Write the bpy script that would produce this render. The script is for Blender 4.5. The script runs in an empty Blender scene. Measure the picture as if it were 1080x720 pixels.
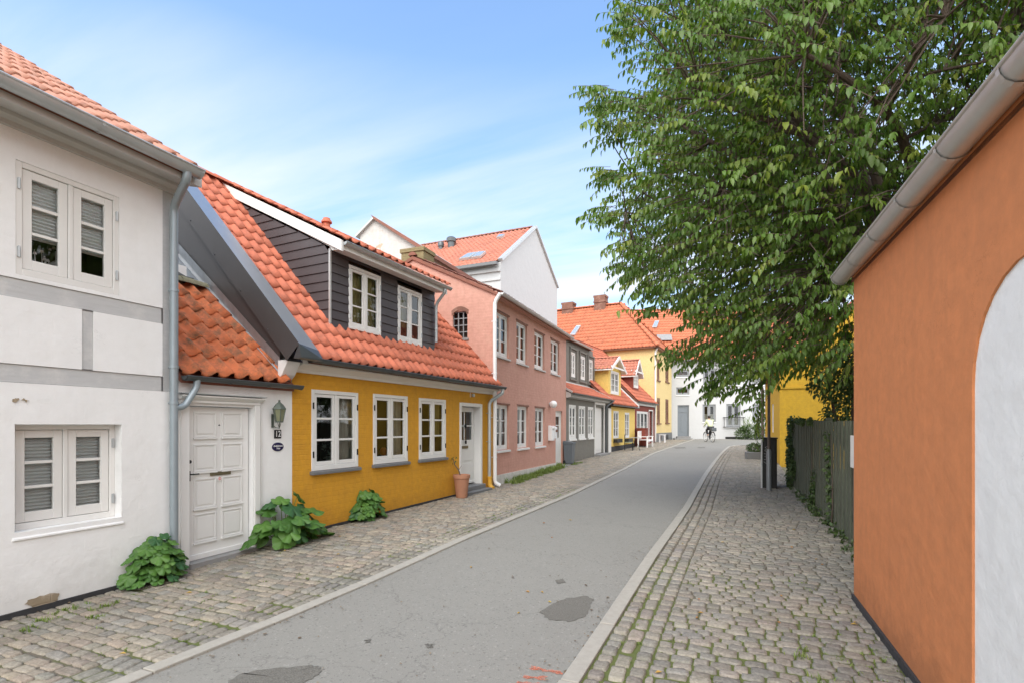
import bpy, math, random
import numpy as np
from mathutils import Vector, Matrix
random.seed(7); RNG = np.random.default_rng(7)
R = math.radians
scene = bpy.context.scene
COL = scene.collection

# ------------------------------------------------------------------ camera
TH = math.atan(228/540.0); SN, CS = math.sin(TH), math.cos(TH); CAMZ = 1.7
cam_d = bpy.data.cameras.new("camera"); cam = bpy.data.objects.new("camera", cam_d); COL.objects.link(cam)
cam.location = (0, 0, CAMZ); cam.rotation_euler = (R(90), 0, TH)
cam_d.lens = 18; cam_d.sensor_width = 36; cam_d.shift_y = 88/1080; cam_d.clip_end = 3000; cam_d.clip_start = .05
scene.camera = cam

def P(px, d):                      # plan position of photo column px at depth d
    u = (px-540)/540.0
    return Vector((d*(u*CS-SN), d*(CS+u*SN)))
def RAY(px, py):
    u = (px-540)/540.0
    return Vector((u*CS-SN, CS+u*SN, (448-py)/540.0))
def W3(px, py, d):
    r = RAY(px, py); return Vector((r.x*d, r.y*d, CAMZ+r.z*d))

GZ = [(-60,0),(-5,0),(3,.0),(4.5,.03),(6.2,.09),(11.6,.14),(18.8,.22),(25,.33),(30.4,.43),(35.5,.55),(42,.63),(60,.7),(500,.9)]
def gz(Y): return float(np.interp(Y, [a for a,b in GZ], [b for a,b in GZ]))
def gnd(px, py, lift=0.0):         # where a photo pixel meets the ground
    d = 10.0
    r = RAY(px, py)
    for _ in range(60):
        z = gz(r.y*d)+lift
        nd = (CAMZ-z)/max(1e-4, -r.z); d = .5*d+.5*min(nd, 200)
    return Vector((r.x*d, r.y*d, z))

# ------------------------------------------------------------------ object helpers
def tag(o, label=None, cat=None, group=None, kind=None):
    if label: o['label'] = label
    if cat: o['category'] = cat
    if group: o['group'] = group
    if kind: o['kind'] = kind
    return o
def empty(name, loc, rz=0, label=None, cat=None, group=None):
    o = bpy.data.objects.new(name, None); COL.objects.link(o)
    o.location = loc; o.rotation_euler = (0, 0, rz); o.empty_display_size = .2
    return tag(o, label, cat, group)

class MB:
    def __init__(s, M=None):
        s.v = []; s.f = []; s.mi = []; s.M = M or Matrix(); s.m = 0; s.uv = None
    def add(s, vs, fs, m=None):
        b = len(s.v); s.v += [tuple(s.M @ Vector(p)) for p in vs]
        s.f += [tuple(b+i for i in f) for f in fs]; s.mi += [s.m if m is None else m]*len(fs)
    def box(s, x0, x1, y0, y1, z0, z1, m=None):
        if x0 > x1: x0, x1 = x1, x0
        if y0 > y1: y0, y1 = y1, y0
        if z0 > z1: z0, z1 = z1, z0
        s.add([(x0,y0,z0),(x1,y0,z0),(x1,y1,z0),(x0,y1,z0),(x0,y0,z1),(x1,y0,z1),(x1,y1,z1),(x0,y1,z1)],
              [(0,3,2,1),(4,5,6,7),(0,1,5,4),(1,2,6,5),(2,3,7,6),(3,0,4,7)], m)
    def quad(s, a, b, c, d, m=None): s.add([a,b,c,d], [(0,1,2,3)], m)
    def prism(s, poly, off, m=None):          # poly: 3d points (planar), off: vector
        n = len(poly); off = Vector(off); p = [Vector(q) for q in poly]
        nrm = Vector((0,0,0))
        for i in range(n): nrm += p[i].cross(p[(i+1) % n])
        fl = nrm.dot(off) > 0
        vs = p+[q+off for q in p]
        fs = [tuple(range(n)), tuple(range(2*n-1, n-1, -1))]+[(i, i+n, (i+1) % n+n, (i+1) % n) for i in range(n)]
        if fl: fs = [tuple(reversed(f)) for f in fs]
        s.add(vs, fs, m)
    def bar(s, a, b, w, h, up=(0,0,1), m=None):   # rectangular bar between two points
        a, b = Vector(a), Vector(b); t = (b-a).normalized(); up = Vector(up)
        sd = t.cross(up)
        if sd.length < 1e-4: sd = t.cross(Vector((1,0,0)))
        sd.normalize(); u2 = sd.cross(t)
        c = [(-w/2,-h/2),(w/2,-h/2),(w/2,h/2),(-w/2,h/2)]
        s.add([a+sd*x+u2*y for x,y in c]+[b+sd*x+u2*y for x,y in c], [(3,2,1,0),(4,5,6,7),(0,1,5,4),(1,2,6,5),(2,3,7,6),(3,0,4,7)], m)
    def tube(s, pts, r, n=10, m=None, cap=True):
        pts = [Vector(p) for p in pts]; rs = r if isinstance(r, (list, tuple)) else [r]*len(pts)
        t0 = (pts[1]-pts[0]).normalized(); ref = Vector((0,0,1)) if abs(t0.z) < .9 else Vector((1,0,0))
        nx = t0.cross(ref).normalized(); vs = []; fs = []
        for i, p in enumerate(pts):
            t = ((pts[min(i+1, len(pts)-1)]-pts[max(i-1, 0)])).normalized()
            nx = (nx-t*nx.dot(t)).normalized(); ny = t.cross(nx)
            for k in range(n):
                a = 2*math.pi*k/n; vs.append(p+nx*(math.cos(a)*rs[i])+ny*(math.sin(a)*rs[i]))
        for i in range(len(pts)-1):
            for k in range(n):
                fs.append((i*n+k, i*n+(k+1) % n, (i+1)*n+(k+1) % n, (i+1)*n+k))
        if cap: fs += [tuple(reversed(range(n))), tuple(range((len(pts)-1)*n, len(pts)*n))]
        s.add(vs, fs, m)
    def lathe(s, c, prof, n=16, m=None, sx=1, sy=1):     # prof: list of (r, z)
        c = Vector(c); vs = []; fs = []
        for r, z in prof:
            for k in range(n):
                a = 2*math.pi*k/n; vs.append(c+Vector((math.cos(a)*r*sx, math.sin(a)*r*sy, z)))
        for i in range(len(prof)-1):
            for k in range(n): fs.append((i*n+k, i*n+(k+1) % n, (i+1)*n+(k+1) % n, (i+1)*n+k))
        fs += [tuple(reversed(range(n))), tuple(range((len(prof)-1)*n, len(prof)*n))]
        s.add(vs, fs, m)
    def build(s, name, mats, parent=None, smooth=False, bevel=0, seg=1, label=None):
        me = bpy.data.meshes.new(name); me.from_pydata(s.v, [], s.f)
        if not isinstance(mats, (list, tuple)): mats = [mats]
        for mt in mats: me.materials.append(mt)
        me.polygons.foreach_set('material_index', s.mi)
        if smooth:
            me.polygons.foreach_set('use_smooth', [True]*len(s.f))
            try: me.set_sharp_from_angle(angle=R(40))
            except Exception: pass
        me.update()
        o = bpy.data.objects.new(name, me); COL.objects.link(o)
        if parent: o.parent = parent
        if bevel:
            b = o.modifiers.new('bevel', 'BEVEL'); b.width = bevel; b.segments = seg; b.limit_method = 'ANGLE'; b.angle_limit = R(40)
        if label: o['label'] = label
        return o

def np_mesh(name, V, F4, mats, parent=None, col=None, smooth=False, mi=None, uv=None):
    me = bpy.data.meshes.new(name); n = len(F4); k = F4.shape[1]
    me.vertices.add(len(V)); me.vertices.foreach_set('co', np.asarray(V, dtype=np.float32).ravel())
    me.loops.add(n*k); me.loops.foreach_set('vertex_index', np.asarray(F4, dtype=np.int32).ravel())
    me.polygons.add(n); me.polygons.foreach_set('loop_start', np.arange(0, n*k, k, dtype=np.int32))
    me.polygons.foreach_set('loop_total', np.full(n, k, dtype=np.int32))
    if smooth: me.polygons.foreach_set('use_smooth', np.ones(n, dtype=bool))
    for mt in (mats if isinstance(mats, (list, tuple)) else [mats]): me.materials.append(mt)
    if mi is not None: me.polygons.foreach_set('material_index', np.asarray(mi, dtype=np.int32))
    if col is not None:
        a = me.color_attributes.new('Col', 'FLOAT_COLOR', 'POINT')
        c4 = np.ones((len(V), 4), dtype=np.float32); c4[:, :3] = col; a.data.foreach_set('color', c4.ravel())
    me.update(calc_edges=True); me.validate()
    o = bpy.data.objects.new(name, me); COL.objects.link(o)
    if parent: o.parent = parent
    return o

# ------------------------------------------------------------------ materials
def nt(name):
    m = bpy.data.materials.new(name); m.use_nodes = True; t = m.node_tree
    b = t.nodes['Principled BSDF']; return m, t, b
def N(t, typ, **kw):
    n = t.nodes.new(typ)
    for k, v in kw.items():
        if k in n.inputs.keys(): n.inputs[k].default_value = v
        else: setattr(n, k, v)
    return n
def mixc(t, fac, a, b, mode='MIX'):
    n = t.nodes.new('ShaderNodeMix'); n.data_type = 'RGBA'; n.blend_type = mode
    for i, v in ((0, fac), (6, a), (7, b)):
        if hasattr(v, 'node'): t.links.new(v, n.inputs[i])
        elif i == 0: n.inputs[i].default_value = v
        else: n.inputs[i].default_value = (*v, 1) if len(v) == 3 else v
    return n.outputs[2]
def ramp(t, fac, stops):
    n = t.nodes.new('ShaderNodeValToRGB'); e = n.color_ramp.elements
    while len(e) < len(stops): e.new(.5)
    for i, (p, c) in enumerate(stops):
        e[i].position = p; e[i].color = (*c, 1) if not isinstance(c, float) else (c, c, c, 1)
    t.links.new(fac, n.inputs[0]); return n.outputs[0]
def noise(t, scale, detail=4, rough=.55, vec=None, dist=0.0):
    n = N(t, 'ShaderNodeTexNoise', Scale=scale, Detail=detail, Roughness=rough, Distortion=dist)
    if vec is None:
        tc = t.nodes.new('ShaderNodeTexCoord'); vec = tc.outputs['Object']
    t.links.new(vec, n.inputs['Vector']); return n.outputs['Fac']
def bump(t, b, h, strength=.3, dist=.01, prev=None):
    n = N(t, 'ShaderNodeBump', Strength=strength, Distance=dist); t.links.new(h, n.inputs['Height'])
    if prev: t.links.new(prev, n.inputs['Normal'])
    t.links.new(n.outputs[0], b.inputs['Normal']); return n.outputs[0]
def sc(c, k): return tuple(min(1, x*k) for x in c)

def m_simple(name, c, rough=.6, metal=0, var=.12, nscale=8, bs=.0, bd=.003, spec=.5):
    m, t, b = nt(name)
    f = noise(t, nscale, 5)
    t.links.new(mixc(t, f, sc(c, 1-var), sc(c, 1+var)), b.inputs['Base Color'])
    b.inputs['Roughness'].default_value = rough; b.inputs['Metallic'].default_value = metal
    b.inputs['Specular IOR Level'].default_value = spec
    if bs: bump(t, b, noise(t, nscale*5, 6), bs, bd)
    return m

def m_wall(name, c, stain=(.45,.42,.36), samt=.25, brick=.35, brow=.075, bw=.26, chips=None, under=None, var=.06, mottle=.0, mcol=None, splash=.35, grime=.5):
    """painted / limewashed masonry, brick courses showing faintly through the paint"""
    m, t, b = nt(name)
    tc = t.nodes.new('ShaderNodeTexCoord'); O = tc.outputs['Object']
    sx = t.nodes.new('ShaderNodeSeparateXYZ'); t.links.new(O, sx.inputs[0])
    add = N(t, 'ShaderNodeMath', operation='ADD'); t.links.new(sx.outputs[0], add.inputs[0]); t.links.new(sx.outputs[1], add.inputs[1])
    cb = t.nodes.new('ShaderNodeCombineXYZ'); t.links.new(add.outputs[0], cb.inputs[0]); t.links.new(sx.outputs[2], cb.inputs[1])
    wv = t.nodes.new('ShaderNodeVectorMath'); wv.operation = 'ADD'
    nz = N(t, 'ShaderNodeTexNoise', Scale=3.0, Detail=3); t.links.new(O, nz.inputs['Vector'])
    sc_ = t.nodes.new('ShaderNodeVectorMath'); sc_.operation = 'SCALE'; sc_.inputs['Scale'].default_value = .03
    t.links.new(nz.outputs['Color'], sc_.inputs[0]); t.links.new(cb.outputs[0], wv.inputs[0]); t.links.new(sc_.outputs[0], wv.inputs[1])
    br = N(t, 'ShaderNodeTexBrick', Scale=1.0); br.inputs['Brick Width'].default_value = bw; br.inputs['Row Height'].default_value = brow
    br.inputs['Mortar Size'].default_value = .007; br.inputs['Mortar Smooth'].default_value = .9; br.offset = .5
    br.inputs['Color1'].default_value = (1,1,1,1); br.inputs['Color2'].default_value = (.75,.75,.75,1); br.inputs['Mortar'].default_value = (0,0,0,1)
    t.links.new(wv.outputs[0], br.inputs['Vector'])
    n1 = noise(t, 1.1, 6, .62, O); n2 = noise(t, 9, 6, .65, O)
    col = mixc(t, n1, sc(c, 1-var*1.6), sc(c, 1+var))
    col = mixc(t, ramp(t, n2, [(.35, 0.0), (.8, 1.0)]), col, mixc(t, grime*.8, sc(c, 1-.1*grime*2), stain))
    # vertical run-off streaks
    mp = t.nodes.new('ShaderNodeMapping'); mp.inputs['Scale'].default_value = (5, 5, .5); t.links.new(O, mp.inputs[0])
    ns = noise(t, 1.6, 5, .6, mp.outputs[0])
    ms = N(t, 'ShaderNodeMath', operation='MULTIPLY'); t.links.new(ramp(t, ns, [(.5, 0.0), (.85, 1.0)]), ms.inputs[0]); ms.inputs[1].default_value = samt
    col = mixc(t, ms.outputs[0], col, stain)
    if mottle:
        n5 = noise(t, 2.2, 7, .7, O)
        mm = N(t, 'ShaderNodeMath', operation='MULTIPLY'); t.links.new(ramp(t, n5, [(.52, 0.0), (.62, 1.0)]), mm.inputs[0]); mm.inputs[1].default_value = mottle
        col = mixc(t, mm.outputs[0], col, mcol)
    if chips:
        n3 = noise(t, 1.7, 8, .7, O, .4)
        col = mixc(t, ramp(t, n3, [(chips, 0.0), (chips+.012, 1.0)]), col, under)
    # splashed dirt in a ragged band at the foot, and a few hairline cracks
    nd = noise(t, 4, 6, .7, O); hz = N(t, 'ShaderNodeMath', operation='MULTIPLY_ADD'); t.links.new(nd, hz.inputs[0]); hz.inputs[1].default_value = .9; t.links.new(sx.outputs[2], hz.inputs[2])
    col = mixc(t, ramp(t, hz.outputs[0], [(.55, splash), (.85, 0.0)]), col, sc(stain, .75))
    vc = N(t, 'ShaderNodeTexVoronoi', Scale=.8); vc.feature = 'DISTANCE_TO_EDGE'; wc = t.nodes.new('ShaderNodeVectorMath'); wc.operation = 'ADD'; nk_ = N(t, 'ShaderNodeTexNoise', Scale=3.5, Detail=6, Roughness=.7)
    t.links.new(O, nk_.inputs['Vector']); t.links.new(O, wc.inputs[0]); t.links.new(nk_.outputs['Color'], wc.inputs[1]); t.links.new(wc.outputs[0], vc.inputs['Vector'])
    cm = N(t, 'ShaderNodeMath', operation='MULTIPLY'); t.links.new(ramp(t, vc.outputs['Distance'], [(.0, .55), (.0035, 0.0)]), cm.inputs[0]); t.links.new(ramp(t, n1, [(.5, 0.0), (.6, 1.0)]), cm.inputs[1])
    col = mixc(t, cm.outputs[0], col, sc(c, .45))
    t.links.new(col, b.inputs['Base Color']); b.inputs['Roughness'].default_value = .85; b.inputs['Specular IOR Level'].default_value = .25
    p = bump(t, b, br.outputs['Color'], brick, .006)
    p = bump(t, b, noise(t, 2.6, 5, .6, O), .55, .03, p)
    p = bump(t, b, n2, .35, .006, p)
    bump(t, b, noise(t, 70, 4, .6, O), .2, .002, p)
    return m

def m_tile(name, c, c2, moss=.25, mosscol=(.12,.11,.06), rough=.75):
    m, t, b = nt(name)
    at = t.nodes.new('ShaderNodeAttribute'); at.attribute_name = 'Col'
    sp = t.nodes.new('ShaderNodeSeparateColor'); t.links.new(at.outputs['Color'], sp.inputs[0])
    col = mixc(t, sp.outputs[0], c, c2); col = mixc(t, ramp(t, sp.outputs[1], [(.80, 0.0), (1.0, .75)]), col, sc(c2, .55))
    n1 = noise(t, 14, 6, .65); col = mixc(t, ramp(t, n1, [(.3, 0.0), (.75, 1.0)]), col, sc(c, 1.12))
    n2 = noise(t, 5, 8, .75)
    mm = N(t, 'ShaderNodeMath', operation='MULTIPLY'); t.links.new(ramp(t, n2, [(.48, 0.0), (.66, 1.0)]), mm.inputs[0]); mm.inputs[1].default_value = moss
    col = mixc(t, mm.outputs[0], col, mosscol)
    t.links.new(col, b.inputs['Base Color']); b.inputs['Roughness'].default_value = rough; b.inputs['Specular IOR Level'].default_value = .3
    bump(t, b, noise(t, 60, 5), .3, .004)
    return m

def m_glass():
    m, t, b = nt('window_glass')
    t.nodes.remove(b); out = t.nodes['Material Output']
    fr = N(t, 'ShaderNodeFresnel', IOR=1.5)
    gl = N(t, 'ShaderNodeBsdfGlossy', Roughness=.02); gl.inputs['Color'].default_value = (.95,.98,1,1)
    tr = t.nodes.new('ShaderNodeBsdfTransparent'); tr.inputs[0].default_value = (.9,.93,.92,1)
    ad = N(t, 'ShaderNodeMath', operation='MULTIPLY_ADD'); t.links.new(fr.outputs[0], ad.inputs[0]); ad.inputs[1].default_value = .8; ad.inputs[2].default_value = .02
    mx = t.nodes.new('ShaderNodeMixShader'); t.links.new(ad.outputs[0], mx.inputs[0]); t.links.new(tr.outputs[0], mx.inputs[1]); t.links.new(gl.outputs[0], mx.inputs[2])
    nz = noise(t, 1.8, 2); bp = N(t, 'ShaderNodeBump', Strength=.12, Distance=.02); t.links.new(nz, bp.inputs['Height']); t.links.new(bp.outputs[0], gl.inputs['Normal'])
    t.links.new(mx.outputs[0], out.inputs[0]); return m

MT = {}
MT['white_wall'] = m_wall('limewash_white', (.83,.83,.82), (.58,.56,.52), .10, grime=.14, splash=.3, brick=.10, bw=.5, brow=.16, chips=.735, under=(.42,.35,.26), var=.03)
MT['white_render'] = m_wall('white_render', (.82,.82,.81), (.55,.53,.49), .12, grime=.12, splash=.25, brick=.1, var=.03)
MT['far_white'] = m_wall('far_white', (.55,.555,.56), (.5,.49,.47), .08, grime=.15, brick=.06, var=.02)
MT['yellow'] = m_wall('ochre_limewash', (.66,.33,.032), (.42,.2,.04), .3, brick=.55, var=.07)
MT['yellow_pale'] = m_wall('pale_yellow_render', (.78,.60,.28), (.5,.36,.2), .25, brick=.1, var=.05)
MT['yellow_lemon'] = m_wall('lemon_yellow_render', (.80,.58,.17), (.5,.36,.12), .25, brick=.3, var=.05)
MT['yellow_right'] = m_wall('mustard_render', (.66,.40,.04), (.4,.24,.05), .3, brick=.3, var=.06)
MT['pink'] = m_wall('pink_limewash', (.63,.345,.275), (.42,.22,.16), .35, brick=.5, var=.08, mottle=.35, mcol=(.60,.36,.28))
MT['orange'] = m_wall('terracotta_render', (.65,.245,.10), (.40,.17,.08), .35, splash=.5, brick=.0, brow=.2, bw=.6, var=.05, mottle=.12, mcol=(.50,.21,.10))
MT['grey_wall'] = m_wall('dark_grey_paint', (.21,.20,.175), (.1,.1,.09), .3, brick=.4, var=.08)
MT['red_wall'] = m_wall('oxblood_paint', (.24,.06,.045), (.1,.04,.03), .3, brick=.3, var=.08)
MT['plinth'] = m_simple('tarred_plinth', (.035,.035,.038), .8, bs=.6, bd=.01, var=.3)
MT['plinth_white'] = m_wall('white_plinth', (.72,.70,.66), (.4,.37,.3), .4, brick=.4, var=.06)
MT['timber_grey'] = None
MT['tile_new'] = m_tile('clay_tile_bright', (.50,.15,.085), (.36,.11,.065), .38, (.27,.12,.085))
MT['tile_pale'] = m_tile('clay_tile_pale', (.46,.22,.15), (.34,.16,.115), .5, (.29,.20,.15))
MT['tile_old'] = m_tile('clay_tile_old', (.56,.16,.06), (.36,.12,.06), .9, (.13,.09,.05))
MT['tile_dark'] = m_tile('clay_tile_brown', (.25,.10,.07), (.18,.08,.06), .4, (.08,.07,.05))
MT['tile_far'] = m_tile('clay_tile_far', (.50,.16,.08), (.37,.115,.06), .32, (.27,.12,.08))
MT['tile_worn'] = m_tile('clay_tile_worn', (.46,.17,.11), (.36,.14,.1), .3, (.22,.12,.09))
MT['paint_white'] = m_simple('white_gloss_paint', (.74,.735,.715), .35, var=.04, nscale=5, bs=.12, bd=.002)
MT['paint_cream'] = m_simple('cream_paint', (.73,.72,.69), .45, var=.05, nscale=5, bs=.15, bd=.002)
MT['paint_greige'] = m_simple('greige_paint', (.50,.49,.47), .5, var=.06, nscale=4, bs=.15, bd=.002)
MT['zinc'] = m_simple('zinc', (.50,.53,.54), .45, .6, var=.15, nscale=6, bs=.1, bd=.002)
MT['zinc_light'] = m_simple('zinc_light', (.58,.58,.57), .42, .55, var=.12, nscale=7, bs=.1, bd=.002)
MT['zinc_dark'] = m_simple('zinc_dark', (.10,.11,.115), .35, .5, var=.2, nscale=4, bs=.06, bd=.002)
MT['pipe_blue'] = m_simple('blue_grey_pipe', (.29,.34,.37), .4, .3, var=.12, nscale=6, bs=.1, bd=.002)
MT['coping_top'] = m_simple('coping_metal', (.36,.39,.42), .3, .6, var=.12, nscale=2, bs=.05, bd=.003)
MT['coping_side'] = m_simple('coping_side', (.075,.072,.072), .4, .2, var=.15, nscale=3, bs=.05)
MT['lead'] = m_simple('lead_flashing', (.36,.38,.40), .55, .3, var=.3, nscale=9, bs=.5, bd=.01)
MT['board_dark'] = m_simple('dark_weatherboard', (.062,.052,.055), .5, var=.2, nscale=5, bs=.2, bd=.002)
MT['sill_dark'] = m_simple('slate_sill', (.16,.165,.17), .5, var=.2, nscale=10, bs=.2)
MT['black'] = m_simple('black_iron', (.02,.02,.02), .45, .3, var=.2)
MT['black_matt'] = m_simple('black_box', (.022,.021,.019), .6, var=.35, nscale=5, bs=.1)
MT['brass'] = m_simple('dull_brass', (.22,.19,.12), .4, .8)
MT['stone_step'] = m_simple('grey_step', (.26,.255,.25), .8, var=.2, nscale=12, bs=.4, bd=.006)
MT['granite'] = m_simple('granite_kerb', (.34,.32,.28), .8, var=.18, nscale=18, bs=.5, bd=.004)
MT['terracotta'] = m_simple('terracotta_pot', (.42,.205,.125), .8, var=.18, nscale=7, bs=.2)
MT['blind'] = m_simple('pleated_blind', (.66,.69,.70), .8, var=.08)
MT['curtain'] = m_simple('curtain_cloth', (.42,.40,.34), .9, var=.2, nscale=6)
MT['curtain_olive'] = m_simple('olive_curtain', (.34,.29,.12), .9, var=.25, nscale=4)
MT['dark_room'] = m_simple('dim_room', (.055,.045,.035), .9, var=.6, nscale=2.5)
MT['brick_brown'] = m_wall('brown_brick', (.26,.13,.095), (.12,.08,.06), .3, brick=.8, var=.25, mottle=.5, mcol=(.36,.22,.17))
MT['brick_mossy'] = m_wall('mossy_brick', (.30,.24,.13), (.16,.15,.07), .5, brick=.9, var=.25, mottle=.5, mcol=(.17,.15,.08))
MT['brown_wood'] = m_simple('brown_wood', (.20,.09,.045), .6, var=.2)
MT['grey_door'] = m_simple('grey_door_paint', (.20,.225,.25), .5, var=.1)
MT['window_grey'] = m_simple('grey_window_paint', (.27,.28,.29), .5, var=.1)
MT['bin_blue'] = m_simple('grey_bin_plastic', (.12,.135,.15), .5, var=.12)
MT['yellow_boot'] = m_simple('yellow_boot_paint', (.66,.36,.04), .5)
MT['post_grey'] = m_simple('galvanised_post', (.27,.285,.30), .45, .4, var=.15, nscale=9)
MT['post_brown'] = m_simple('brown_post', (.13,.10,.085), .7, var=.25, nscale=9)
MT['navy'] = m_simple('navy_enamel', (.025,.02,.07), .25)
MT['enamel_white'] = m_simple('white_enamel', (.85,.85,.85), .3, var=.02)
MT['bark'] = m_simple('grey_brown_bark', (.13,.095,.075), .9, var=.35, nscale=12, bs=.9, bd=.02)
MT['green_stem'] = m_simple('green_stem', (.16,.24,.06), .6)
MT['glass'] = m_glass()
MT['skylight'] = m_simple('skylight_glass', (.55,.60,.64), .08, .6, var=.1)
MT['orange_cloth'] = m_simple('orange_lamp_cloth', (.55,.20,.05), .8)

def m_timber():
    m, t, b = nt('weathered_grey_timber')
    tc = t.nodes.new('ShaderNodeTexCoord'); mp = t.nodes.new('ShaderNodeMapping'); mp.inputs['Scale'].default_value = (2.5, 2.5, 22)
    t.links.new(tc.outputs['Object'], mp.inputs[0])
    n = noise(t, 1.5, 8, .7, mp.outputs[0]); n2 = noise(t, 3.5, 7, .7)
    col = mixc(t, n, (.42,.425,.425), (.56,.56,.555)); col = mixc(t, ramp(t, n2, [(.5, 0.0), (.75, 1.0)]), col, (.62,.61,.59))
    n3 = noise(t, 2.3, 9, .75, mp.outputs[0]); col = mixc(t, ramp(t, n3, [(.66, 0.0), (.69, 1.0)]), col, (.13,.11,.1))
    t.links.new(col, b.inputs['Base Color']); b.inputs['Roughness'].default_value = .8
    bump(t, b, n, .5, .01); return m
MT['timber_grey'] = m_timber()

def m_leaf(name, c1, c2, c3, trans=.25, rough=.45):
    m, t, b = nt(name)
    at = t.nodes.new('ShaderNodeAttribute'); at.attribute_name = 'Col'
    sp = t.nodes.new('ShaderNodeSeparateColor'); t.links.new(at.outputs['Color'], sp.inputs[0])
    col = mixc(t, sp.outputs[0], c1, c2); col = mixc(t, sp.outputs[1], col, c3)
    t.links.new(col, b.inputs['Base Color']); b.inputs['Roughness'].default_value = rough
    b.inputs['Specular IOR Level'].default_value = .45
    out = t.nodes['Material Output']; tl = t.nodes.new('ShaderNodeBsdfTranslucent')
    t.links.new(mixc(t, 1.0, col, (1.25,1.5,.5), 'MULTIPLY'), tl.inputs[0])
    mx = t.nodes.new('ShaderNodeMixShader'); mx.inputs[0].default_value = trans
    t.links.new(b.outputs[0], mx.inputs[1]); t.links.new(tl.outputs[0], mx.inputs[2]); t.links.new(mx.outputs[0], out.inputs[0])
    return m
MT['leaf'] = m_leaf('tree_leaf', (.060,.132,.014), (.120,.210,.036), (.27,.31,.05), .34, .45)
MT['holly'] = m_leaf('broad_leaf', (.055,.14,.022), (.12,.25,.045), (.04,.12,.04), .2, .5)
MT['ivy'] = m_leaf('ivy_leaf', (.05,.095,.025), (.095,.15,.045), (.1,.12,.05), .1, .5)
MT['grass'] = m_leaf('grass_blade', (.10,.17,.03), (.19,.27,.06), (.3,.3,.1), .2, .6)
MT['autumn'] = m_leaf('fallen_leaf', (.45,.30,.06), (.38,.12,.04), (.5,.4,.1), .1, .6)

# ------------------------------------------------------------------ frames
class Fr:
    """house frame: x along the facade, y into the house, z up"""
    def __init__(s, A, B):
        s.A = Vector(A); s.B = Vector(B); s.e = (s.B-s.A).normalized(); s.n = Vector((-s.e.y, s.e.x)); s.L = (s.B-s.A).length
        s.rz = math.atan2(s.e.y, s.e.x)
    def hit(s, px, py, y=0.0):
        r = RAY(px, py); o = s.A+s.n*y; k = o.dot(s.n)/Vector((r.x, r.y)).dot(s.n)
        p = Vector((r.x*k, r.y*k)); return (p-s.A).dot(s.e), CAMZ+r.z*k
    def hitx(s, px, py, x):
        r = RAY(px, py); o = s.A+s.e*x; k = o.dot(s.e)/Vector((r.x, r.y)).dot(s.e)
        p = Vector((r.x*k, r.y*k)); return (p-s.A).dot(s.n), CAMZ+r.z*k
    def w(s, x, y=0): return s.A+s.e*x+s.n*y
    def gz(s, x, y=0): return gz(s.w(x, y).y)
    def rect(s, tl, tr, bl, br, y=0):
        a, b, c, d = [s.hit(*q, y) for q in (tl, tr, bl, br)]
        return (a[0]+c[0])/2, (b[0]+d[0])/2, (c[1]+d[1])/2, (a[1]+b[1])/2
    def empty(s, name, label, cat, z=0.0): return empty(name, (s.A.x, s.A.y, 0), s.rz, label, cat)

def wall(mb, x0, x1, zb, zt, holes=(), rev=.16, m=0, mrev=None, zbr=None, ztr=None):
    """front wall face on y=0 with real openings; the top and the bottom may slope"""
    zbr = zb if zbr is None else zbr; ztr = zt if ztr is None else ztr
    fb = lambda x: zb+(zbr-zb)*(x-x0)/(x1-x0); ft = lambda x: zt+(ztr-zt)*(x-x0)/(x1-x0)
    xs = sorted({x0, x1, *[h[0] for h in holes], *[h[1] for h in holes]})
    zs = sorted({*[h[2] for h in holes], *[h[3] for h in holes]}); zs = [None]+zs+[None]
    for i in range(len(xs)-1):
        a, b = xs[i], xs[i+1]; c = (a+b)/2
        for j in range(len(zs)-1):
            if zs[j] is not None and zs[j+1] is not None:
                k = (zs[j]+zs[j+1])/2
                if any(h[0] < c < h[1] and h[2] < k < h[3] for h in holes): continue
            lo = (lambda x: fb(x)) if zs[j] is None else (lambda x, q=zs[j]: q)
            hi = (lambda x: ft(x)) if zs[j+1] is None else (lambda x, q=zs[j+1]: q)
            if any(h[0] < c < h[1] and zs[j] is None and h[2] <= fb(c)+.001 and h[3] > (hi(c)+fb(c))/2 for h in holes): continue
            mb.quad((a,0,lo(a)), (b,0,lo(b)), (b,0,hi(b)), (a,0,hi(a)), m)
    mr = m if mrev is None else mrev
    for h in holes:
        a, b, c, d = h[:4]; r = h[4] if len(h) > 4 else rev
        mb.quad((a,0,c),(a,0,d),(a,r,d),(a,r,c), mr); mb.quad((b,0,d),(b,0,c),(b,r,c),(b,r,d), mr)
        mb.quad((a,0,d),(b,0,d),(b,r,d),(a,r,d), mr); mb.quad((b,0,c),(a,0,c),(a,r,c),(b,r,c), mr)

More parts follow.
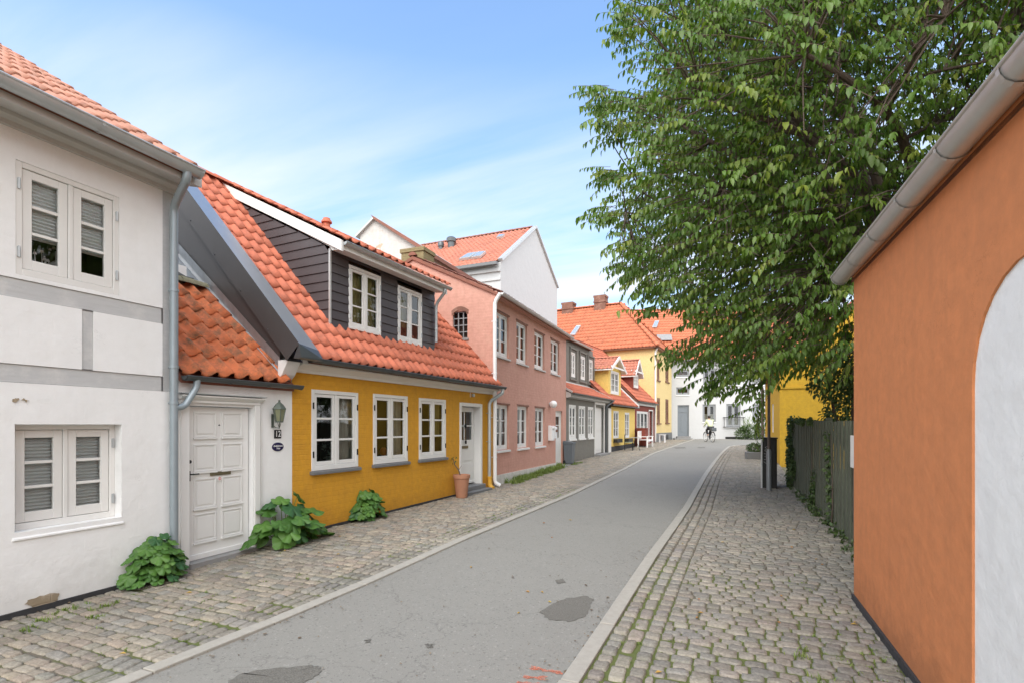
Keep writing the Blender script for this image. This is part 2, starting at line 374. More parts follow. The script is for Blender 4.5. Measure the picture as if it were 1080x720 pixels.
def window(par, rect, M=None, y=.05, sashes=2, rows=3, cols=1, fw=.055, sw=.045, bar=.022, paint='paint_white', sill=None,
           back='dark_room', curt=None, hinges=0, depth=.6, wide=.0):
    """window > sash, pane, sill, hinge, curtain, room"""
    x0, x1, z0, z1 = rect[:4]; M = M or Matrix(); pm = MT[paint]
    f = MB(M); w = MT
    f.box(x0, x0+fw, y, y+.07, z0, z1); f.box(x1-fw, x1, y, y+.07, z0, z1)
    f.box(x0+fw, x1-fw, y, y+.07, z1-fw, z1); f.box(x0+fw, x1-fw, y, y+.07, z0, z0+fw*1.2)
    xs = []; g = .004
    W = (x1-x0-2*fw); mull = fw*.75 if sashes > 1 else 0
    sw_each = (W-mull*(sashes-1))/sashes
    for k in range(sashes):
        a = x0+fw+k*(sw_each+mull); xs.append((a+g, a+sw_each-g))
        if k: f.box(a-mull, a, y+.004, y+.07, z0+fw*1.2, z1-fw)
    wo = f.build('window', pm, par, bevel=.004)
    zb, zt = z0+fw*1.2+g, z1-fw-g
    for a, b in xs:
        s = MB(M); ya, yb = y+.014, y+.052
        s.box(a, a+sw, ya, yb, zb, zt); s.box(b-sw, b, ya, yb, zb, zt)
        s.box(a+sw, b-sw, ya, yb, zt-sw, zt); s.box(a+sw, b-sw, ya, yb, zb, zb+sw*1.3)
        h = (zt-sw)-(zb+sw*1.3)
        for r in range(1, rows):
            zc = zb+sw*1.3+h*r/rows; s.box(a+sw, b-sw, ya+.006, yb-.004, zc-bar/2, zc+bar/2)
        for c in range(1, cols):
            xc = a+sw+(b-a-2*sw)*c/cols; s.box(xc-bar/2, xc+bar/2, ya+.008, yb-.006, zb+sw*1.3, zt-sw)
        s.build('sash', pm, wo, bevel=.003)
    p = MB(M); p.quad((x0+fw,y+.034,z0+fw),(x1-fw,y+.034,z0+fw),(x1-fw,y+.034,z1-fw),(x0+fw,y+.034,z1-fw)); p.build('pane', MT['glass'], wo)
    r = MB(M); e = .02+wide
    r.box(x0-e, x1+e, y+depth, y+depth+.03, z0-.05, z1+.05)
    r.box(x0-e-.03, x0-e, y+.09, y+depth, z0-.05, z1+.05); r.box(x1+e, x1+e+.03, y+.09, y+depth, z0-.05, z1+.05)
    r.box(x0-e, x1+e, y+.09, y+depth, z0-.08, z0-.05); r.box(x0-e, x1+e, y+.09, y+depth, z1+.05, z1+.08)
    r.build('room_recess', MT[back], wo)
    if curt: 
        for (cu, a, b, c, d) in curt:       # fractions of the opening
            q = MB(M); X0 = x0+(x1-x0)*a; X1 = x0+(x1-x0)*b; Z0 = z0+(z1-z0)*c; Z1 = z0+(z1-z0)*d
            if cu == 'blind':
                n = max(3, int((Z1-Z0)/.032)); hz = (Z1-Z0)/n
                for i in range(n):
                    zz = Z0+i*hz; q.quad((X0,y+.084,zz),(X1,y+.084,zz),(X1,y+.066,zz+hz*.5),(X0,y+.066,zz+hz*.5)); q.quad((X0,y+.066,zz+hz*.5),(X1,y+.066,zz+hz*.5),(X1,y+.084,zz+hz),(X0,y+.084,zz+hz))
                q.build('blind', MT['blind'], wo)
            else:
                n = max(6, int((X1-X0)/.03)); 
                for i in range(n):
                    xa, xb = X0+(X1-X0)*i/n, X0+(X1-X0)*(i+1)/n; ya = y+.14+.022*math.sin(i*1.9); yb = y+.14+.022*math.sin((i+1)*1.9)
                    q.quad((xa,ya,Z0),(xb,yb,Z0),(xb,yb,Z1),(xa,ya,Z1))
                q.build('curtain', MT[cu], wo, smooth=True)
    if sill:
        s = MB(M); sm, so, st = sill
        s.prism([(x0-.03, y+.02, z0), (x0-.03, -so, z0-.015), (x0-.03, -so, z0-.015-st), (x0-.03, y+.02, z0-st-.01)], (x1-x0+.06, 0, 0)); s.build('sill', MT[sm], wo, bevel=.004)
    if hinges:
        for xx in (x0+fw*.45, x1-fw*.45):
            for zz in (z0+(z1-z0)*.2, z0+(z1-z0)*.8):
                h = MB(M); h.box(xx-.011, xx+.011, y-.012, y, zz-.045, zz+.045); h.tube([(xx,y-.012,zz-.05),(xx,y-.012,zz+.05)], .007, 8); h.build('hinge', MT['zinc' if hinges == 1 else 'black'], wo)
    return wo

def pantiles(name, mat, par, O, U, V, width, length, tw=.215, cl=.335, amp=.030, lip=.015, jit=.28, keep=None, res=9, M=None):
    """clay pantile roof: each tile its own small S-shaped patch. O origin (eave), U unit across, V unit up the slope"""
    O, U, V = Vector(O), Vector(U).normalized(), Vector(V).normalized(); H = U.cross(V).normalized()
    nu = max(1, round(width/tw)); nv = max(1, round(length/cl)); tw = width/nu; cl = length/nv
    uu = np.linspace(0, 1.0, res)
    k_ = .62; prof = np.where(uu < k_, -amp*.55*np.sin(np.pi*np.clip(uu/k_, 0, 1)), amp*1.25*np.sin(np.pi*np.clip((uu-k_)/(1-k_), 0, 1))**.8)
    Vs, Fs, Cs = [], [], []; base = 0
    O_, U_, V_, H_ = [np.array(q) for q in (O, U, V, H)]
    for j in range(nv):
        for i in range(nu):
            if keep and not keep((i+.5)*tw, (j+.5)*cl): continue
            dh = random.gauss(0, .004)*jit*2; dv = random.gauss(0, .008)*jit*2; sk = random.gauss(0, .004)*jit*2; tl = random.gauss(0,.003)*jit*2
            x = (i+uu*1.03)*tw
            rows = [(j*cl-.012+dv, lip-.020, 0), (j*cl-.014+dv, lip, 0), ((j+.5)*cl, lip*.5, 0), ((j+1)*cl+.02, -.004, 0)]
            pts = []
            for q, (vv, hh, _) in enumerate(rows):
                h = prof+hh+dh+tl*(uu-.5)*2
                if q == 0: h = h
                pts.append(O_+np.outer(x+sk*(q > 1), U_)+vv*V_+np.outer(h, H_))
            Vs.append(np.concatenate(pts))
            for q in range(3):
                for k in range(res-1):
                    a = base+q*res+k; Fs.append((a, a+1, a+1+res, a+res))
            c = np.array([random.random(), random.random(), 0]); Cs.append(np.tile(c, (4*res, 1))); base += 4*res
    return np_mesh(name, np.concatenate(Vs), np.array(Fs), mat, par, np.concatenate(Cs), smooth=True)

def ridge_caps(name, mat, par, a, b, r=.11, step=.38):
    a, b = Vector(a), Vector(b); L = (b-a).length; n = max(1, int(L/step)); t = (b-a).normalized(); mb = MB()
    sd = t.cross(Vector((0,0,1))).normalized(); up = sd.cross(t)
    for i in range(n):
        p0 = a+t*(L*i/n); p1 = a+t*(L*(i+1)/n+.04); vs = []
        for p, rr in ((p0, r*1.08), (p1, r*.94)):
            for k in range(9):
                an = math.pi*k/8; vs.append(p+sd*math.cos(an)*rr+up*(math.sin(an)*rr*.8))
        mb.add(vs, [(k, k+1, k+10, k+9) for k in range(8)]+[tuple(range(9))])
    o = mb.build(name, mat, par, smooth=True)
    return o

def gutter(par, a, b, r=.065, mat='zinc', bead=.009, brk=.9, name='gutter'):
    """half-round gutter with a rolled front bead, brackets and end caps. open side up"""
    a, b = Vector(a), Vector(b); t = (b-a).normalized(); L = (b-a).length; sd = Vector((t.y, -t.x, 0)).normalized(); up = Vector((0,0,1)); mb = MB()
    def ring(p, rr, n=11): return [p+sd*(math.cos(math.pi+math.pi*k/(n-1))*rr)+up*(math.sin(math.pi+math.pi*k/(n-1))*rr) for k in range(n)]
    A, B, A2, B2 = ring(a, r), ring(b, r), ring(a, r-.006), ring(b, r-.006); n = 11
    mb.add(A+B, [(k, k+n, k+1+n, k+1) for k in range(n-1)]); mb.add(A2+B2, [(k, k+1, k+1+n, k+n) for k in range(n-1)])
    mb.add(A, [tuple(reversed(range(n)))]); mb.add(B, [tuple(range(n))])
    for s_ in (-1, 1): mb.tube([a+sd*s_*r, b+sd*s_*r], bead if s_ > 0 else bead*.5, 8)
    k = max(1, int(L/brk))
    g = mb.build(name, MT[mat], par, smooth=True)
    for i in range(k+1 if brk < 1.1 else 0):
        bk = MB()
        p = a+t*(min(L-.02, max(.02, L*i/k))); q = ring(p, r+.006, 9)
        vs = []; 
        for pp in q: vs += [pp-t*.014, pp+t*.014]
        bk.add(vs, [(2*i2, 2*i2+2, 2*i2+3, 2*i2+1) for i2 in range(8)])
        bk.build('gutter_bracket', MT[mat], g)
    return g

def downpipe(par, pts, r=.04, mat='zinc', clamps=()):
    # round the corners
    P3 = [Vector(p) for p in pts]; out = [P3[0]]
    for i in range(1, len(P3)-1):
        a, b, c = P3[i-1], P3[i], P3[i+1]; k = min(.09, (b-a).length*.45, (c-b).length*.45)
        p, q = b+(a-b).normalized()*k, b+(c-b).normalized()*k
        for s_ in (0, .25, .5, .75, 1): out.append((p*(1-s_)+b*s_)*(1-s_)+(b*(1-s_)+q*s_)*s_)
    out.append(P3[-1])
    mb = MB(); mb.tube(out, r, 14); o = mb.build('downpipe', MT[mat], par, smooth=True)
    for c in clamps:
        c = Vector(c); k = MB(); k.tube([c-Vector((0,0,.015)), c+Vector((0,0,.015))], r+.007, 14); k.box(c.x-.008, c.x+.008, c.y, c.y+.09, c.z-.008, c.z+.008)
        k.build('clamp', MT[mat], o, smooth=True)
    return o
# ================================================================== LEFT ROW OF HOUSES
C0 = Vector((-5.8, 3.9)); C1 = P(308, 7.39); C2 = P(520, 13.0); C3 = P(597, 19.6); C4 = P(641, 25.4); C5 = P(669.5, 30.2); C6 = P(690.5, 34.6)
def body(F, par, mat, depth, zb, ze, ry, zr, x0=0.0, x1=None, name='rear_wall', ye=.26):
    """gable ends and back of a house, joined to its front wall"""
    x1 = F.L if x1 is None else x1; mb = MB()
    for x, fl in ((x0, 0), (x1, 1)):
        p = [(x,.002,zb), (x,.002,ze), (x,ry,zr), (x,depth,ze), (x,depth,zb)]
        mb.add(p, [tuple(range(5)) if fl == 0 else tuple(reversed(range(5)))])
    mb.quad((x0,depth,zb),(x0,depth,ze),(x1,depth,ze),(x1,depth,zb))
    return mb.build(name, mat, par)
def roof(F, par, mat, ye, ze, yr, zr, x0, x1, depth, tw=.215, cl=.335, res=7, caps=True, back=True, capmat=None):
    L = math.hypot(yr-ye, zr-ze)
    o = pantiles('roof', mat, par, (x0, ye, ze), (1,0,0), (0, yr-ye, zr-ze), x1-x0, L, tw, cl, res=res)
    mb = MB(); d = .05
    mb.prism([(x0+.01, ye+.05, ze-.03), (x0+.01, yr, zr-.03), (x0+.01, 2*yr-ye, ze-.03), (x0+.01, 2*yr-ye, ze-.09), (x0+.01, yr, zr-.12), (x0+.01, ye+.05, ze-.10)], (x1-x0-.02, 0, 0))
    mb.build('roof_deck', MT['tile_dark'] if back else mat, par)
    if caps: ridge_caps('ridge_tiles', capmat or mat, par, (x0, yr, zr-.01), (x1, yr, zr-.01))
    return o

# ---------------------------------------------------------------- white half-timbered house
F = Fr((-5.8, -3), C0); L = F.L
H = F.empty('white_house', 'white half-timbered two-storey house nearest on the left with grey beams and blinds in its windows', 'house')
ub = [F.hit(90, q)[1] for q in (306+19.5-19.5, 331)]     # upper beam
uz1 = F.hit(0, 290)[1]; uz0 = F.hit(0, 311)[1]; lz1 = F.hit(60, 387)[1]; lz0 = F.hit(60, 405.5)[1]
px0 = F.hit(86.5, 350)[0]; px1 = F.hit(98.5, 350)[0]; cx0 = F.hit(171.5, 350)[0]
wu = F.rect((16,169), (126.5,208), (17,292), (125,309)); wl = F.rect((15,447), (129,447), (16,560), (127.5,546))
zt = F.hit(90, 160)[1]
holes = [(wu[0], wu[1], wu[2], wu[3], .055), (wl[0], wl[1], wl[2], wl[3], .17),
         (-.0+.001, cx0, uz0, uz1, .014), (0.001, cx0, lz0, lz1, .014), (px0, px1, lz1, uz0, .014), (cx0, L-.001, lz0, zt-.02, .014)]
wx = [wu[0]-1.9, wu[0]-.75]                       # a further window pair towards the camera, outside the frame
mb = MB(); wall(mb, 0, L, -.1, zt, holes, zbr=-.05); wh_wall = mb.build('front_wall', MT['white_wall'], H)
def beams(name, boxes):
    for b in boxes:
        m = MB(); m.box(*b); m.build(name, MT['timber_grey'], H, bevel=.006)
beams('timber_beam', [(0, cx0-.001, .012, .12, uz0, uz1), (0, cx0-.001, .012, .12, lz0, lz1)])
beams('timber_post', [(px0, px1, .010, .12, lz1+.002, uz0-.002), (cx0, L-.003, .008, .12, lz0, zt)])
mb = MB(); nx = F.L
mb.box(0, nx, -.018, .0, -.1, .055); mb.build('plinth', MT['plinth'], H)
# chipped plaster scars near the ground
def scar(F, par, pts, mat, t=.006, name='bare_plaster'):
    mb = MB(); c = [F.hit(*p) for p in pts]; cx = sum(a for a, b in c)/len(c); cz = sum(b for a, b in c)/len(c)
    ring = []
    for i in range(len(c)):
        a, b = c[i], c[(i+1) % len(c)]
        for s_ in (0, .33, .66): ring.append((a[0]*(1-s_)+b[0]*s_+random.uniform(-.008,.008), a[1]*(1-s_)+b[1]*s_+random.uniform(-.006,.006)))
    mb.prism([(x, -.003, z) for x, z in ring], (0, -t, 0)); return mb.build(name, mat, par)
under = m_wall('bare_plaster', (.40,.32,.22), (.25,.2,.14), .5, brick=.6, var=.3, mottle=.6, mcol=(.60,.53,.44))
scar(F, H, [(26,636),(30,632),(42,628),(57,624.5),(63,625),(60,632),(50,636),(44,641),(35,642),(33,638)], under)
scar(F, H, [(-12,660),(-3,655),(8,649.5),(20,646.5),(25,647.5),(22,655),(10,658),(-5,664)], under, .012)
scar(F, H, [(13,420.5),(17,419),(20,421),(18,423),(14,423)], under); scar(F, H, [(22,421),(25,419.5),(30,421.5),(27,423)], under)
window(H, wu, y=.006, sashes=2, rows=3, fw=.05, sw=.07, paint='paint_cream', hinges=1, curt=[('blind', .06, .94, .36, .97)], bar=.028)
window(H, wl, y=.11, sashes=2, rows=3, fw=.05, sw=.07, paint='paint_cream', hinges=1, curt=[('blind', .06, .94, .03, .97)], bar=.028)
# flowers and a lampshade behind the upper panes
mb = MB()
for k in range(40):
    c = Vector((wu[0]+.1+random.random()*.42, .2+random.random()*.05, wu[2]+.13+random.random()*.27)); r = random.uniform(.008,.02)
    mb.add([c+Vector((-r,0,-r*.6)), c+Vector((r,0,-r*.3)), c+Vector((r*.5,0,r)), c+Vector((-r*.6,0,r*.8))], [(0,1,2,3)])
for k in range(7): mb.tube([(wu[0]+.15+k*.05, .22, wu[2]+.05), (wu[0]+.12+k*.055, .22, wu[2]+.25+.1*random.random())], .003, 5)
tag(mb.build('window_flowers', MT['enamel_white']), 'small white flowers behind the lowest left pane of the upper window', 'flowers').matrix_world = Matrix.Translation((F.A.x, F.A.y, 0)) @ Matrix.Rotation(F.rz, 4, 'Z')
mb = MB(); mb.lathe((wu[1]-.36, .30, wu[2]+.20), [(.002,.09),(.05,.08),(.085,.045),(.10,0),(.098,-.003)], 16); mb.tube([(wu[1]-.36,.3,wu[2]),(wu[1]-.36,.3,wu[2]+.24)], .006, 8)
tag(mb.build('table_lamp', MT['enamel_white'], smooth=True), 'pale domed table lamp behind the right half of the upper window', 'lamp').matrix_world = Matrix.Translation((F.A.x, F.A.y, 0)) @ Matrix.Rotation(F.rz, 4, 'Z')
mb = MB(); mb.prism([(wl[0]-.02,.13,wl[2]-.002),(wl[0]-.02,-.014,wl[2]-.05),(wl[0]-.02,-.014,wl[2]-.075),(wl[0]-.02,.13,wl[2]-.075)], (wl[1]-wl[0]+.04,0,0)); mb.build('window_ledge', MT['white_wall'], H, bevel=.006)
# cornice, soffit, gutter
gy = -.50; g1 = F.hit(0, 81, gy)[1]; g2 = F.hit(205, 179, gy)[1]; gzz = (g1+g2)/2; mo = F.hit(60, 145, -.03)[1]
mb = MB(); prof = [(0.0, mo-.075), (-.03, mo-.07), (-.035, mo-.03), (-.055, mo-.02), (-.085, mo+.0), (-.09, mo+.035), (-.07, mo+.05), (0, mo+.055)]
mb.prism([(0, a, b) for a, b in prof], (L-.0, 0, 0)); mb.build('cornice', MT['paint_greige'], H)
mb = MB(); mb.prism([(0, -.0, mo+.056), (0, gy+.085, gzz-.12), (0, gy+.085, gzz-.02), (0, 0, mo+.2)], (gl_end-.06 if 0 else L-.0, 0, 0)); mb.build('soffit', MT['paint_greige'], H)
gl_end = F.hit(211.5, 183, gy)[0]; gutter(H, (0, gy, gzz), (gl_end, gy, gzz), .075, 'zinc', bead=.012, brk=.95)
vy, vz = F.hitx(4, 50, L+.05); ze = gzz+.035; ye = gy+.02; sl = (vz-ze)/(vy-ye); print('white roof slope', math.degrees(math.atan(sl)), 'eave', gzz, 'top', zt, mo)
yr = 4.9; zr = ze+(yr-ye)*sl
roof(F, H, MT['tile_pale'], ye, ze, yr, zr, -.1, min(L+.10, gl_end-.03), 9.8, tw=.23, cl=.34, res=9)
body(F, H, MT['white_wall'], 9.8, -.1, zt, yr, zr-.1)
px_ = F.hit(183.5, 400, -.09)[0]
gxx = F.hit(198, 184, gy)[0]; downpipe(H, [(gxx, gy, gzz-.05), (gxx, gy+.02, gzz-.14), (px_, -.09, mo-.24), (px_, -.09, .05)], .042, 'pipe_blue', [(px_, -.09, z) for z in (3.2, 1.95, 2.35)])
WH = F

# ---------------------------------------------------------------- door house (number 12)
F = Fr(C0, C1); L = F.L
H = F.empty('entrance_house', 'low white entrance house with panelled door and mossy old orange roof tiles', 'house')
dl = F.rect((200,428), (266,430), (200,593), (266,578))
dx0, dx1, dz0, dz1 = dl; print('door', dl, 'L', L)
gz12 = .5*(F.hit(200,398,-.12)[1]+F.hit(312,405,-.12)[1])
zt = gz12-.02
mb = MB(); wall(mb, 0, L, -.05, zt, [(dx0-.015, dx1+.015, dz0-.0, dz1+.01, .13)]); mb.build('front_wall', MT['white_render'], H)
# surround: pilasters and cornice
mb = MB(); mb.box(dx0-.12, dx0-.02, -.03, .0, dz0-.04, dz1+.04); mb.box(dx1+.02, dx1+.105, -.03, .0, dz0-.04, dz1+.04); mb.box(dx1+.125, dx1+.15, -.012, 0, dz0, dz1+.03)
mb.box(dx0-.12, dx1+.105, -.035, .0, dz1+.042, dz1+.075)
mb.prism([(dx0-.14,0,dz1+.076), (dx0-.14,-.04,dz1+.077), (dx0-.14,-.05,dz1+.09), (dx0-.14,-.09,dz1+.115), (dx0-.14,-.09,dz1+.13), (dx0-.14,0,dz1+.14)], (dx1-dx0+.28, 0, 0))
mb.build('door_surround', MT['paint_white'], H, bevel=.003)
mb = MB(); mb.box(dx0-.16, dx1+.15, -.105, 0, dz1+.142, dz1+.152); mb.build('cornice_flashing', MT['zinc'], H)
mb = MB(); y = .075
mb.box(dx0, dx1, y, y+.05, dz0+.01, dz1)
W_ = dx1-dx0; Hh = dz1-dz0; rowsd = [(.035,.245), (.285,.47), (.53,.755), (.80,.975)]
pw = W_*.34
for (a, b) in ((dx0+W_*.115, dx0+W_*.115+pw), (dx1-W_*.115-pw, dx1-W_*.115)):
    for r0, r1 in ((.115,.30), (.335,.53), (.575,.755), (.80,.965)):
        z0_, z1_ = dz0+Hh*r0, dz0+Hh*r1
        mb.box(a, b, y-.012, y, z0_, z0_+.018); mb.box(a, b, y-.012, y, z1_-.018, z1_)
        mb.box(a, a+.018, y-.012, y, z0_+.018, z1_-.018); mb.box(b-.018, b, y-.012, y, z0_+.018, z1_-.018)
        mb.prism([(a+.04,y,z0_+.04),(b-.04,y,z0_+.04),(b-.04,y,z1_-.04),(a+.04,y,z1_-.04)], (0,-.009,0))
        mb.box(a-.01, b+.01, y-.022, y, z0_-.024, z0_-.002)
mb.box(dx0, dx1, y-.022, y, dz0+.012, dz0+.075)
D = mb.build('door', MT['paint_white'], H, bevel=.003)
zc = dz0+Hh*.553; xc = (dx0+dx1)/2+.02
mb = MB(); mb.box(xc-.14, xc+.14, y-.018, y, zc-.022, zc+.026); mb.box(xc-.10, xc+.10, y-.024, y-.016, zc-.012, zc+.014); mb.build('letter_slot', MT['brass'], D, bevel=.003)
mb = MB(); mb.box(dx0+.03, dx0+.055, y-.012, y, zc-.06, zc+.06); mb.tube([(dx0+.043, y-.012, zc+.02), (dx0+.043, y-.05, zc+.02), (dx0+.13, y-.055, zc+.02)], .008, 8); mb.build('door_handle', MT['black'], D, smooth=True)
mb = MB(); mb.tube([(dx0+.043, y-.0, zc+.17), (dx0+.043, y-.02, zc+.17)], .022, 14); mb.build('door_lock', MT['black'], D, smooth=True)
mb = MB(); mb.tube([(xc-.015, y, dz0+Hh*.88), (xc-.015, y-.01, dz0+Hh*.88)], .009, 10); mb.build('spyhole', MT['black'], D)
red = m_simple('sticker_red', (.55,.12,.08), .5)
mb = MB(); mb.tube([(xc-.015, y-.0, zc-.065), (xc-.015, y-.0125, zc-.065)], .030, 18); s = mb.build('sticker', MT['enamel_white'], D)
mb = MB(); k0 = [(xc-.015+math.cos(a)*.021, y-.0135, zc-.065+math.sin(a)*.021) for a in np.linspace(0, 2*math.pi, 17)[:-1]]; k1 = [(xc-.015+math.cos(a)*.014, y-.0135, zc-.065+math.sin(a)*.014) for a in np.linspace(0, 2*math.pi, 17)[:-1]]
mb.add(k0+k1, [(i, (i+1) % 16, 16+(i+1) % 16, 16+i) for i in range(16)]); mb.box(xc-.02, xc-.01, y-.0142, y-.013, zc-.075, zc-.055); mb.build('sticker_print', red, s)
mb = MB(); mb.box(dx0-.03, dx1+.05, -.07, .13, -.06, dz0+.008); mb.box(dx0-.12, L, -.03, -.001, -.06, .055); mb.build('door_step', MT['stone_step'], H, bevel=.006)
# gutter + old tiles
gutter(H, (.0, -.12, gz12+.0), (L+.06, -.12, gz12+.0), .05, 'zinc_dark', brk=.55)
ye = -.10; ze = gz12+.045; yv, zv = F.hitx(214, 300, L-.25); print('old roof', yv, zv)
yr = 1.64; zr = ze+(yr-ye)*.85
sl = (zr-ze)/(yr-ye)
pantiles('roof', MT['tile_old'], H, (-.02, ye, ze), (1,0,0), (0, yr-ye, zr-ze), L-.13, math.hypot(yr-ye, zr-ze), .225, .36, amp=.044, lip=.022, jit=.35, res=11)
mb = MB(); mb.prism([(.01, ye+.05, ze-.03), (.01, yr, zr-.03), (.01, yr, zr-.15), (.01, ye+.05, ze-.12)], (L-.02, 0, 0)); mb.build('roof_deck', MT['tile_dark'], H)
mossy = m_simple('mossy_tile', (.22,.21,.14), .9, var=.4, nscale=14, bs=.6, bd=.01)
ridge_caps('ridge_tiles', mossy, H, (-.02, yr-.02, zr-.0), (L-.20, yr-.02, zr-.0), .12, .3)
mb = MB(); mb.box(-.1, L-.36, yr+.10, yr+.16, zr-.35, zr+.30); mb.build('upper_wall', MT['white_render'], H)
mb = MB(); mb.box(-.1, L-.30, yr+.02, yr+.09, zr+.05, zr+.13); mb.bar((L-.34, yr+.05, zr+.05), (-.1, yr+.9, zr+.95), .12, .09, m=0); mb.build('roof_window_frame', MT['zinc_dark'], H)
mb = MB(); mb.box(0, L, 3.2, 3.3, 0, zt); mb.quad((0,0,0),(0,3.2,0),(0,3.2,zt),(0,0,zt)); mb.quad((L,0.01,0),(L,3.2,0),(L,3.2,zt),(L,0.01,zt)); mb.build('rear_wall', MT['white_render'], H)
OLDY, OLDZ, OLDS = ye, ze, sl
# lead strip along the yellow house gable
p0 = F.hit(208, 404, -.12)[0]; p1 = px_-WH.L     # elbow joining the tall pipe
zj = F.hit(193, 428, -.09)[1]
downpipe(H, [(p0, -.12, gz12-.02), (p0, -.11, gz12-.12), (max(p1+.02, .0)+.02, -.10, zj), (p1, -.095, zj-.02)], .036, 'pipe_blue')
# lamp, number and plaque: things fixed on the wall
def place(o, F, x, y, z): o.location = (*F.w(x, y), z); o.rotation_euler = (0, 0, F.rz); return o
lx, lzt = F.hit(294, 421, -.12); _, lzb = F.hit(294, 451, -.12)
T = place(empty('wall_lamp', (0,0,0), 0, 'old green-black glass wall lantern beside the white panelled door', 'wall lamp'), F, lx, 0, lzb)
h = lzt-lzb; rr = h*.22
iron = m_simple('verdigris_iron', (.10,.12,.10), .6, .3, var=.3)
mb = MB(); mb.lathe((0,-.13,0), [(rr*1.05, h*.66), (rr*1.0, h*.70), (rr*.62, h*.83), (rr*.25, h*.90), (rr*.15, h*.94), (rr*.22, h*.965), (.001, h)], 6); mb.build('lamp_roof', iron, T)
mb = MB()
for k in range(6):
    a = k*math.pi/3; mb.bar((math.cos(a)*rr*.95, -.13+math.sin(a)*rr*.95, h*.67), (math.cos(a)*rr*.58, -.13+math.sin(a)*rr*.58, h*.24), .009, .009)
mb.lathe((0,-.13,0), [(rr*.62, h*.20), (rr*.62, h*.25), (rr*.3, h*.25), (rr*.3, h*.2)], 6)
mb.tube([(0,-.005,h*.12),(0,-.06,h*.02),(0,-.13,h*.0),(0,-.13,h*.2)], .007, 8); mb.tube([(-.03,-.13,h*.2),(-.012,-.13,h*.07),(0,-.13,0)], .004, 6); mb.tube([(.03,-.13,h*.2),(.012,-.13,h*.07),(0,-.13,0)], .004, 6)
mb.tube([(0,-.005,h*.45),(0,-.09,h*.45)], .006, 6); mb.box(-.018,.018,-.012,0,h*.02,h*.5); mb.build('lamp_frame', iron, T)
mb = MB(); mb.lathe((0,-.13,0), [(rr*.56, h*.25), (rr*.92, h*.66)], 6); mb.build('lamp_glass', m_simple('old_lamp_glass', (.20,.21,.13), .15, var=.3, nscale=20), T)
def text(body_, size, mat, name, depth=.002):
    cu = bpy.data.curves.new(name, 'FONT'); cu.body = body_; cu.size = size; cu.extrude = depth; cu.align_x = 'CENTER'; cu.align_y = 'CENTER'
    o = bpy.data.objects.new(name, cu); COL.objects.link(o); cu.materials.append(mat)
    dg = bpy.context.evaluated_depsgraph_get(); me = bpy.data.meshes.new_from_object(o.evaluated_get(dg)); bpy.data.objects.remove(o)
    me.name = name; o = bpy.data.objects.new(name, me); COL.objects.link(o); return o
nx_, nz_ = F.hit(292.5, 457.2); _, nb_ = F.hit(292.5, 461.5); hh = (nz_-nb_)
T = place(empty('house_number', (0,0,0), 0, 'small black plate with white number 12 under the wall lantern', 'number plate'), F, nx_, 0, nz_)
mb = MB(); mb.box(-hh*1.05, hh*1.05, -.012, 0, -hh*1.05, hh*1.05); mb.build('plate', MT['black'], T, bevel=.003)
o = text('12', hh*2.0, MT['enamel_white'], 'number'); o.parent = T; o.location = (0, -.0135, 0); o.rotation_euler = (R(90), 0, 0); o.scale = (.85, 1.05, 1)
nx_, nz_ = F.hit(292.8, 470.6); a_ = abs(F.hit(299,470)[0]-F.hit(287,470)[0])/2; b_ = abs(F.hit(293,466)[1]-F.hit(293,475.2)[1])/2
T = place(empty('oval_plaque', (0,0,0), 0, 'dark blue oval enamel plaque with two lines of white writing below number 12', 'plaque'), F, nx_, 0, nz_)
mb = MB(); mb.lathe((0,0,0), [(1,0),(1,.7),(.9,1),(.001,1.05)], 32, sx=1, sy=1); o = mb.build('plate', MT['navy'], T, smooth=True); o.rotation_euler = (R(90),0,0); o.scale = (a_, b_, .012)
for tx, zz, s_, sx_ in (('Andelsmans', b_*.22, b_*.62, .88), ('Hus', -b_*.36, b_*.62, 1.0)):
    o = text(tx, s_, MT['enamel_white'], 'lettering', .001); o.parent = T; o.location = (0, -.0145, zz); o.rotation_euler = (R(90), 0, 0); o.scale = (sx_, 1, 1)
    w_ = o.dimensions.x if o.dimensions.x else 1
DH = F

# ---------------------------------------------------------------- yellow house with black dormer
F = Fr(C1, C2); L = F.L
H = F.empty('yellow_house', 'ochre yellow house with black boarded dormer and three white windows, second from the left', 'house')
w1 = F.rect((327.6,410), (376.8,413.8), (329,496.5), (378,491)); w2 = F.rect((392.6,415.3), (429,416.8), (393.9,489.4), (430.4,485.4)); w3 = F.rect((441,419.6), (469.3,420.6), (442.3,483.6), (470.6,481.6))
dd = F.rect((484.4,424.4), (508,425.3), (484.8,514.5), (508,511.0))
ztl, ztr = F.hit(312, 388)[1], F.hit(515, 413.5)[1]; zt = (ztl+ztr)/2; print('yellow', L, ztl, ztr, w1, w2, w3, dd)
zbl, zbr = F.gz(0)-.05, F.gz(L)-.05
mb = MB(); hs = [(*w, .12) for w in (w1, w2, w3)]+[(dd[0], dd[1], dd[2], dd[3], .28)]
wall(mb, 0, L, zbl, zt, hs, rev=.1, zbr=zbr); mb.build('front_wall', MT['yellow'], H)
mb = MB(); mb.prism([(.0,-.015,zbl),(.0,-.015,F.gz(0)+.06),(dd[0]-.03,-.015,F.gz(dd[0])+.045),(dd[0]-.03,-.015,zbr)], (0,.014,0)); mb.build('plinth', MT['plinth'], H)
for w, cu in ((w1, [('curtain', .70, .98, .02, .97)]), (w2, [('curtain', .74, .97, .02, .97), ('curtain', .02, .12, .02, .97)]), (w3, [('curtain_olive', .52, .97, .35, .97), ('curtain', .03, .2, .02, .97)])):
    window(H, w, y=-.012, sashes=2, rows=3, fw=.06, sw=.045, bar=.032, sill=('sill_dark', .06, .045), curt=cu, hinges=2, depth=.9)
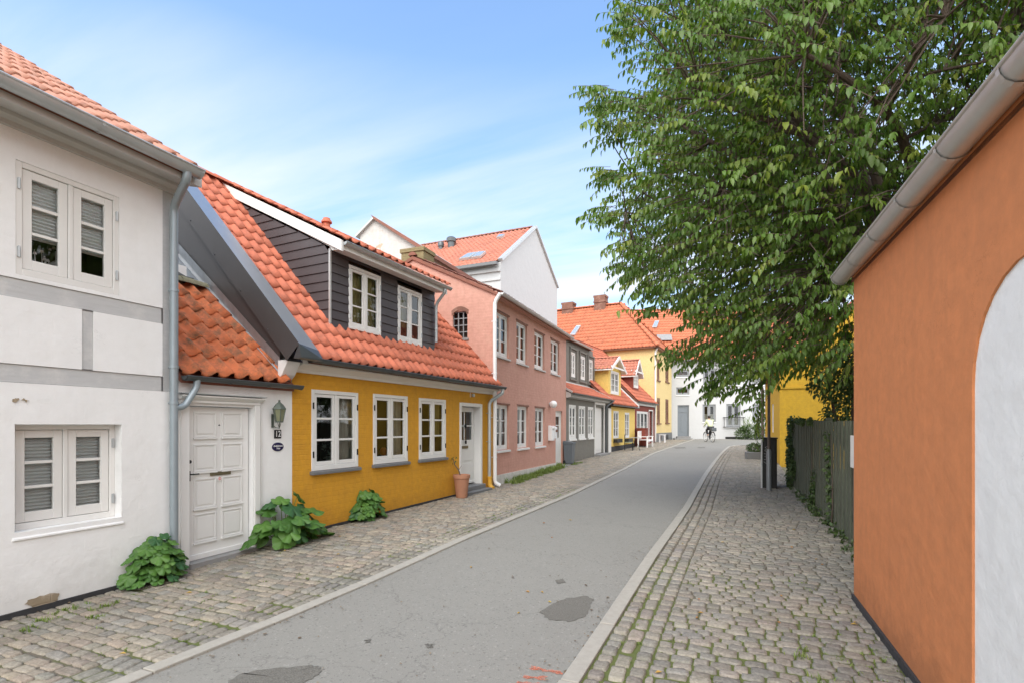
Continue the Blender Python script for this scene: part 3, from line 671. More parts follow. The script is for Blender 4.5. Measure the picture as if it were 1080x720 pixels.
# things on the window boards inside
def world(o, F): o.matrix_world = Matrix.Translation((F.A.x, F.A.y, 0)) @ Matrix.Rotation(F.rz, 4, 'Z'); return o
mb = MB(); mb.lathe((w2[0]+.55, .22, w2[2]+.12), [(.03,0),(.06,.02),(.075,.07),(.06,.12),(.03,.15)], 14)
world(tag(mb.build('red_vase', m_simple('red_glaze', (.42,.08,.03), .3), smooth=True), 'round red vase inside the middle window of the yellow house', 'vase'), F)
mb = MB(); mb.lathe((w2[0]+.26, .45, w2[2]+.30), [(.11,0),(.10,.02),(.07,.24),(.055,.26)], 16); mb.tube([(w2[0]+.26,.45,w2[2]-.05),(w2[0]+.26,.45,w2[2]+.3)], .012, 8); mb.lathe((w2[0]+.22, .4, w2[2]+.68), [(.05,0),(.08,.05),(.08,.16),(.03,.2)], 12)
world(tag(mb.build('orange_lamp', MT['orange_cloth'], smooth=True), 'orange table lamp glowing amber inside the middle yellow house window', 'lamp'), F)
mb = MB()
for k in range(60):
    c = Vector((w1[0]+.62+random.gauss(0,.09), .2+random.random()*.12, w1[2]+.18+random.random()*.32)); a = random.random()*6.28; r = .05
    mb.add([c, c+Vector((math.cos(a)*r, .01, math.sin(a)*r*.6)), c+Vector((math.cos(a)*r*1.6, 0, math.sin(a)*r)), c+Vector((math.cos(a)*r*.6, -.01, math.sin(a)*r*1.1))], [(0,1,2,3)])
mb.lathe((w1[0]+.62,.25,w1[2]+.06), [(.05,0),(.07,.12),(.06,.12)], 12)
world(tag(mb.build('house_plant', m_simple('pale_plant', (.2,.24,.2), .6)), 'leafy pale house plant behind the lower right panes of the leftmost yellow house window', 'plant'), F)
# door
mb = MB(); x0, x1, z0, z1 = dd; fw = .075
mb.box(x0-.005, x0+fw, -.02, .30, z0, z1); mb.box(x1-fw, x1+.005, -.02, .30, z0, z1); mb.box(x0+fw, x1-fw, -.02, .30, z1-fw, z1+.005); FRM = mb.build('door_frame', MT['paint_white'], H, bevel=.005)
a, b, y = x0+fw+.006, x1-fw-.006, .17; zg0, zg1 = z0+(z1-z0)*.56, z1-fw-.12
mb = MB(); mb.box(a, a+.10, y, y+.045, z0+.06, z1-fw-.01); mb.box(b-.10, b, y, y+.045, z0+.06, z1-fw-.01); mb.box(a+.10, b-.10, y, y+.045, zg1, z1-fw-.01); mb.box(a+.10, b-.10, y+.0, y+.045, z0+.06, zg0)
mb.box((a+b)/2-.014, (a+b)/2+.014, y+.004, y+.04, zg0, zg1); mb.box(a+.1, b-.1, y+.006, y+.038, (zg0+zg1)/2-.014, (zg0+zg1)/2+.014)
for q0, q1 in ((.08,.28), (.31,.44)): 
    zz0, zz1 = z0+(z1-z0)*q0, z0+(z1-z0)*q1; mb.box(a+.11, b-.11, y-.012, y, zz0, zz1)
mb.box(a, b, y-.02, y, z0+.06, z0+.12)
D = mb.build('door', MT['paint_white'], H, bevel=.004)
mb = MB(); mb.quad((a+.1,y+.02,zg0),(b-.1,y+.02,zg0),(b-.1,y+.02,zg1),(a+.1,y+.02,zg1)); mb.build('pane', MT['glass'], D)
mb = MB(); mb.box(a, b, .5, .52, z0, z1); mb.build('hallway', MT['dark_room'], D)
mb = MB(); zl = z0+(z1-z0)*.475; mb.box((a+b)/2-.13, (a+b)/2+.13, y-.02, y-.001, zl-.035, zl+.03); mb.build('letter_slot', MT['brass'], D, bevel=.004)
mb = MB(); mb.lathe(((a+b)/2, y-.03, zl+.12), [(.001,.05),(.02,.035),(.025,0),(.02,-.04),(.001,-.05)], 10); mb.build('door_knocker', MT['black'], D, smooth=True)
mb = MB(); mb.lathe(((a+b)/2-.0, y-.02, (zg0+zg1)/2), [(.001,.06),(.02,.03),(.03,0),(.015,-.05),(.001,-.07)], 10); mb.build('door_ornament', MT['black'], D, smooth=True)
mb = MB(); mb.tube([(a+.04,y-.0,zl+.09),(a+.04,y-.05,zl+.09),(a+.14,y-.055,zl+.09)], .009, 8); mb.build('door_handle', MT['black'], D, smooth=True)
mb = MB(); mb.box(x0-.06, x1+.06, -.26, .16, F.gz(x0)-.1, z0+.015-.08); mb.box(x0-.0, x1+.0, -.12, .28, F.gz(x0)-.1, z0+.03); mb.build('door_step', MT['sill_dark'], H, bevel=.01)
nx_, nz_ = F.hit(496.5, 416.3)
T = place(empty('porch_number', (0,0,0), 0, 'tiny grey fitting and white numeral above the yellow house door', 'number plate'), F, nx_, 0, nz_)
mb = MB(); mb.box(.03,.11,-.05,0,-.035,.04); mb.build('fitting', MT['zinc'], T, bevel=.006)
o = text('1', .16, MT['enamel_white'], 'number'); o.parent = T; o.location = (-.03,-.006,0); o.rotation_euler = (R(90),0,0)
# eaves
gy = -.27; gl, gr = F.hit(322, 376, gy)[1], F.hit(522, 407, gy)[1]; gzz = (gl+gr)/2; print('yellow gutter', gl, gr)
mb = MB(); mb.prism([(0.02,0,zt-.05),(0.02,-.04,zt-.05),(.02,-.06,zt-.01),(.02,-.13,zt+.03),(.02,gy+.07,gzz-.085),(.02,gy+.07,gzz+.0),(.02,0,gzz+.02)], (L-.02,0,0)); mb.build('cornice', MT['paint_cream'], H)
gutter(H, (.08, gy, gzz), (L+.12, gy, gzz), .06, 'zinc_dark', bead=.010, brk=.8)
tp = 1.09; ye = gy+.02; ze = gzz+.035; yr = 2.2
for _ in range(60): yr += .5*(((F.hit(263, 201.5, yr)[1]-.07-ze)/tp+ye)-yr)*.6
zr = ze+(yr-ye)*tp; print('yellow ridge', yr, zr)
roof(F, H, MT['tile_new'], ye, ze, yr, zr, .10, L-.03, 6.6, tw=.205, cl=.33, res=9)
body(F, H, MT['white_render'], 2*yr, 0, zt, yr, zr-.12, x0=.01, x1=L-.01)
# raised zinc-clad gable parapet
pw0, pw1 = -.29, .085; hp = .17
mb = MB(); q = [(ye-.12, ze-.02), (yr+.02, zr), (yr+.02, zr+.30), (ye+.13, ze+.36), (ye-.12, ze+.17)]
nrm = Vector((0, -tp, 1)).normalized()
A_ = Vector((0, ye-.10, ze)); B_ = Vector((0, yr, zr))
def pp(v, h): return A_.lerp(B_, v)+nrm*h
lo_ = lambda y: OLDZ+(y-OLDY)*OLDS+.13
mb.add([(pw0, *pp(0,-.16).yz), (pw0, *pp(1,-.16).yz), (pw0, *pp(1,.16).yz), (pw0, *pp(0,.16).yz)], [(0,1,2,3)], 1)
mb.add([(pw0, *pp(0,-.16).yz), (pw0, *pp(1,-.16).yz), (-.01, *pp(1,-.16).yz), (-.01, *pp(0,-.16).yz)], [(0,3,2,1)], 1)
mb.add([(pw1, *pp(0,-.05).yz), (pw1, *pp(1,-.05).yz), (pw1, *pp(1,.10).yz), (pw1, *pp(0,.10).yz)], [(3,2,1,0)], 0)
mb.add([(pw0, *pp(0,.16).yz), (pw0, *pp(1,.16).yz), (pw1, *pp(1,.10).yz), (pw1, *pp(0,.10).yz)], [(0,3,2,1)], 0)
cp = mb.build('gable_coping', [MT['coping_top'], MT['coping_side']], H)
mb = MB(); e0 = pp(0,.16); e1 = pp(0,.10); f0 = pp(0,-.18); zf = e0.z-.0; fy = ye-.26
c1 = [(pw0-.005, e0.y, e0.z), (pw1+.005, e1.y, e1.z), (pw1+.005, fy, e1.z-.13), (pw0-.005, fy, e1.z-.13)]
mb.add([c1[0], c1[1], c1[2], c1[3], (pw0-.005, fy, gzz-.05), (pw1+.005, fy, gzz-.05), (pw1+.005, e0.y+.1, gzz-.05), (pw0-.005, e0.y+.1, gzz-.05)],
       [(0,3,2,1), (3,4,5,2), (0,7,4,3), (1,2,5,6), (4,7,6,5)]); mb.build('coping_end_box', MT['zinc_dark'], cp)
mb = MB(); mb.prism([(pw0+.05, -.001, gzz-.05), (pw0+.05, -.20, gzz-.05), (pw0+.05, -.08, gzz-.25), (pw0+.05, -.001, gzz-.32)], (.22, 0, 0)); mb.build('corbel', MT['white_render'], H)
mb = MB(); n_ = 9                                       # lead soaker from under the coping down on to the old tiles
for i in range(n_):
    ya, yb = -.02+(yr+.0)*i/n_, -.02+(yr+.0)*(i+1)/n_+.015; h = .004*(i % 2)
    up_ = lambda y: ze+(y-ye)*tp-.16/math.cos(math.atan(tp))+.03
    dn_ = lambda y: OLDZ+(y-OLDY)*OLDS+.055
    tz = lambda y: max(up_(y), dn_(y)+.06)
    ld = lambda y: min(tz(y), dn_(y)+.22)
    mb.add([(-.235-h, ya, ld(ya)), (-.235-h, yb, ld(yb)), (-.18-h, yb, dn_(yb)+.02), (-.18-h, ya, dn_(ya)+.02), (-.24-h, ya, dn_(ya)), (-.24-h, yb, dn_(yb))], [(0,3,2,1), (3,4,5,2)])
mb.build('lead_flashing', MT['lead'], H)
mb = MB(); mb.add([(-.225, -.02, ld(-.02)-.03), (-.225, yr-.05, ld(yr-.05)-.03), (-.225, yr-.05, tz(yr-.05)+.03), (-.225, -.02, tz(-.02)+.03)], [(0,1,2,3)]); mb.build('gable_cladding', MT['coping_side'], H)
for k in range(5):
    c = pp(.12+k*.17, -.12); mb = MB(); mb.tube([(pw0-.010, c.y, c.z), (pw0, c.y, c.z)], .009, 8); mb.build('fixing', MT['zinc_dark'], cp)
# dormer
yd = .78
# front plane where its foot meets the roof
for _ in range(30):
    xd, zd = F.hit(348.5, 343, yd); yd += .5*((zd-ze)/tp+ye-yd)
xR = F.hit(458, 371, yd)[0]; xL = F.hit(348, 343, yd)[0]; zft = F.hit(352, 262, yd)[1]; zftr = F.hit(456, 309, yd)[1]
print('dormer', yd, xL, xR, zft, zftr)
bzl = F.hitx(350, 246, xL-.0); 
yo = yd-.30; zo = F.hit(350.5, 250, yo)[1]; bt = F.hitx(232, 193, xL-.04); sd_ = (bt[1]-zo)/(bt[0]-yo); print('dormer roof pitch', math.degrees(math.atan(sd_)), bt, zo)
ztd = (zft+zftr)/2
d1 = F.rect((367.9,278.4),(401.9,293),(366.4,345.4),(400.3,354.8), yd); d2 = F.rect((419.4,300.4),(445,310.9),(418.4,359),(443.8,365.8), yd)
DM = Matrix.Translation((0, yd, 0))
def boards(mb, x0, x1, z0, z1, holes, bh=.155):
    n = int(math.ceil((z1-z0)/bh))
    for i in range(n):
        a, b = z0+i*bh, min(z1, z0+(i+1)*bh); segs = [(x0, x1)]
        for h in holes:
            if h[2] < b-.02 and h[3] > a+.02:
                ns = []
                for s_ in segs:
                    if h[0] > s_[0]: ns.append((s_[0], min(h[0], s_[1])))
                    if h[1] < s_[1]: ns.append((max(h[1], s_[0]), s_[1]))
                segs = [s_ for s_ in ns if s_[1]-s_[0] > .01]
        for s_ in segs: mb.prism([(s_[0], -.022, a), (s_[0], -.004, b+.01), (s_[0], .01, b+.01), (s_[0], .01, a)], (s_[1]-s_[0], 0, 0))
zlow = ze+(yd-ye)*tp-.35
mb = MB(DM); boards(mb, xL, xR, zlow, ztd+.05, [d1, d2]); DMR = mb.build('dormer', MT['board_dark'], H, label='black boarded dormer with two white windows')
for X_, sg in ((xL, -1), (xR, 1)):
    mb = MB(); bh = .155
    top = lambda z: yd if z <= ztd else yd+(z-ztd-.02)/sd_
    for i in range(30):
        a = zlow+i*bh; b = a+bh; ym0 = (a-ze)/tp+ye+.35; ym1 = (b-ze)/tp+ye+.35
        y0_, y1_ = max(yd, top(a)), max(yd, top(b))
        if y0_ >= ym0 or a > ztd+(yr-yd)*sd_: break
        y1_ = min(y1_, ym1); p = [(X_+sg*.022, y0_, a), (X_+sg*.022, ym0, a), (X_+sg*.004, ym1, b+.008), (X_+sg*.004, y1_, b+.008)]; q = [(X_-sg*.01, v[1], v[2]) for v in p]
        mb.add(p+q, [(0,1,2,3), (4,7,6,5), (0,4,5,1), (0,3,7,4)])
    mb.build('dormer_cheek', MT['board_dark'], DMR)
mb = MB(); mb.box(xL-.026, xL+.004, yd-.028, yd+.004, zlow, ztd); mb.build('corner_trim', MT['zinc_light'], DMR)
for w, cu in ((d1, [('curtain_olive', .04, .96, .02, .97)]), (d2, [('curtain_olive', .04, .75, .3, .97)])):
    window(DMR, w, DM, y=-.02, sashes=2, rows=3, fw=.055, sw=.042, bar=.026, curt=cu, hinges=1, depth=.5)
Ld = math.hypot(bt[0]-yo, bt[1]-zo); yrr = yo+(zr+.05-zo)/sd_ ; 
Y1 = yr+.0; Z1 = zo+(Y1-yo)*sd_
mb = MB(); mb.prism([(xL-.05, yo, zo+.02), (xL-.05, Y1, Z1+.02), (xL-.05, Y1, Z1-.16), (xL-.05, yo, zo-.16)], (.045, 0, 0)); mb.build('bargeboard', MT['paint_white'], DMR); mb = MB(); mb.prism([(xR+.01, yo, zo+.02), (xR+.01, Y1, Z1+.02), (xR+.01, Y1, Z1-.16), (xR+.01, yo, zo-.16)], (.045, 0, 0)); mb.build('bargeboard', MT['paint_white'], DMR)
mb = MB(); mb.prism([(xL-.004, yo+.02, zo-.03), (xL-.004, Y1, Z1-.04), (xL-.004, Y1, Z1-.12), (xL-.004, yd, ztd+.04), (xL-.004, yd-.05, ztd-.03), (xL-.004, yo+.02, zo-.12)], (xR-xL+.012, 0, 0)); mb.build('dormer_soffit', MT['paint_cream'], DMR)
pantiles('dormer_roof', MT['tile_new'], DMR, (xL-.07, yo-.03, zo+.06), (1,0,0), (0, 1, sd_), xR-xL+.20, math.hypot(Y1-yo, Z1-zo), .205, .33, res=9)
gutter(DMR, (xL-.0, yo-.02, zo+.0), (xR+.16, yo-.02, zo+.0), .05, 'zinc', brk=.7)
gx = xR-.03
downpipe(DMR, [(gx, yo, zo-.03), (gx, yo, zo-.12), (gx, yd-.07, zo-.36), (gx, yd-.07, zlow+.5)], .032, 'zinc', [(gx, yd-.07, zo-.9)])
# terracotta roof vent on the ridge
vy_ = yr-.12; vx, vz = F.hit(344.5, 233, vy_)
mb = MB(); mb.lathe((vx, vy_, vz-.35), [(.08,0),(.08,.24),(.07,.29),(.12,.30),(.12,.33),(.08,.38),(.08,.40),(.03,.42)], 14); mb.build('roof_vent', MT['tile_new'], H, smooth=True)
gp = F.hit(516, 450, -.08)[0]
downpipe(H, [(L-.0, gy, gzz-.05), (L-.0, gy, gzz-.15), (gp, -.085, gzz-.38), (gp, -.085, F.gz(L)+.22)], .042, 'zinc', [(gp, -.085, 1.3), (gp,-.085, 2.0)])
bx = gp
T = place(empty('downpipe_boot', (0,0,0), 0, 'yellow painted iron boot at the foot of the grey drainpipe', 'pipe boot'), F, bx, -.09, F.gz(L))
mb = MB(); mb.tube([(0,0,.30),(0,0,.10),(-.01,-.05,.03),(-.02,-.12,.02)], [.056,.056,.055,.05], 12); mb.build('boot_pipe', MT['yellow_boot'], T, smooth=True)
mb = MB(); mb.tube([(0,0,.26),(0,0,.29)], .066, 12); mb.build('boot_collar', MT['yellow_boot'], T, smooth=True)
YH = F
# ---------------------------------------------------------------- pink house
F = Fr(C2, C3); L = F.L
H = F.empty('pink_house', 'pink two-storey house with seven white casement windows and a white plinth', 'house')
up = [F.rect((523.6,329.6),(537,335.4),(523,374.3),(536.7,378.2)), F.rect((544.9,338.3),(556,343.2),(544.5,382),(556,385)), F.rect((563.9,349.6),(574.2,353.4),(563.5,387),(574,390)), F.rect((581,356.8),(589.8,359.9),(580.6,391.8),(589.8,394.7))]
lo = [F.rect((523.7,426.3),(536.8,427.5),(523.7,474),(537,473)), F.rect((545.6,426.9),(557,428.3),(545.8,472),(557,471.2)), F.rect((564.5,429.2),(574.5,430),(564.5,470.5),(574.5,469.5))]
dd = F.rect((585.8,432.5),(593.3,433.3),(586.2,491.5),(593.3,488.0))
for g in (up, lo):                                    # one floor line, so one height for the row
    a = sum(w[2] for w in g)/len(g); b = sum(w[3] for w in g)/len(g)
    for i, w in enumerate(g): g[i] = (w[0], w[1], a*.6+w[2]*.4, b*.6+w[3]*.4)
print('pink', L, up, lo, dd)
ztl, ztr = F.hit(524, 306)[1], F.hit(594, 354)[1]; print('pink top', ztl, ztr)
mb = MB(); wall(mb, 0, L, F.gz(0)-.1, ztl, [(*w, .14) for w in up+lo]+[(*dd, .16)], zbr=F.gz(L)-.1, ztr=ztr); mb.build('front_wall', MT['pink'], H)
for i, w in enumerate(up+lo):
    window(H, w, y=.06, sashes=2, rows=3, fw=.055, sw=.042, bar=.026, sill=('paint_white' if i > 3 else 'paint_greige', .05, .05), curt=[('curtain_olive' if i < 4 else 'curtain', .05, .45, .02, .97)] if i % 2 == 0 else [('curtain', .6, .95, .3, .97)], depth=.5)
    if i < 4 or 1:
        m = MB(); m.box(w[0]-.06, w[1]+.06, -.018, .0, w[3]+.01, w[3]+.06) if 0 else m.box(w[0]-.05, w[1]+.05, -.012, -.001, w[3]+.005, w[3]+.045); m.build('lintel', MT['brick_brown'], H)
mb = MB(); pz = .30; mb.prism([(0,-.03,F.gz(0)-.1),(0,-.03,F.gz(0)+.27),(dd[0]-.08,-.03,F.gz(dd[0])+.16),(dd[0]-.08,-.03,F.gz(dd[0])-.1)], (0,.029,0)); mb.build('plinth', MT['plinth_white'], H)
x0, x1, z0, z1 = dd; mb = MB(); fw = .05
mb.box(x0, x0+fw, .06, .16, z0, z1); mb.box(x1-fw, x1, .06, .16, z0, z1); mb.box(x0+fw, x1-fw, .06, .16, z1-fw, z1); mb.build('door_frame', MT['paint_cream'], H)
a, b = x0+fw, x1-fw; zm = z0+(z1-z0)*.5; mb = MB()
mb.box(a, a+.1, .09, .13, z0, z1-fw); mb.box(b-.1, b, .09, .13, z0, z1-fw); mb.box(a+.1, b-.1, .09, .13, z0, zm); mb.box(a+.1, b-.1, .09, .13, z1-fw-.15, z1-fw); mb.box(a+.1, b-.1, .095, .125, (zm+z1)/2-.04, (zm+z1)/2-.01)
mb.box(a+.12, b-.12, .08, .09, z0+.15, zm-.1); D = mb.build('door', MT['paint_cream'], H, bevel=.004)
mb = MB(); mb.quad((a+.1,.11,zm),(b-.1,.11,zm),(b-.1,.11,z1-fw-.1),(a+.1,.11,z1-fw-.1)); mb.build('pane', MT['glass'], D)
mb = MB(); mb.box(a, b, .45, .47, z0, z1); mb.build('hallway', MT['dark_room'], D)
mb = MB(); mb.box(x0-.05, x1+.05, -.32, .1, F.gz(x0)-.1, z0-.0); mb.build('door_step', MT['stone_step'], H, bevel=.01)
# gable standing above the yellow roof, with the arched window
GM = Matrix.Rotation(-math.pi/2, 4, 'Z') @ Matrix.Identity(4)     # wall() x -> -y ; depth -> +x
GM = Matrix(((0,1,0,0),(-1,0,0,0),(0,0,1,0),(0,0,0,1)))           # (a,b,c)->( b,-a, c )
g1 = F.hitx(477.5, 330, 0); g2 = F.hitx(493, 356.5, 0); gt = F.hitx(440, 269.5, 0); ge = F.hitx(521, 303, 0)
print('gable', g1, g2, gt, ge); ps = (gt[1]-ge[1])/(gt[0]-ge[0]); yr = 2.35; zr = ge[1]+(yr-ge[0])*ps; print('pink pitch', math.degrees(math.atan(ps)), zr)
ya, yb = -g1[0], -g2[0]; wa, wb = min(ya, yb), max(ya, yb); wz0, wz1 = g2[1], g1[1]+.02
mb = MB(GM); wall(mb, -2*yr, -.0, 0, ge[1]-.02, [(wa, wb, wz0, wz1, .12)], m=0)
mb.add([(-2*yr,0,ge[1]-.02), (0,0,ge[1]-.02), (-yr,0,zr-.06)], [(0,1,2)])
mb.M = Matrix.Identity(4)
mb.add([(L,.002,0),(L,.002,ztr-.05),(L,yr,zr-.06),(L,2*yr,ztr-.05),(L,2*yr,0)], [(4,3,2,1,0)]); mb.quad((0,2*yr,0),(0,2*yr,ztr-.05),(L,2*yr,ztr-.05),(L,2*yr,0))
mb.build('gable_wall', MT['pink'], H)
iw = MB(GM); yq = .05
iw.box(wa, wb, yq, yq+.03, wz0, wz0+.03); iw.box(wa, wb, yq, yq+.03, wz1-.03, wz1)
for k in range(4): xx = wa+(wb-wa)*k/3; iw.box(xx-.012, xx+.012, yq-.002, yq+.032, wz0, wz1)
for k in range(1, 4): zz = wz0+(wz1-wz0)*k/4; iw.box(wa, wb, yq+.004, yq+.026, zz-.011, zz+.011)
G = iw.build('gable_window', MT['window_grey'], H)
q = MB(GM); q.quad((wa,yq+.015,wz0),(wb,yq+.015,wz0),(wb,yq+.015,wz1),(wa,yq+.015,wz1)); q.build('pane', MT['glass'], G)
q = MB(GM); q.box(wa-.02, wb+.02, .3, .32, wz0-.02, wz1+.02); q.build('room_recess', MT['dark_room'], G)
q = MB(GM); nseg = 8; cxm = (wa+wb)/2; hw = (wb-wa)/2+.03       # segmental brick arch
ring0 = [(cxm-hw+2*hw*i/nseg, wz1-.07+.10*math.sin(math.pi*i/nseg)) for i in range(nseg+1)]
for i in range(nseg):
    (xa, za), (xb, zb_) = ring0[i], ring0[i+1]; q.prism([(xa,-.015,za),(xb,-.015,zb_),(xb,-.015,zb_+.10),(xa,-.015,za+.10)], (0,.05,0))
q.box(wa-.02, wa+.035, -.004, .03, wz1-.08, wz1+.02); q.box(wb-.035, wb+.02, -.004, .03, wz1-.08, wz1+.02)
q.build('window_arch', MT['brick_brown'], G)
q = MB(GM); q.box(wa-.04, wb+.04, -.03, .06, wz0-.05, wz0); q.build('sill', MT['stone_step'], G)
# corbelled brick at the eave corner
q = MB(); q.box(-.012, .25, -.05, .0, ge[1]-.75, ge[1]-.68); q.box(-.014, .18, -.09, -.0, ge[1]-.35, ge[1]-.22); q.box(-.016, .2, -.12, .0, ge[1]-.22, ge[1]-.1); q.build('eave_corbel', MT['pink'], H, bevel=.01)
ye = -.20; ze0 = F.hit(522, 303, ye)[1]; ze1 = F.hit(597, 354.5, ye)[1]; ze = (ze0+ze1)/2; print('pink eave', ze0, ze1)
zr2 = ze+.03+(yr-ye)*ps
roof(F, H, MT['tile_dark'], ye, ze+.03, yr, zr2, -.06, L+.02, 5, res=7)
mb = MB(); mb.prism([(0,0,ztl-.25),(0,-.05,ztl-.22),(0,ye+.02,ze-.08),(0,ye+.02,ze+.01),(0,0,ze+.05)], (L,0,0)); mb.build('cornice', MT['pink'], H)
gutter(H, (-.05, ye-.05, ze-.005), (L+.05, ye-.05, ze-.005), .06, 'zinc_light', brk=.8)
px1_ = F.hit(521.5, 420, -.09)[0]
downpipe(H, [(px1_+.0, ye-.05, ze-.04), (px1_, -.10, ze-.25), (px1_, -.10, F.gz(0)+.12), (px1_+.06, -.22, F.gz(0)+.05)], .05, 'enamel_white', [(px1_, -.10, z) for z in (4.3, 3.0, 1.9, .9)])
gx_, gz_ = F.hit(583, 425.8, -.12)
T = place(empty('globe_lamp', (0,0,0), 0, 'round white globe lamp on the pink wall above the letterboxes', 'wall lamp'), F, gx_, 0, gz_)
mb = MB(); mb.lathe((0,-.14,0), [(.001,-.13),(.06,-.115),(.11,-.07),(.13,0),(.11,.07),(.06,.115),(.001,.13)], 18); mb.build('globe', MT['enamel_white'], T, smooth=True)
mb = MB(); mb.tube([(0,0,0),(0,-.03,0)], .06, 14); mb.build('lamp_base', MT['zinc'], T, smooth=True)
gx_, gz_ = F.hit(583.3, 456, -.08)
for k, dx in enumerate((-.19, .17)):
    T = place(empty('letterbox', (0,0,0), 0, ('taller white letterbox, left one of the pair on the pink wall', 'white letterbox with dark flap nearer the pink house door')[k], 'letterbox', 'letterboxes on the pink wall'), F, gx_+dx, 0, gz_+(.0, .03)[k])
    hh = (.26, .22)[k]
    mb = MB(); mb.prism([(-.14,0,-hh),(-.14,-.15,-hh),(-.14,-.15,hh-.05),(-.14,0,hh)], (.28,0,0)); mb.build('box', MT['enamel_white'], T, bevel=.01)
    mb = MB(); mb.box(-.11,.11,-.158,-.15,hh-.16,hh-.10) if k == 0 else mb.box(-.08,.10,-.165,-.15,.0,.09); mb.build('flap', MT['paint_greige'] if k == 0 else MT['brown_wood'], T)
PH = F

# ---------------------------------------------------------------- dark grey house
F = Fr(C3, C4); L = F.L
H = F.empty('grey_house', 'narrow dark grey house with set-back upper floor and red tiled pent roof', 'house')
lo = [F.rect((600,426.7),(607.2,427),(600,463),(607.2,462)), F.rect((610.3,427.5),(617,427.8),(610.3,461.5),(617,461)), F.rect((620,428.3),(625.8,428.6),(620,460.5),(625.8,460))]
dd = F.rect((627.6,428.5),(636.6,429),(627.6,479),(636.6,476)); zt = .5*(F.hit(602,420)[1]+F.hit(638,424)[1])
lo = [(w[0], w[1], sum(v[2] for v in lo)/3, sum(v[3] for v in lo)/3) for w in lo]
print('grey', L, lo, dd, zt)
mb = MB(); wall(mb, 0, L, F.gz(0)-.1, zt, [(*w, .1) for w in lo]+[(*dd, .15)], zbr=F.gz(L)-.1); mb.build('front_wall', MT['grey_wall'], H)
for w in lo: window(H, w, y=-.005, sashes=2, rows=3, fw=.08, sw=.05, bar=.03, paint='paint_cream', sill=('paint_cream', .05, .07), curt=[('curtain', .05, .95, .05, .5)], depth=.4)
x0, x1, z0, z1 = dd; mb = MB(); mb.box(x0-.12, x0, -.03, .1, z0, z1+.1); mb.box(x1, x1+.12, -.03, .1, z0, z1+.1); mb.box(x0-.14, x1+.14, -.05, .1, z1+.1, z1+.22); mb.build('door_surround', MT['paint_cream'], H, bevel=.01)
mb = MB(); mb.box(x0, x1, .1, .14, z0, z1); mb.box(x0+.12, x1-.12, .085, .1, z0+.15, z0+.9); mb.box(x0+.12, x1-.12, .085, .1, z0+1.05, z1-.15); mb.build('door', MT['paint_cream'], H, bevel=.006)
mb = MB(); mb.box(x0-.2, x1+.1, -.3, .1, F.gz(x0)-.1, z0); mb.build('door_step', MT['stone_step'], H)
us = .95; z2 = .5*(F.hit(600,356,us)[1]+F.hit(629,374.5,us)[1]); z1a = F.hit(600,404,us)[1]
U = Matrix.Translation((0, us, 0))
up = [F.rect((601.7,371),(606.9,372.5),(601.7,396),(606.9,398),us), F.rect((611.7,374),(617.2,376),(611.7,399.5),(617.2,401),us), F.rect((620.3,378),(625.2,380),(620.3,401),(625.2,403),us)]
up = [(w[0], w[1], sum(v[2] for v in up)/3, sum(v[3] for v in up)/3) for w in up]
mb = MB(U); wall(mb, 0, L, zt-.1, z2, [(*w, .1) for w in up]); mb.M = Matrix.Identity(4)
mb.quad((0,us,0),(0,6,0),(0,6,z2),(0,us,z2)); mb.quad((L,us,0),(L,us,z2),(L,6,z2),(L,6,0)); mb.quad((0,6,0),(L,6,0),(L,6,z2),(0,6,z2)); mb.quad((L,0,0),(L,us,0),(L,us,zt),(L,0,zt)); mb.quad((0,0,0),(0,0,zt),(0,us,zt),(0,us,0))
mb.build('upper_wall', MT['grey_wall'], H)
for w in up: 
    window(H, w, U, y=.01, sashes=2, rows=3, fw=.07, sw=.05, bar=.03, paint='paint_cream', curt=[('curtain', .05, .95, .05, .6)], depth=.4)
    m = MB(U); m.box(w[0]-.16, w[0]-.04, -.05, 0, w[2]-.1, w[3]+.12); m.box(w[1]+.04, w[1]+.16, -.05, 0, w[2]-.1, w[3]+.12); m.box(w[0]-.16, w[1]+.16, -.07, 0, w[2]-.17, w[2]-.1); m.box(w[0]-.16, w[1]+.16, -.06, 0, w[3]+.12, w[3]+.2); m.build('window_surround', MT['grey_wall'], H)
ye = -.25; ze = .5*(F.hit(602,414,ye)[1]+F.hit(641,419.5,ye)[1]); zu = F.hit(598,403.5,us)[1]; print('grey pent', ze, zu, z2)
zu = min(zu, up[0][2]-.2)
pantiles('pent_roof', MT['tile_new'], H, (0,ye,ze), (1,0,0), (0,us-ye,zu-ze), L, math.hypot(us-ye,zu-ze), .21, .33, res=6)
mb = MB(); mb.prism([(0,ye+.05,ze-.04),(0,us,zu-.04),(0,us,zu-.3),(0,0,zt-.02),(0,ye+.05,zt+.02)], (L,0,0)); mb.build('cornice', MT['paint_greige'], H)
mb = MB(); mb.box(-.02,L,us-.05,us,zu+.01,zu+.06); mb.prism([(-.03,ye,ze-.02),(-.03,us,zu+.02),(-.03,us,zu+.08),(-.03,ye,ze+.06)], (.07,0,0)); mb.prism([(L-.04,ye,ze-.02),(L-.04,us,zu+.02),(L-.04,us,zu+.08),(L-.04,ye,ze+.06)], (.07,0,0)); mb.build('roof_trim', MT['zinc_light'], H)
gutter(H, (0,ye-.05,ze-.02), (L,ye-.05,ze-.02), .055, 'zinc_dark', brk=1.2)
gutter(H, (0,us-.18,z2+.0), (L,us-.18,z2+.0), .055, 'zinc_light', brk=1.2)
roof(F, H, MT['tile_dark'], us-.16, z2+.03, 4.0, z2+1.25, 0, L, 6, res=5)
px1_ = F.hit(639.5, 450, -.09)[0]
downpipe(H, [(L-.05, ye-.05, ze-.05), (px1_, -.09, ze-.35), (px1_, -.09, F.gz(L)+.05)], .05, 'zinc_dark')
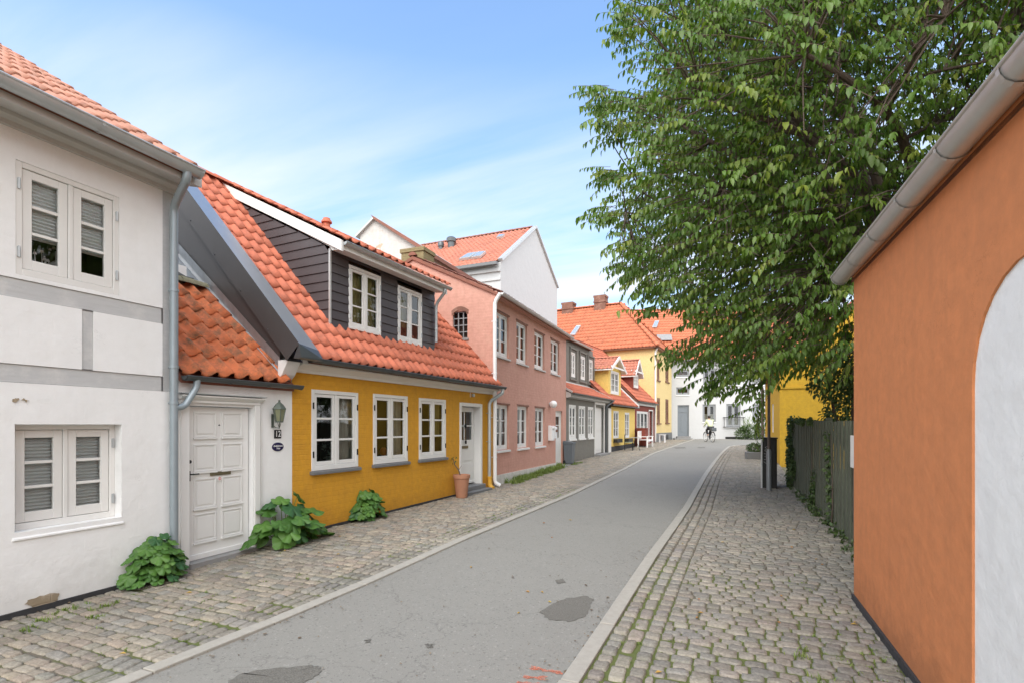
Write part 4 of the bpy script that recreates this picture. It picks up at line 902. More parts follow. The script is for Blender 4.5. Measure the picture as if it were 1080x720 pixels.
T = place(empty('wheelie_bin', (0,0,0), 0, 'blue-grey lidded waste bin standing at the pink and grey house corner', 'waste bin'), F, F.hit(600.5, 480, -.25)[0], -.25, F.gz(0))
T.scale = (.62,.55,.9); hb = 1.0; mb = MB(); mb.add([(-.24,-.25,.06),(.24,-.25,.06),(.24,.25,.06),(-.24,.25,.06),(-.29,-.33,hb-.12),(.29,-.33,hb-.12),(.29,.33,hb-.12),(-.29,.33,hb-.12)], [(0,3,2,1),(0,1,5,4),(1,2,6,5),(2,3,7,6),(3,0,4,7),(4,5,6,7)]); mb.box(-.31,.31,-.35,.35,hb-.14,hb-.10); mb.build('bin_body', MT['bin_blue'], T, bevel=.02, seg=2)
mb = MB(); mb.prism([(-.31,-.37,hb-.10),(-.31,-.37,hb-.06),(-.31,.25,hb+.0),(-.31,.36,hb-.02),(-.31,.36,hb-.10)], (.62,0,0)); mb.build('bin_lid', MT['bin_blue'], T, bevel=.015, seg=2)
for s_ in (-1, 1): mb = MB(); mb.tube([(s_*.20,.27,.10),(s_*.27,.27,.10)], .10, 14); mb.build('wheel', MT['black'], T, smooth=True)
GH = F

# ---------------------------------------------------------------- gabled dormers on the two little houses
def gdormer(par, F, xa, xb, yf, zb, ze_, zap, ym, wallmat, paint, tile, wr=None, name='dormer', over=.25, open_front=False):
    """front wall plane y=yf between xa..xb, eave ze_, apex zap, running back to y=ym"""
    xm = (xa+xb)/2; M = Matrix.Translation((0, yf, 0)); mb = MB(M)
    wall(mb, xa, xb, zb, ze_, [(*wr, .08)] if wr else [])
    mb.add([(xa,0,ze_),(xb,0,ze_),(xm,0,zap-.06)], [(0,1,2)]); mb.M = Matrix.Identity(4)
    mb.quad((xa,yf,zb),(xa,yf,ze_),(xa,ym,ze_),(xa,ym,zb)); mb.quad((xb,yf,zb),(xb,ym,zb),(xb,ym,ze_),(xb,yf,ze_))
    d = mb.build(name, wallmat, par)
    s = (zap-ze_)/((xb-xa)/2)
    for sg in (-1, 1):
        X = xm+sg*((xb-xa)/2+over); Z = zap-s*((xb-xa)/2+over); Vv = Vector((-sg*((xb-xa)/2+over), 0, zap-Z)); Uv = (0,1,0) if sg < 0 else (0,-1,0)
        O = (X, yf-over, Z) if sg < 0 else (X, ym, Z)
        Uv = Vector((0,-1,0)) if sg < 0 else Vector((0,1,0)); O = (X, ym, Z) if sg < 0 else (X, yf-over, Z)
        pantiles('dormer_roof', tile, d, O, Uv, Vv, ym-yf+over, Vv.length, .21, .3, res=5)
        m = MB(); a = Vector((X, yf-over-.02, Z)); b = Vector((xm, yf-over-.02, zap))
        m.prism([a+Vector((0,0,.05)), b+Vector((0,0,.06)), b-Vector((0,0,.12)), a-Vector((0,0,.10))], (0,.045,0)); m.build('bargeboard', MT['paint_white'], d)
        m = MB(); m.prism([(X,yf-over,Z-.02),(xm,yf-over,zap-.02),(xm,yf-over,zap-.10),(X,yf-over,Z-.08)], (0,ym-yf+over,0)); m.build('dormer_soffit', MT['paint_cream'], d)
    ridge_caps('ridge_tiles', tile, d, (xm,yf-over,zap), (xm,ym,zap), .1)
    m = MB(); m.box(xa-over, xb+over, yf-over, yf-over+.05, ze_-.07, ze_+.02) if not open_front else m.box(xa-.02, xb+.02, yf-.05, yf, ze_-.08, ze_); m.build('tie_board', MT['paint_white'], d)
    if wr: window(d, wr, M, y=-.02, sashes=2, rows=3, cols=2, fw=.09, sw=.05, bar=.03, curt=[('curtain', .05, .95, .05, .95)], depth=.3)
    return d

# lemon yellow small house
F = Fr(C4, C5); L = F.L
H = F.empty('lemon_house', 'small lemon-yellow cottage with gabled dormer beside the dark grey house', 'house')
ws = [F.rect((646.9,433),(652.3,433),(646.9,462),(652.3,461.3)), F.rect((659,434.5),(663.5,434.8),(659,461.5),(663.5,461))]
ze = .5*(F.hit(646,426,-.2)[1]+F.hit(669,429,-.2)[1]); zt = ze-.08; print('lemon', L, ws, ze)
mb = MB(); wall(mb, 0, L, F.gz(0)-.1, zt, [(*w, .1) for w in ws], zbr=F.gz(L)-.1); mb.build('front_wall', MT['yellow_lemon'], H)
mb = MB(); mb.prism([(0.5,-.02,F.gz(0)-.1),(0.5,-.02,F.gz(0)+.28),(L,-.02,F.gz(L)+.22),(L,-.02,F.gz(L)-.1)], (0,.019,0)); mb.box(0,.5,-.02,-.001,F.gz(0)-.1,zt); mb.build('plinth', MT['plinth'], H)
mb = MB(); mb.box(.02,.5,-.03,-.021,F.gz(0)-.05,zt-.1); mb.build('corner_strip', MT['paint_cream'], H)
for w in ws:
    window(H, w, y=-.01, sashes=2, rows=3, fw=.06, sw=.045, bar=.03, curt=[('curtain', .05, .95, .05, .6)], depth=.3)
    m = MB(); m.box(w[0]-.02, w[1]+.02, -.22, -.015, w[2]-.22, w[2]-.03); m.build('flower_box', MT['black_matt'], H)
tp = 1.0; yr = 3.6; zr = ze+.05+(yr+.2)*tp
roof(F, H, MT['tile_new'], -.2, ze+.05, yr, zr, .0, L-.08, 7, res=6); body(F, H, MT['yellow_lemon'], 7.2, 0, zt, yr, zr-.1, x0=.02, x1=L-.02)
gutter(H, (0,-.24,ze), (L,-.24,ze), .055, 'zinc_dark', brk=1.2)
mb = MB(); mb.prism([(L-.12,-.26,ze-.03),(L-.12,yr,zr-.02),(L-.12,yr,zr+.12),(L-.12,-.26,ze+.14)], (.12,0,0)); mb.build('verge_board', MT['paint_white'], H)
yf = .55
for _ in range(20):
    q = F.hit(642.5, 416.5, yf); yf += .5*((q[1]-ze-.05)/tp-.2-yf)
yf = max(.3, min(1.6, yf)); xa, xb = F.hit(642.0, 400, yf)[0], F.hit(654.8, 400, yf)[0]; zea = F.hit(648, 388, yf)[1]; zap = F.hit(648.3, 374, yf-.25)[1]
wr = F.rect((644,391),(652.3,391.5),(644,415.5),(652.3,415.5), yf); print('dormer2', yf, xa, xb, zea, zap, wr)
gdormer(H, F, xa, xb, yf, ze+.3, zea, zap, yf+(zea-ze)/tp+.6, MT['yellow_lemon'], None, MT['tile_worn'], wr)
LH = F
# oxblood small house
F = Fr(C5, C6); L = F.L
H = F.empty('oxblood_house', 'small dark red cottage with white glazed front and dormer beside the big yellow house', 'house')
ze = .5*(F.hit(674,424,-.2)[1]+F.hit(690,424.5,-.2)[1]); zt = ze-.05; print('oxblood', L, ze)
gl_ = F.rect((671.5,433.5),(683.0,433.5),(671.5,459),(683.0,458.5)); dr = F.rect((684.3,433),(688,433),(684.3,468.5),(688,467.5)); dr = (dr[0], dr[1], F.gz(dr[0])+.05, dr[3])
mb = MB(); wall(mb, 0, L, F.gz(0)-.1, zt, [(*gl_, .1), (*dr, .15)], zbr=F.gz(L)-.1); mb.build('front_wall', MT['red_wall'], H)
window(H, gl_, y=-.01, sashes=3, rows=1, fw=.07, sw=.06, bar=.03, curt=[('curtain', .05, .95, .0, .4)], depth=.4)
mb = MB(); mb.box(dr[0]-.09, dr[0], -.03, .1, dr[2], dr[3]+.08); mb.box(dr[1], dr[1]+.09, -.03, .1, dr[2], dr[3]+.08); mb.box(dr[0], dr[1], -.03, .1, dr[3], dr[3]+.08); mb.build('door_surround', MT['paint_white'], H)
mb = MB(); mb.box(dr[0], dr[1], .12, .16, dr[2], dr[3]); mb.box(dr[0]+.1, dr[1]-.1, .10, .12, dr[2]+.2, dr[3]-.2); mb.build('door', MT['red_wall'], H)
mb = MB(); mb.box(-.0, L, -.12, -.001, zt-.15, zt+.02); mb.build('cornice', MT['paint_greige'], H)
yr = 3.6; zr = ze+.05+(yr+.2)*tp
roof(F, H, MT['tile_new'], -.2, ze+.05, yr, zr, .02, L-.02, 7, res=6); body(F, H, MT['red_wall'], 7.2, 0, zt, yr, zr-.1, x0=.02, x1=L-.02)
gutter(H, (0,-.24,ze), (L,-.24,ze), .055, 'zinc_dark', brk=1.2)
yf = .7
for _ in range(20):
    q = F.hit(669.5, 411.5, yf); yf += .5*((q[1]-ze-.05)/tp-.2-yf)
yf = max(.3, min(1.9, yf)); xa, xb = F.hit(667.5, 400, yf)[0], F.hit(673.5, 400, yf)[0]; xb = max(xb, xa+1.15); zea = F.hit(669, 391.5, yf)[1]; zap = F.hit(673, 378.5, yf-.25)[1]; print('dormer3', yf, xa, xb, zea, zap)
gdormer(H, F, xa, xb, yf, ze+.3, zea, zap, yf+(zea-ze)/tp+.6, MT['red_wall'], None, MT['tile_worn'], (xa+.15, xb-.15, zea-1.0, zea-.12))
OH = F

# ---------------------------------------------------------------- big yellow hipped house
K = P(690, 34.6); st = P(708.3, 40.2); F = Fr(K, st); L = F.L
H = F.empty('hipped_house', 'large pale yellow two-storey house with orange hipped roof and two brick chimneys', 'house')
ze = F.hit(689.5, 365)[1]; D_ = 17.0; print('hip', L, ze)
ws = [F.rect((692.9,377.6),(695.6,379),(692.9,400),(695.6,401)), F.rect((701.8,381),(705.2,382),(701.8,402),(705.2,402.5)), F.rect((692.9,418.9),(696.2,419.5),(692.9,445.8),(696.2,445.6)), F.rect((701.8,420.4),(705.2,420.8),(701.8,445.4),(705.2,445.2))]
mb = MB(); wall(mb, 0, L, .2, ze, [(*w, .12) for w in ws]); 
mb.quad((0,0,.2),(0,0,ze),(0,D_,ze),(0,D_,.2)); mb.quad((L,0,.2),(L,D_,.2),(L,D_,ze),(L,0,ze)); mb.quad((0,D_,.2),(0,D_,ze),(L,D_,ze),(L,D_,.2)); mb.build('wall', MT['yellow_pale'], H)
for w in ws:
    window(H, w, y=.02, sashes=2, rows=2, fw=.12, sw=.09, bar=.05, paint='brown_wood', depth=.3)
    m = MB(); m.box(w[0]-.1, w[1]+.1, -.08, .05, w[2]-.1, w[2]-.001); m.build('sill', MT['brown_wood'], H)
pz = F.hit(692,456.3)[1]
mb = MB(); mb.box(-.03,L,-.04,-.001,.2,pz); mb.box(-.03,-.001,-.04,6,.2,pz); mb.build('plinth', MT['sill_dark'], H)
mb = MB(); mb.box(L*.22, L*.36, -.05, -.041, pz-.5, pz-.15); mb.build('cellar_window', MT['black'], H); mb = MB(); mb.box(L*.6, L*.75, -.05, -.041, pz-.5, pz-.15); mb.build('cellar_window', MT['black'], H)
ov = .3; hw = L/2+ov; tn = 1.12; zr = ze+hw*tn
# long slope facing the camera (x- side), hip at the street, far slope and street hip
R1 = (L/2, L/2, zr)
def side(O, U, V, W, keep): pantiles('roof', MT['tile_far'], H, O, U, V, W, math.hypot(hw, hw*tn), .24, .36, res=5, keep=keep)
sl_ = math.hypot(hw, hw*tn)
side((-ov, D_, ze), (0,-1,0), (hw, 0, hw*tn), D_+ov, lambda u, v: u < D_+ov-v/sl_*hw+.1)
side((-ov, -ov, ze), (1,0,0), (0, hw, hw*tn), 2*hw, lambda u, v: v/sl_*hw-.1 < u < 2*hw-v/sl_*hw+.1)
side((L+ov, -ov, ze), (0,1,0), (-hw, 0, hw*tn), D_+ov, lambda u, v: u > v/sl_*hw-.1)
mb = MB(); q = [(-ov,-ov,ze-.06),(L+ov,-ov,ze-.06),(L+ov,D_,ze-.06),(-ov,D_,ze-.06),(L/2,hw-ov,zr-.06),(L/2,D_,zr-.06)]
mb.add(q, [(0,1,4),(1,2,5,4),(3,0,4,5),(2,3,5),(3,2,1,0)]); mb.build('roof_deck', MT['tile_dark'], H)
ridge_caps('hip_tiles', MT['tile_far'], H, (-ov,-ov,ze+.02), (L/2,hw-ov,zr+.03), .14, .4); ridge_caps('hip_tiles', MT['tile_far'], H, (L+ov,-ov,ze+.02), (L/2,hw-ov,zr+.03), .14, .4)
ridge_caps('ridge_tiles', MT['tile_far'], H, (L/2,hw-ov,zr+.02), (L/2,D_,zr+.02), .14, .4)
mb = MB(); mb.box(-ov+.02,L+ov,-ov+.02,-.0,ze-.12,ze-.065); mb.box(-ov+.02,0,-ov+.02,D_,ze-.12,ze-.065); mb.build('eave_board', MT['brown_wood'], H)
def chimney(par, F, pxl, pxr, pyt, pyb, x, name='chimney', mat='brick_brown'):
    y0, _ = F.hitx(pxl, pyt, x); y1, _ = F.hitx(pxr, pyt, x); yc = (y0+y1)/2; w = abs(y0-y1)*.40; zt_ = F.hitx((pxl+pxr)/2, pyt, x)[1]
    m = MB(); h = 2.6; m.box(x-w*.8, x+w*.8, yc-w, yc+w, zt_-h, zt_-.55)
    m.box(x-w*.8-.05, x+w*.8+.05, yc-w-.05, yc+w+.05, zt_-.55, zt_-.45)
    for a in (-1, 0, 1): m.box(x+a*w*.68-.1, x+a*w*.68+.1, yc-w, yc+w, zt_-.45, zt_-.15) if a else None
    m.box(x-.1, x+.1, yc-w, yc-w+.2, zt_-.45, zt_-.15); m.box(x-.1, x+.1, yc+w-.2, yc+w, zt_-.45, zt_-.15)
    m.box(x-w*.8-.05, x+w*.8+.05, yc-w-.05, yc+w+.05, zt_-.15, zt_); return m.build(name, MT[mat], par)
chimney(H, F, 626.6, 641, 312.5, 328, L/2); chimney(H, F, 593, 607, 320, 335, L/2)
def roof_pt(F, px, py, O, nrm_):      # photo pixel -> local point on a roof plane given in local coords
    r = RAY(px, py); e, n = F.e, F.n
    d = Vector((Vector((r.x, r.y)).dot(e), Vector((r.x, r.y)).dot(n), r.z)); o = Vector(((-F.A).dot(e), (-F.A).dot(n), CAMZ))
    t = (Vector(O)-o).dot(nrm_)/d.dot(nrm_); return o+d*t
def skylight(par, F, pts, O, nrm_, M=None):
    nrm_ = Vector(nrm_).normalized(); q = [roof_pt(F, *p, O, nrm_) for p in pts]
    m = MB(); m.prism([p+nrm_*.02 for p in q], nrm_*.12); o = m.build('skylight', MT['zinc_light'], par)
    c = sum(q, Vector())/4; m = MB(); m.prism([c+(p-c)*.78+nrm_*.145 for p in q], nrm_*.01); m.build('pane', MT['skylight'], o); return o
skylight(H, F, [(601.5,354.5),(606.5,354.5),(613,344.5),(608.5,344.8)], (-ov,0,ze), (-tn,0,1))
dpx = 0.02
downpipe(H, [(-.02,-.2,ze-.1), (-.02,-.08,ze-.4), (-.02,-.08,.6)], .06, 'paint_cream')
HIP = F

# ---------------------------------------------------------------- far white house across the street end
F = Fr(P(664, 40.6), P(905, 39.4)); L = F.L
H = F.empty('far_white_house', 'long white two-storey house closing the far end of the street behind the cyclist', 'house')
def rr(a, b, c, d): return F.rect((a,c),(b,c),(a,d),(b,d))
ground = [rr(741,755,426,444.5), rr(766,781,425.5,450), rr(793.5,800.8,426,446), rr(815,829,426,444.5)]; upw = [rr(741.5,755.5,388,405.5), rr(767,781,388,405.5), rr(793,807,388,405.5)]; sm = [rr(713.2,727,389.5,397), rr(713.2,727,408,415.8)]
dr = rr(714.6,726.8,426.8,459.5); zt = F.hit(740,379)[1]; zg = .5; print('far', L, dr, zt)
mb = MB(); wall(mb, 0, L, .3, zt, [(*w, .14) for w in ground+upw+sm]+[(*dr, .18)])
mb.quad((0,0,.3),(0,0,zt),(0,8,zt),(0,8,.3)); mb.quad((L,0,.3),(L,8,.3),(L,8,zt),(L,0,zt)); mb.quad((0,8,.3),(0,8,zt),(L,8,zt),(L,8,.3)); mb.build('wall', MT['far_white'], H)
for w in ground+upw: window(H, w, y=.06, sashes=2, rows=1, fw=.09, sw=.07, paint='window_grey', curt=[('curtain', .05, .95, .05, .45)], depth=.4, sill=('enamel_white', .05, .06))
for w in sm: window(H, w, y=.06, sashes=1, rows=1, fw=.08, sw=.05, paint='window_grey', depth=.4, back='brown_wood', sill=('enamel_white', .05, .06))
x0, x1, z0, z1 = dr; mb = MB(); mb.box(x0,x0+.1,.08,.18,z0,z1); mb.box(x1-.1,x1,.08,.18,z0,z1); mb.box(x0+.1,x1-.1,.08,.18,z1-.1,z1); mb.box(x0+.1,x1-.1,.09,.17,z1-.55,z1-.47); mb.build('door_frame', MT['grey_door'], H)
mb = MB(); mb.box(x0+.1,x1-.1,.12,.17,z0,z1-.55); mb.box(x0+.3,x1-.3,.10,.12,z0+.3,z1-.8); mb.build('door', MT['grey_door'], H)
mb = MB(); mb.box(x0+.1,x1-.1,.13,.14,z1-.47,z1-.1); mb.build('transom_pane', MT['grey_door'], H)
mb = MB(); mb.box(x0-.35,x1+.1,-.6,.1,.3,z0-.15); mb.box(x0-.1,x1+.05,-.3,.12,.3,z0); mb.build('door_steps', MT['stone_step'], H)
w = ground[1]; mb = MB()                       # rail in front of the french window
for zz in (w[2]+(w[3]-w[2])*.42, w[2]+.02): mb.bar((w[0]-.28,-.12,zz), (w[1]+.28,-.12,zz), .05, .05)
for xx in (w[0]-.2, w[1]+.2):
    mb.bar((xx,-.12,w[2]+.02), (xx,-.12,w[2]+(w[3]-w[2])*.42), .03, .03)
    for zz in (w[2]+(w[3]-w[2])*.42, w[2]+.02): mb.bar((xx,-.12,zz), (xx,.0,zz), .03, .03)
mb.build('window_rail', MT['black'], H)
v = rr(765,781,460.2,462.3); mb = MB(); mb.box(v[0],v[1],-.02,.0,.62,.80); mb.build('cellar_vent', MT['black'], H)
ze = zt; ye = -.3; zr = F.hit(706, 327, 4.6)[1]; sl_ = (zr-ze)/(4.6-ye); print('far ridge', zr, math.degrees(math.atan(sl_)))
zr = min(zr, ze+5.2); roof(F, H, MT['tile_far'], ye, ze, 4.6, zr, 0, L, 8, tw=.24, cl=.36, res=5)
nr = (0, -(zr-ze), 4.9)
skylight(H, F, [(687.5,346.5),(692.5,346.2),(695,339.5),(690.5,339.8)], (0,ye,ze), nr)
q0 = roof_pt(F, 699, 358, (0,ye,ze), Vector(nr)); mb = MB(); mb.prism([(q0.x-.7,q0.y-.35,q0.z-.1),(q0.x+.7,q0.y-.35,q0.z-.1),(q0.x+.6,q0.y-.35,q0.z+.35),(q0.x-.6,q0.y-.35,q0.z+.35)], (0,1.2,0)); mb.build('roof_hatch', MT['lead'], H)
gutter(H, (0,ye-.05,ze-.04), (L,ye-.05,ze-.04), .06, 'zinc', brk=2)
FW = F

# ---------------------------------------------------------------- tall white gabled building behind the pink house
ga = Vector(( -.0222*24*CS-24*SN, -.0222*24*SN+24*CS)); kk = 8.3; a2 = Vector((( -.533+.4*kk), 24+.92*kk)); gb = Vector((a2.x*CS-a2.y*SN, a2.x*SN+a2.y*CS))
F = Fr(ga, gb); L = F.L
H = F.empty('tall_white_building', 'tall white gabled building with red tiled roof rising behind the pink house', 'building')
z0_ = F.hit(528,274)[1]; z1_ = F.hit(587.5,303.5)[1]; xa, za = F.hit(564.3,240.5); D_ = 16; print('tall', L, z0_, z1_, xa, za)
mb = MB(); mb.add([(0,0,0),(L,0,0),(L,0,z1_),(xa,0,za),(0,0,z0_)], [(0,1,2,3,4)]); mb.quad((0,0,0),(0,0,z0_-.1),(0,D_,z0_-.1),(0,D_,0)); mb.quad((L,0,0),(L,D_,0),(L,D_,z1_),(L,0,z1_)); mb.quad((0,D_,0),(0,D_,z0_),(L,D_,z1_),(L,D_,0))
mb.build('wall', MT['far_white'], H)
mb = MB(); mb.bar((0-.05,-.0,z0_-.02),(xa,0,za+.05),.24,.12); mb.bar((L+.05,0,z1_),(xa,0,za+.05),.24,.10); mb.build('gable_coping', MT['zinc_light'], H)
sl_ = (za-z0_)/xa
pantiles('roof', MT['tile_worn'], H, (-.25,D_,z0_-.25*sl_+.05), (0,-1,0), (xa+.25,0,za-z0_+.25*sl_), D_-.12, math.hypot(xa+.25, za-z0_+.25*sl_), .24, .36, res=5)
mb = MB(); mb.add([(-.2,.1,z0_-.12),(-.2,D_,z0_-.12),(xa,D_,za-.05),(xa,.1,za-.05),(L,D_,z1_),(L,.1,z1_)], [(0,3,2,1),(3,5,4,2)]); mb.build('roof_deck', MT['tile_dark'], H)
ridge_caps('ridge_tiles', MT['tile_dark'], H, (xa,.15,za+.03), (xa,D_,za+.03), .12)
mb = MB(); mb.box(-.06,-.001,0,D_,z0_-.95,z0_-.85); mb.build('string_course', MT['far_white'], H); mb = MB(); mb.box(-.10,-.001,0,D_,z0_-.55,z0_-.42); mb.build('string_course', MT['far_white'], H)
mb = MB(); mb.box(-.40,-.2,.05,D_,z0_-.30,z0_-.16); mb.build('eave_gutter', MT['sill_dark'], H)
O = (0,0,z0_+.05); nr = Vector((-sl_,0,1))
for q in ([(484.5,276),(495.5,274.5),(505,268.5),(494,270)], [(497.5,274.3),(507,273),(513,267.8),(505.5,268.3)], [(456,279),(460,278.5),(464,274.3),(459,274.5)], [(524,253),(530,252.3),(533,249.5),(527,250)]): skylight(H, F, q, O, nr)
for (px, py, r_, h_) in ((476,260,.20,.42), (465,262.5,.13,.30)):
    q = roof_pt(F, px, py, O, nr); m = MB(); m.lathe(tuple(q-Vector((0,0,.2))), [(r_,0),(r_,h_+.0),(r_*1.35,h_+.02),(r_*1.35,h_+.22),(r_*1.0,h_+.28)], 14); m.build('roof_cowl', MT['zinc_dark'], H, smooth=True)
# white gable nearer, behind the dormer
F = Fr(P(380,17.2), P(444,15.2)+Vector((.0,0))); 
F = Fr(PH.w(1.6, 9.5), PH.w(1.6, 3.2))     # a wall square to the street, seen from the camera
H = F.empty('rear_white_gable', 'weathered white gable with brown tiled verge behind the black dormer', 'building')
pl = F.hit(380,247.5); pa = F.hit(396.3,231); pr = F.hit(443,263); print('rear gable', pl, pa, pr)
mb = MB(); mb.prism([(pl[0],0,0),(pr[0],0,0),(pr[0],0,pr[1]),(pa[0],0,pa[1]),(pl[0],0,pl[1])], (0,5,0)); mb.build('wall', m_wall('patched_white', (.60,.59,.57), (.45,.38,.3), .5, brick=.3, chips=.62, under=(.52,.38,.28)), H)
mb = MB(); mb.prism([(pa[0]-.1,-.12,pa[1]+.10),(pr[0]+.15,-.12,pr[1]+.03),(pr[0]+.15,-.12,pr[1]-.10),(pa[0],-.12,pa[1]-.05)], (0,5.2,0)); mb.build('roof', m_simple('brown_verge_tile', (.24,.10,.07), .8, var=.3, nscale=6, bs=.4), H)
mb = MB(); mb.prism([(pa[0]-.0,-.1,pa[1]+.06),(pl[0]-.12,-.1,pl[1]-.05),(pl[0]-.12,-.1,pl[1]-.10),(pa[0],-.1,pa[1]-.0)], (0,5.2,0)); mb.build('roof_edge', MT['zinc_light'], H)
# mossy chimney stack on the pink house
a = F.hit(428,281); b = F.hit(455,281)
y0, zc_ = PH.hitx(429, 266, .3); y1, _ = PH.hitx(452, 272, .3); print('stack', y0, y1, zc_)
mb = MB(); mb.box(.03,.60,min(y0,y1),max(y0,y1),zc_-2.2,zc_-.12); mb.box(-.0,.63,min(y0,y1)-.03,max(y0,y1)+.03,zc_-.12,zc_-.02); mb.build('chimney', MT['brick_mossy'], bpy.data.objects['pink_house'])
# ================================================================== RIGHT SIDE
XW = 1.08
F = Fr((XW, 5.64), (XW+8.64*.0237, -3.0)); L = F.L
H = F.empty('orange_house', 'terracotta orange building on the right with white arched recess and long zinc gutter', 'house')
zt = 3.07; ax0, ax1, az, ar = 2.35, 3.39, 1.90, .52
mb = MB(); N_ = 14
arc = [(ax0+ar-ar*math.cos(math.pi*i/N_), az+ar*math.sin(math.pi*i/N_)) for i in range(N_+1)]
zb = lambda x: F.gz(x)-.1
mb.quad((0,0,zb(0)),(ax0,0,zb(ax0)),(ax0,0,zt),(0,0,zt)); mb.quad((ax1,0,-.1),(L,0,-.1),(L,0,zt),(ax1,0,zt))
for i in range(N_):
    (xa, za), (xb, zb_) = arc[i], arc[i+1]; mb.quad((xa,0,za),(xb,0,zb_),(xb,0,zt),(xa,0,zt)); mb.quad((xa,0,za),(xa,.012,za),(xb,.012,zb_),(xb,0,zb_))
mb.quad((ax0,0,-.1),(ax0,.012,-.1),(ax0,.012,az),(ax0,0,az)); mb.quad((ax1,0,az),(ax1,.012,az),(ax1,.012,-.1),(ax1,0,-.1))
mb.build('front_wall', MT['orange'], H)
mb = MB(); mb.quad((ax0-.1,.012,-.1),(ax1+.1,.012,-.1),(ax1+.1,.012,az+ar+.1),(ax0-.1,.012,az+ar+.1)); mb.build('arched_recess', m_wall('arch_white_paint', (.82,.82,.81), (.5,.48,.44), .2, splash=.45, grime=.2, brick=.0, var=.03), H)
mb = MB(); mb.prism([(0,-.02,-.1),(0,-.02,F.gz(0)+.06),(ax0-.005,-.02,F.gz(ax0)+.055),(ax0-.005,-.02,-.1)], (0,.019,0)); mb.build('plinth', MT['plinth'], H)
yr = 3.6; ze = zt+.07; ye = -.05; zr = ze+(yr-ye)*.95
mb = MB(); mb.add([(0,.002,0),(0,.002,zt),(0,yr,zr-.1),(0,7.2,zt),(0,7.2,0)], [(0,1,2,3,4)]); mb.add([(L,.002,0),(L,.002,zt),(L,yr,zr-.1),(L,7.2,zt),(L,7.2,0)], [(4,3,2,1,0)]); mb.quad((0,7.2,0),(0,7.2,zt),(L,7.2,zt),(L,7.2,0)); mb.build('rear_wall', MT['orange'], H)
roof(F, H, MT['tile_new'], ye, ze, yr, zr, -.1, L, 7.2, res=6)
mb = MB(); mb.box(-.0, L, -.012, -.001, zt-.0, zt+.10); mb.build('eave_board', MT['orange'], H)
gy = -.080
gutter(H, (-.14, gy, zt+.055), (L, gy, zt+.055), .078, 'zinc_light', bead=.010, brk=.62)
# notice on the fence, fence
FF = Fr((1.46, 14.4), (1.50, 5.70)); L = FF.L
T = FF.empty('board_fence', 'dark green-grey vertical board fence with ivy beside the cobbled pavement', 'fence')
fence_mat = m_simple('weathered_dark_fence', (.10,.112,.08), .85, var=.35, nscale=5, bs=.5, bd=.006)
nb = int(L/.125); 
mb = MB()
for i in range(nb):
    a = i*L/nb; x1_ = a+L/nb-.007; zl = FF.gz(a); h = 1.645+random.uniform(-.012,.012); y = random.uniform(-.004,.004)+(.018 if i % 2 else 0)
    mb.box(a, x1_, y, y+.02, zl+.03, zl+h)
mb.build('boards', fence_mat, T, bevel=.002)
mb = MB()
for zz in (.35, 1.35): mb.bar((0,.07,FF.gz(0)+zz), (L,.07,FF.gz(L)+zz), .05, .08)
mb.build('rails', fence_mat, T)
for i in range(5):
    x = .05+i*(L-.1)/4; mb = MB(); mb.box(x-.045,x+.045,.045,.135,FF.gz(x),FF.gz(x)+1.7); mb.build('post', fence_mat, T)
nx_, nz1 = FF.hit(897.5, 458.5, -.02); _, nz0 = FF.hit(897.5, 492, -.02); nl = FF.hit(896.8, 470, -.02)[0]
T = place(empty('notice_board', (0,0,0), 0, 'narrow white notice plate on the dark fence next to the orange wall', 'sign'), FF, nl+.06, -.02, nz0)
mb = MB(); mb.box(0,.42,-.012,.0,0,nz1-nz0); mb.build('plate', MT['enamel_white'], T, bevel=.003)

# mustard house behind the fence
F = Fr((1.72, 28.8), (1.72, 20.9)); L = F.L
H = F.empty('mustard_house', 'mustard yellow house half hidden by the tree behind the dark fence', 'house')
ze = 3.95; D_ = 7.4
mb = MB(); w_ = [(1.5,2.5,1.4,2.6),(4.2,5.2,1.4,2.6)]
wall(mb, 0, L, 0, ze, [(*w, .12) for w in w_]); mb.quad((0,0,0),(0,D_,0),(0,D_,ze),(0,0,ze)); mb.build('front_wall', MT['yellow_right'], H)
for w in w_: window(H, w, y=.03, sashes=2, rows=3, depth=.4)
mb = MB(); mb.add([(L,0,0),(L,0,ze),(L,D_/2,ze+3.2),(L,D_,ze),(L,D_,0)], [(0,1,2,3,4)]); mb.add([(0,0,ze),(0,D_/2,ze+3.2),(0,D_,ze)], [(0,1,2)]); mb.quad((0,D_,0),(0,D_,ze),(L,D_,ze),(L,D_,0)); mb.build('gable_wall', MT['yellow_right'], H)
mb = MB(); mb.box(L-.001,L+.035,-.02,D_,3.02,3.10); mb.build('string_course', MT['yellow_right'], H)
roof(F, H, MT['tile_new'], -.25, ze-.15, D_/2, ze+3.25, -.1, L+.1, D_, res=5)
downpipe(H, [(-.02,-.30,ze-.1),(-.02,-.12,ze-.4),(-.02,-.12,.5)], .07, 'post_brown')
MHF = F

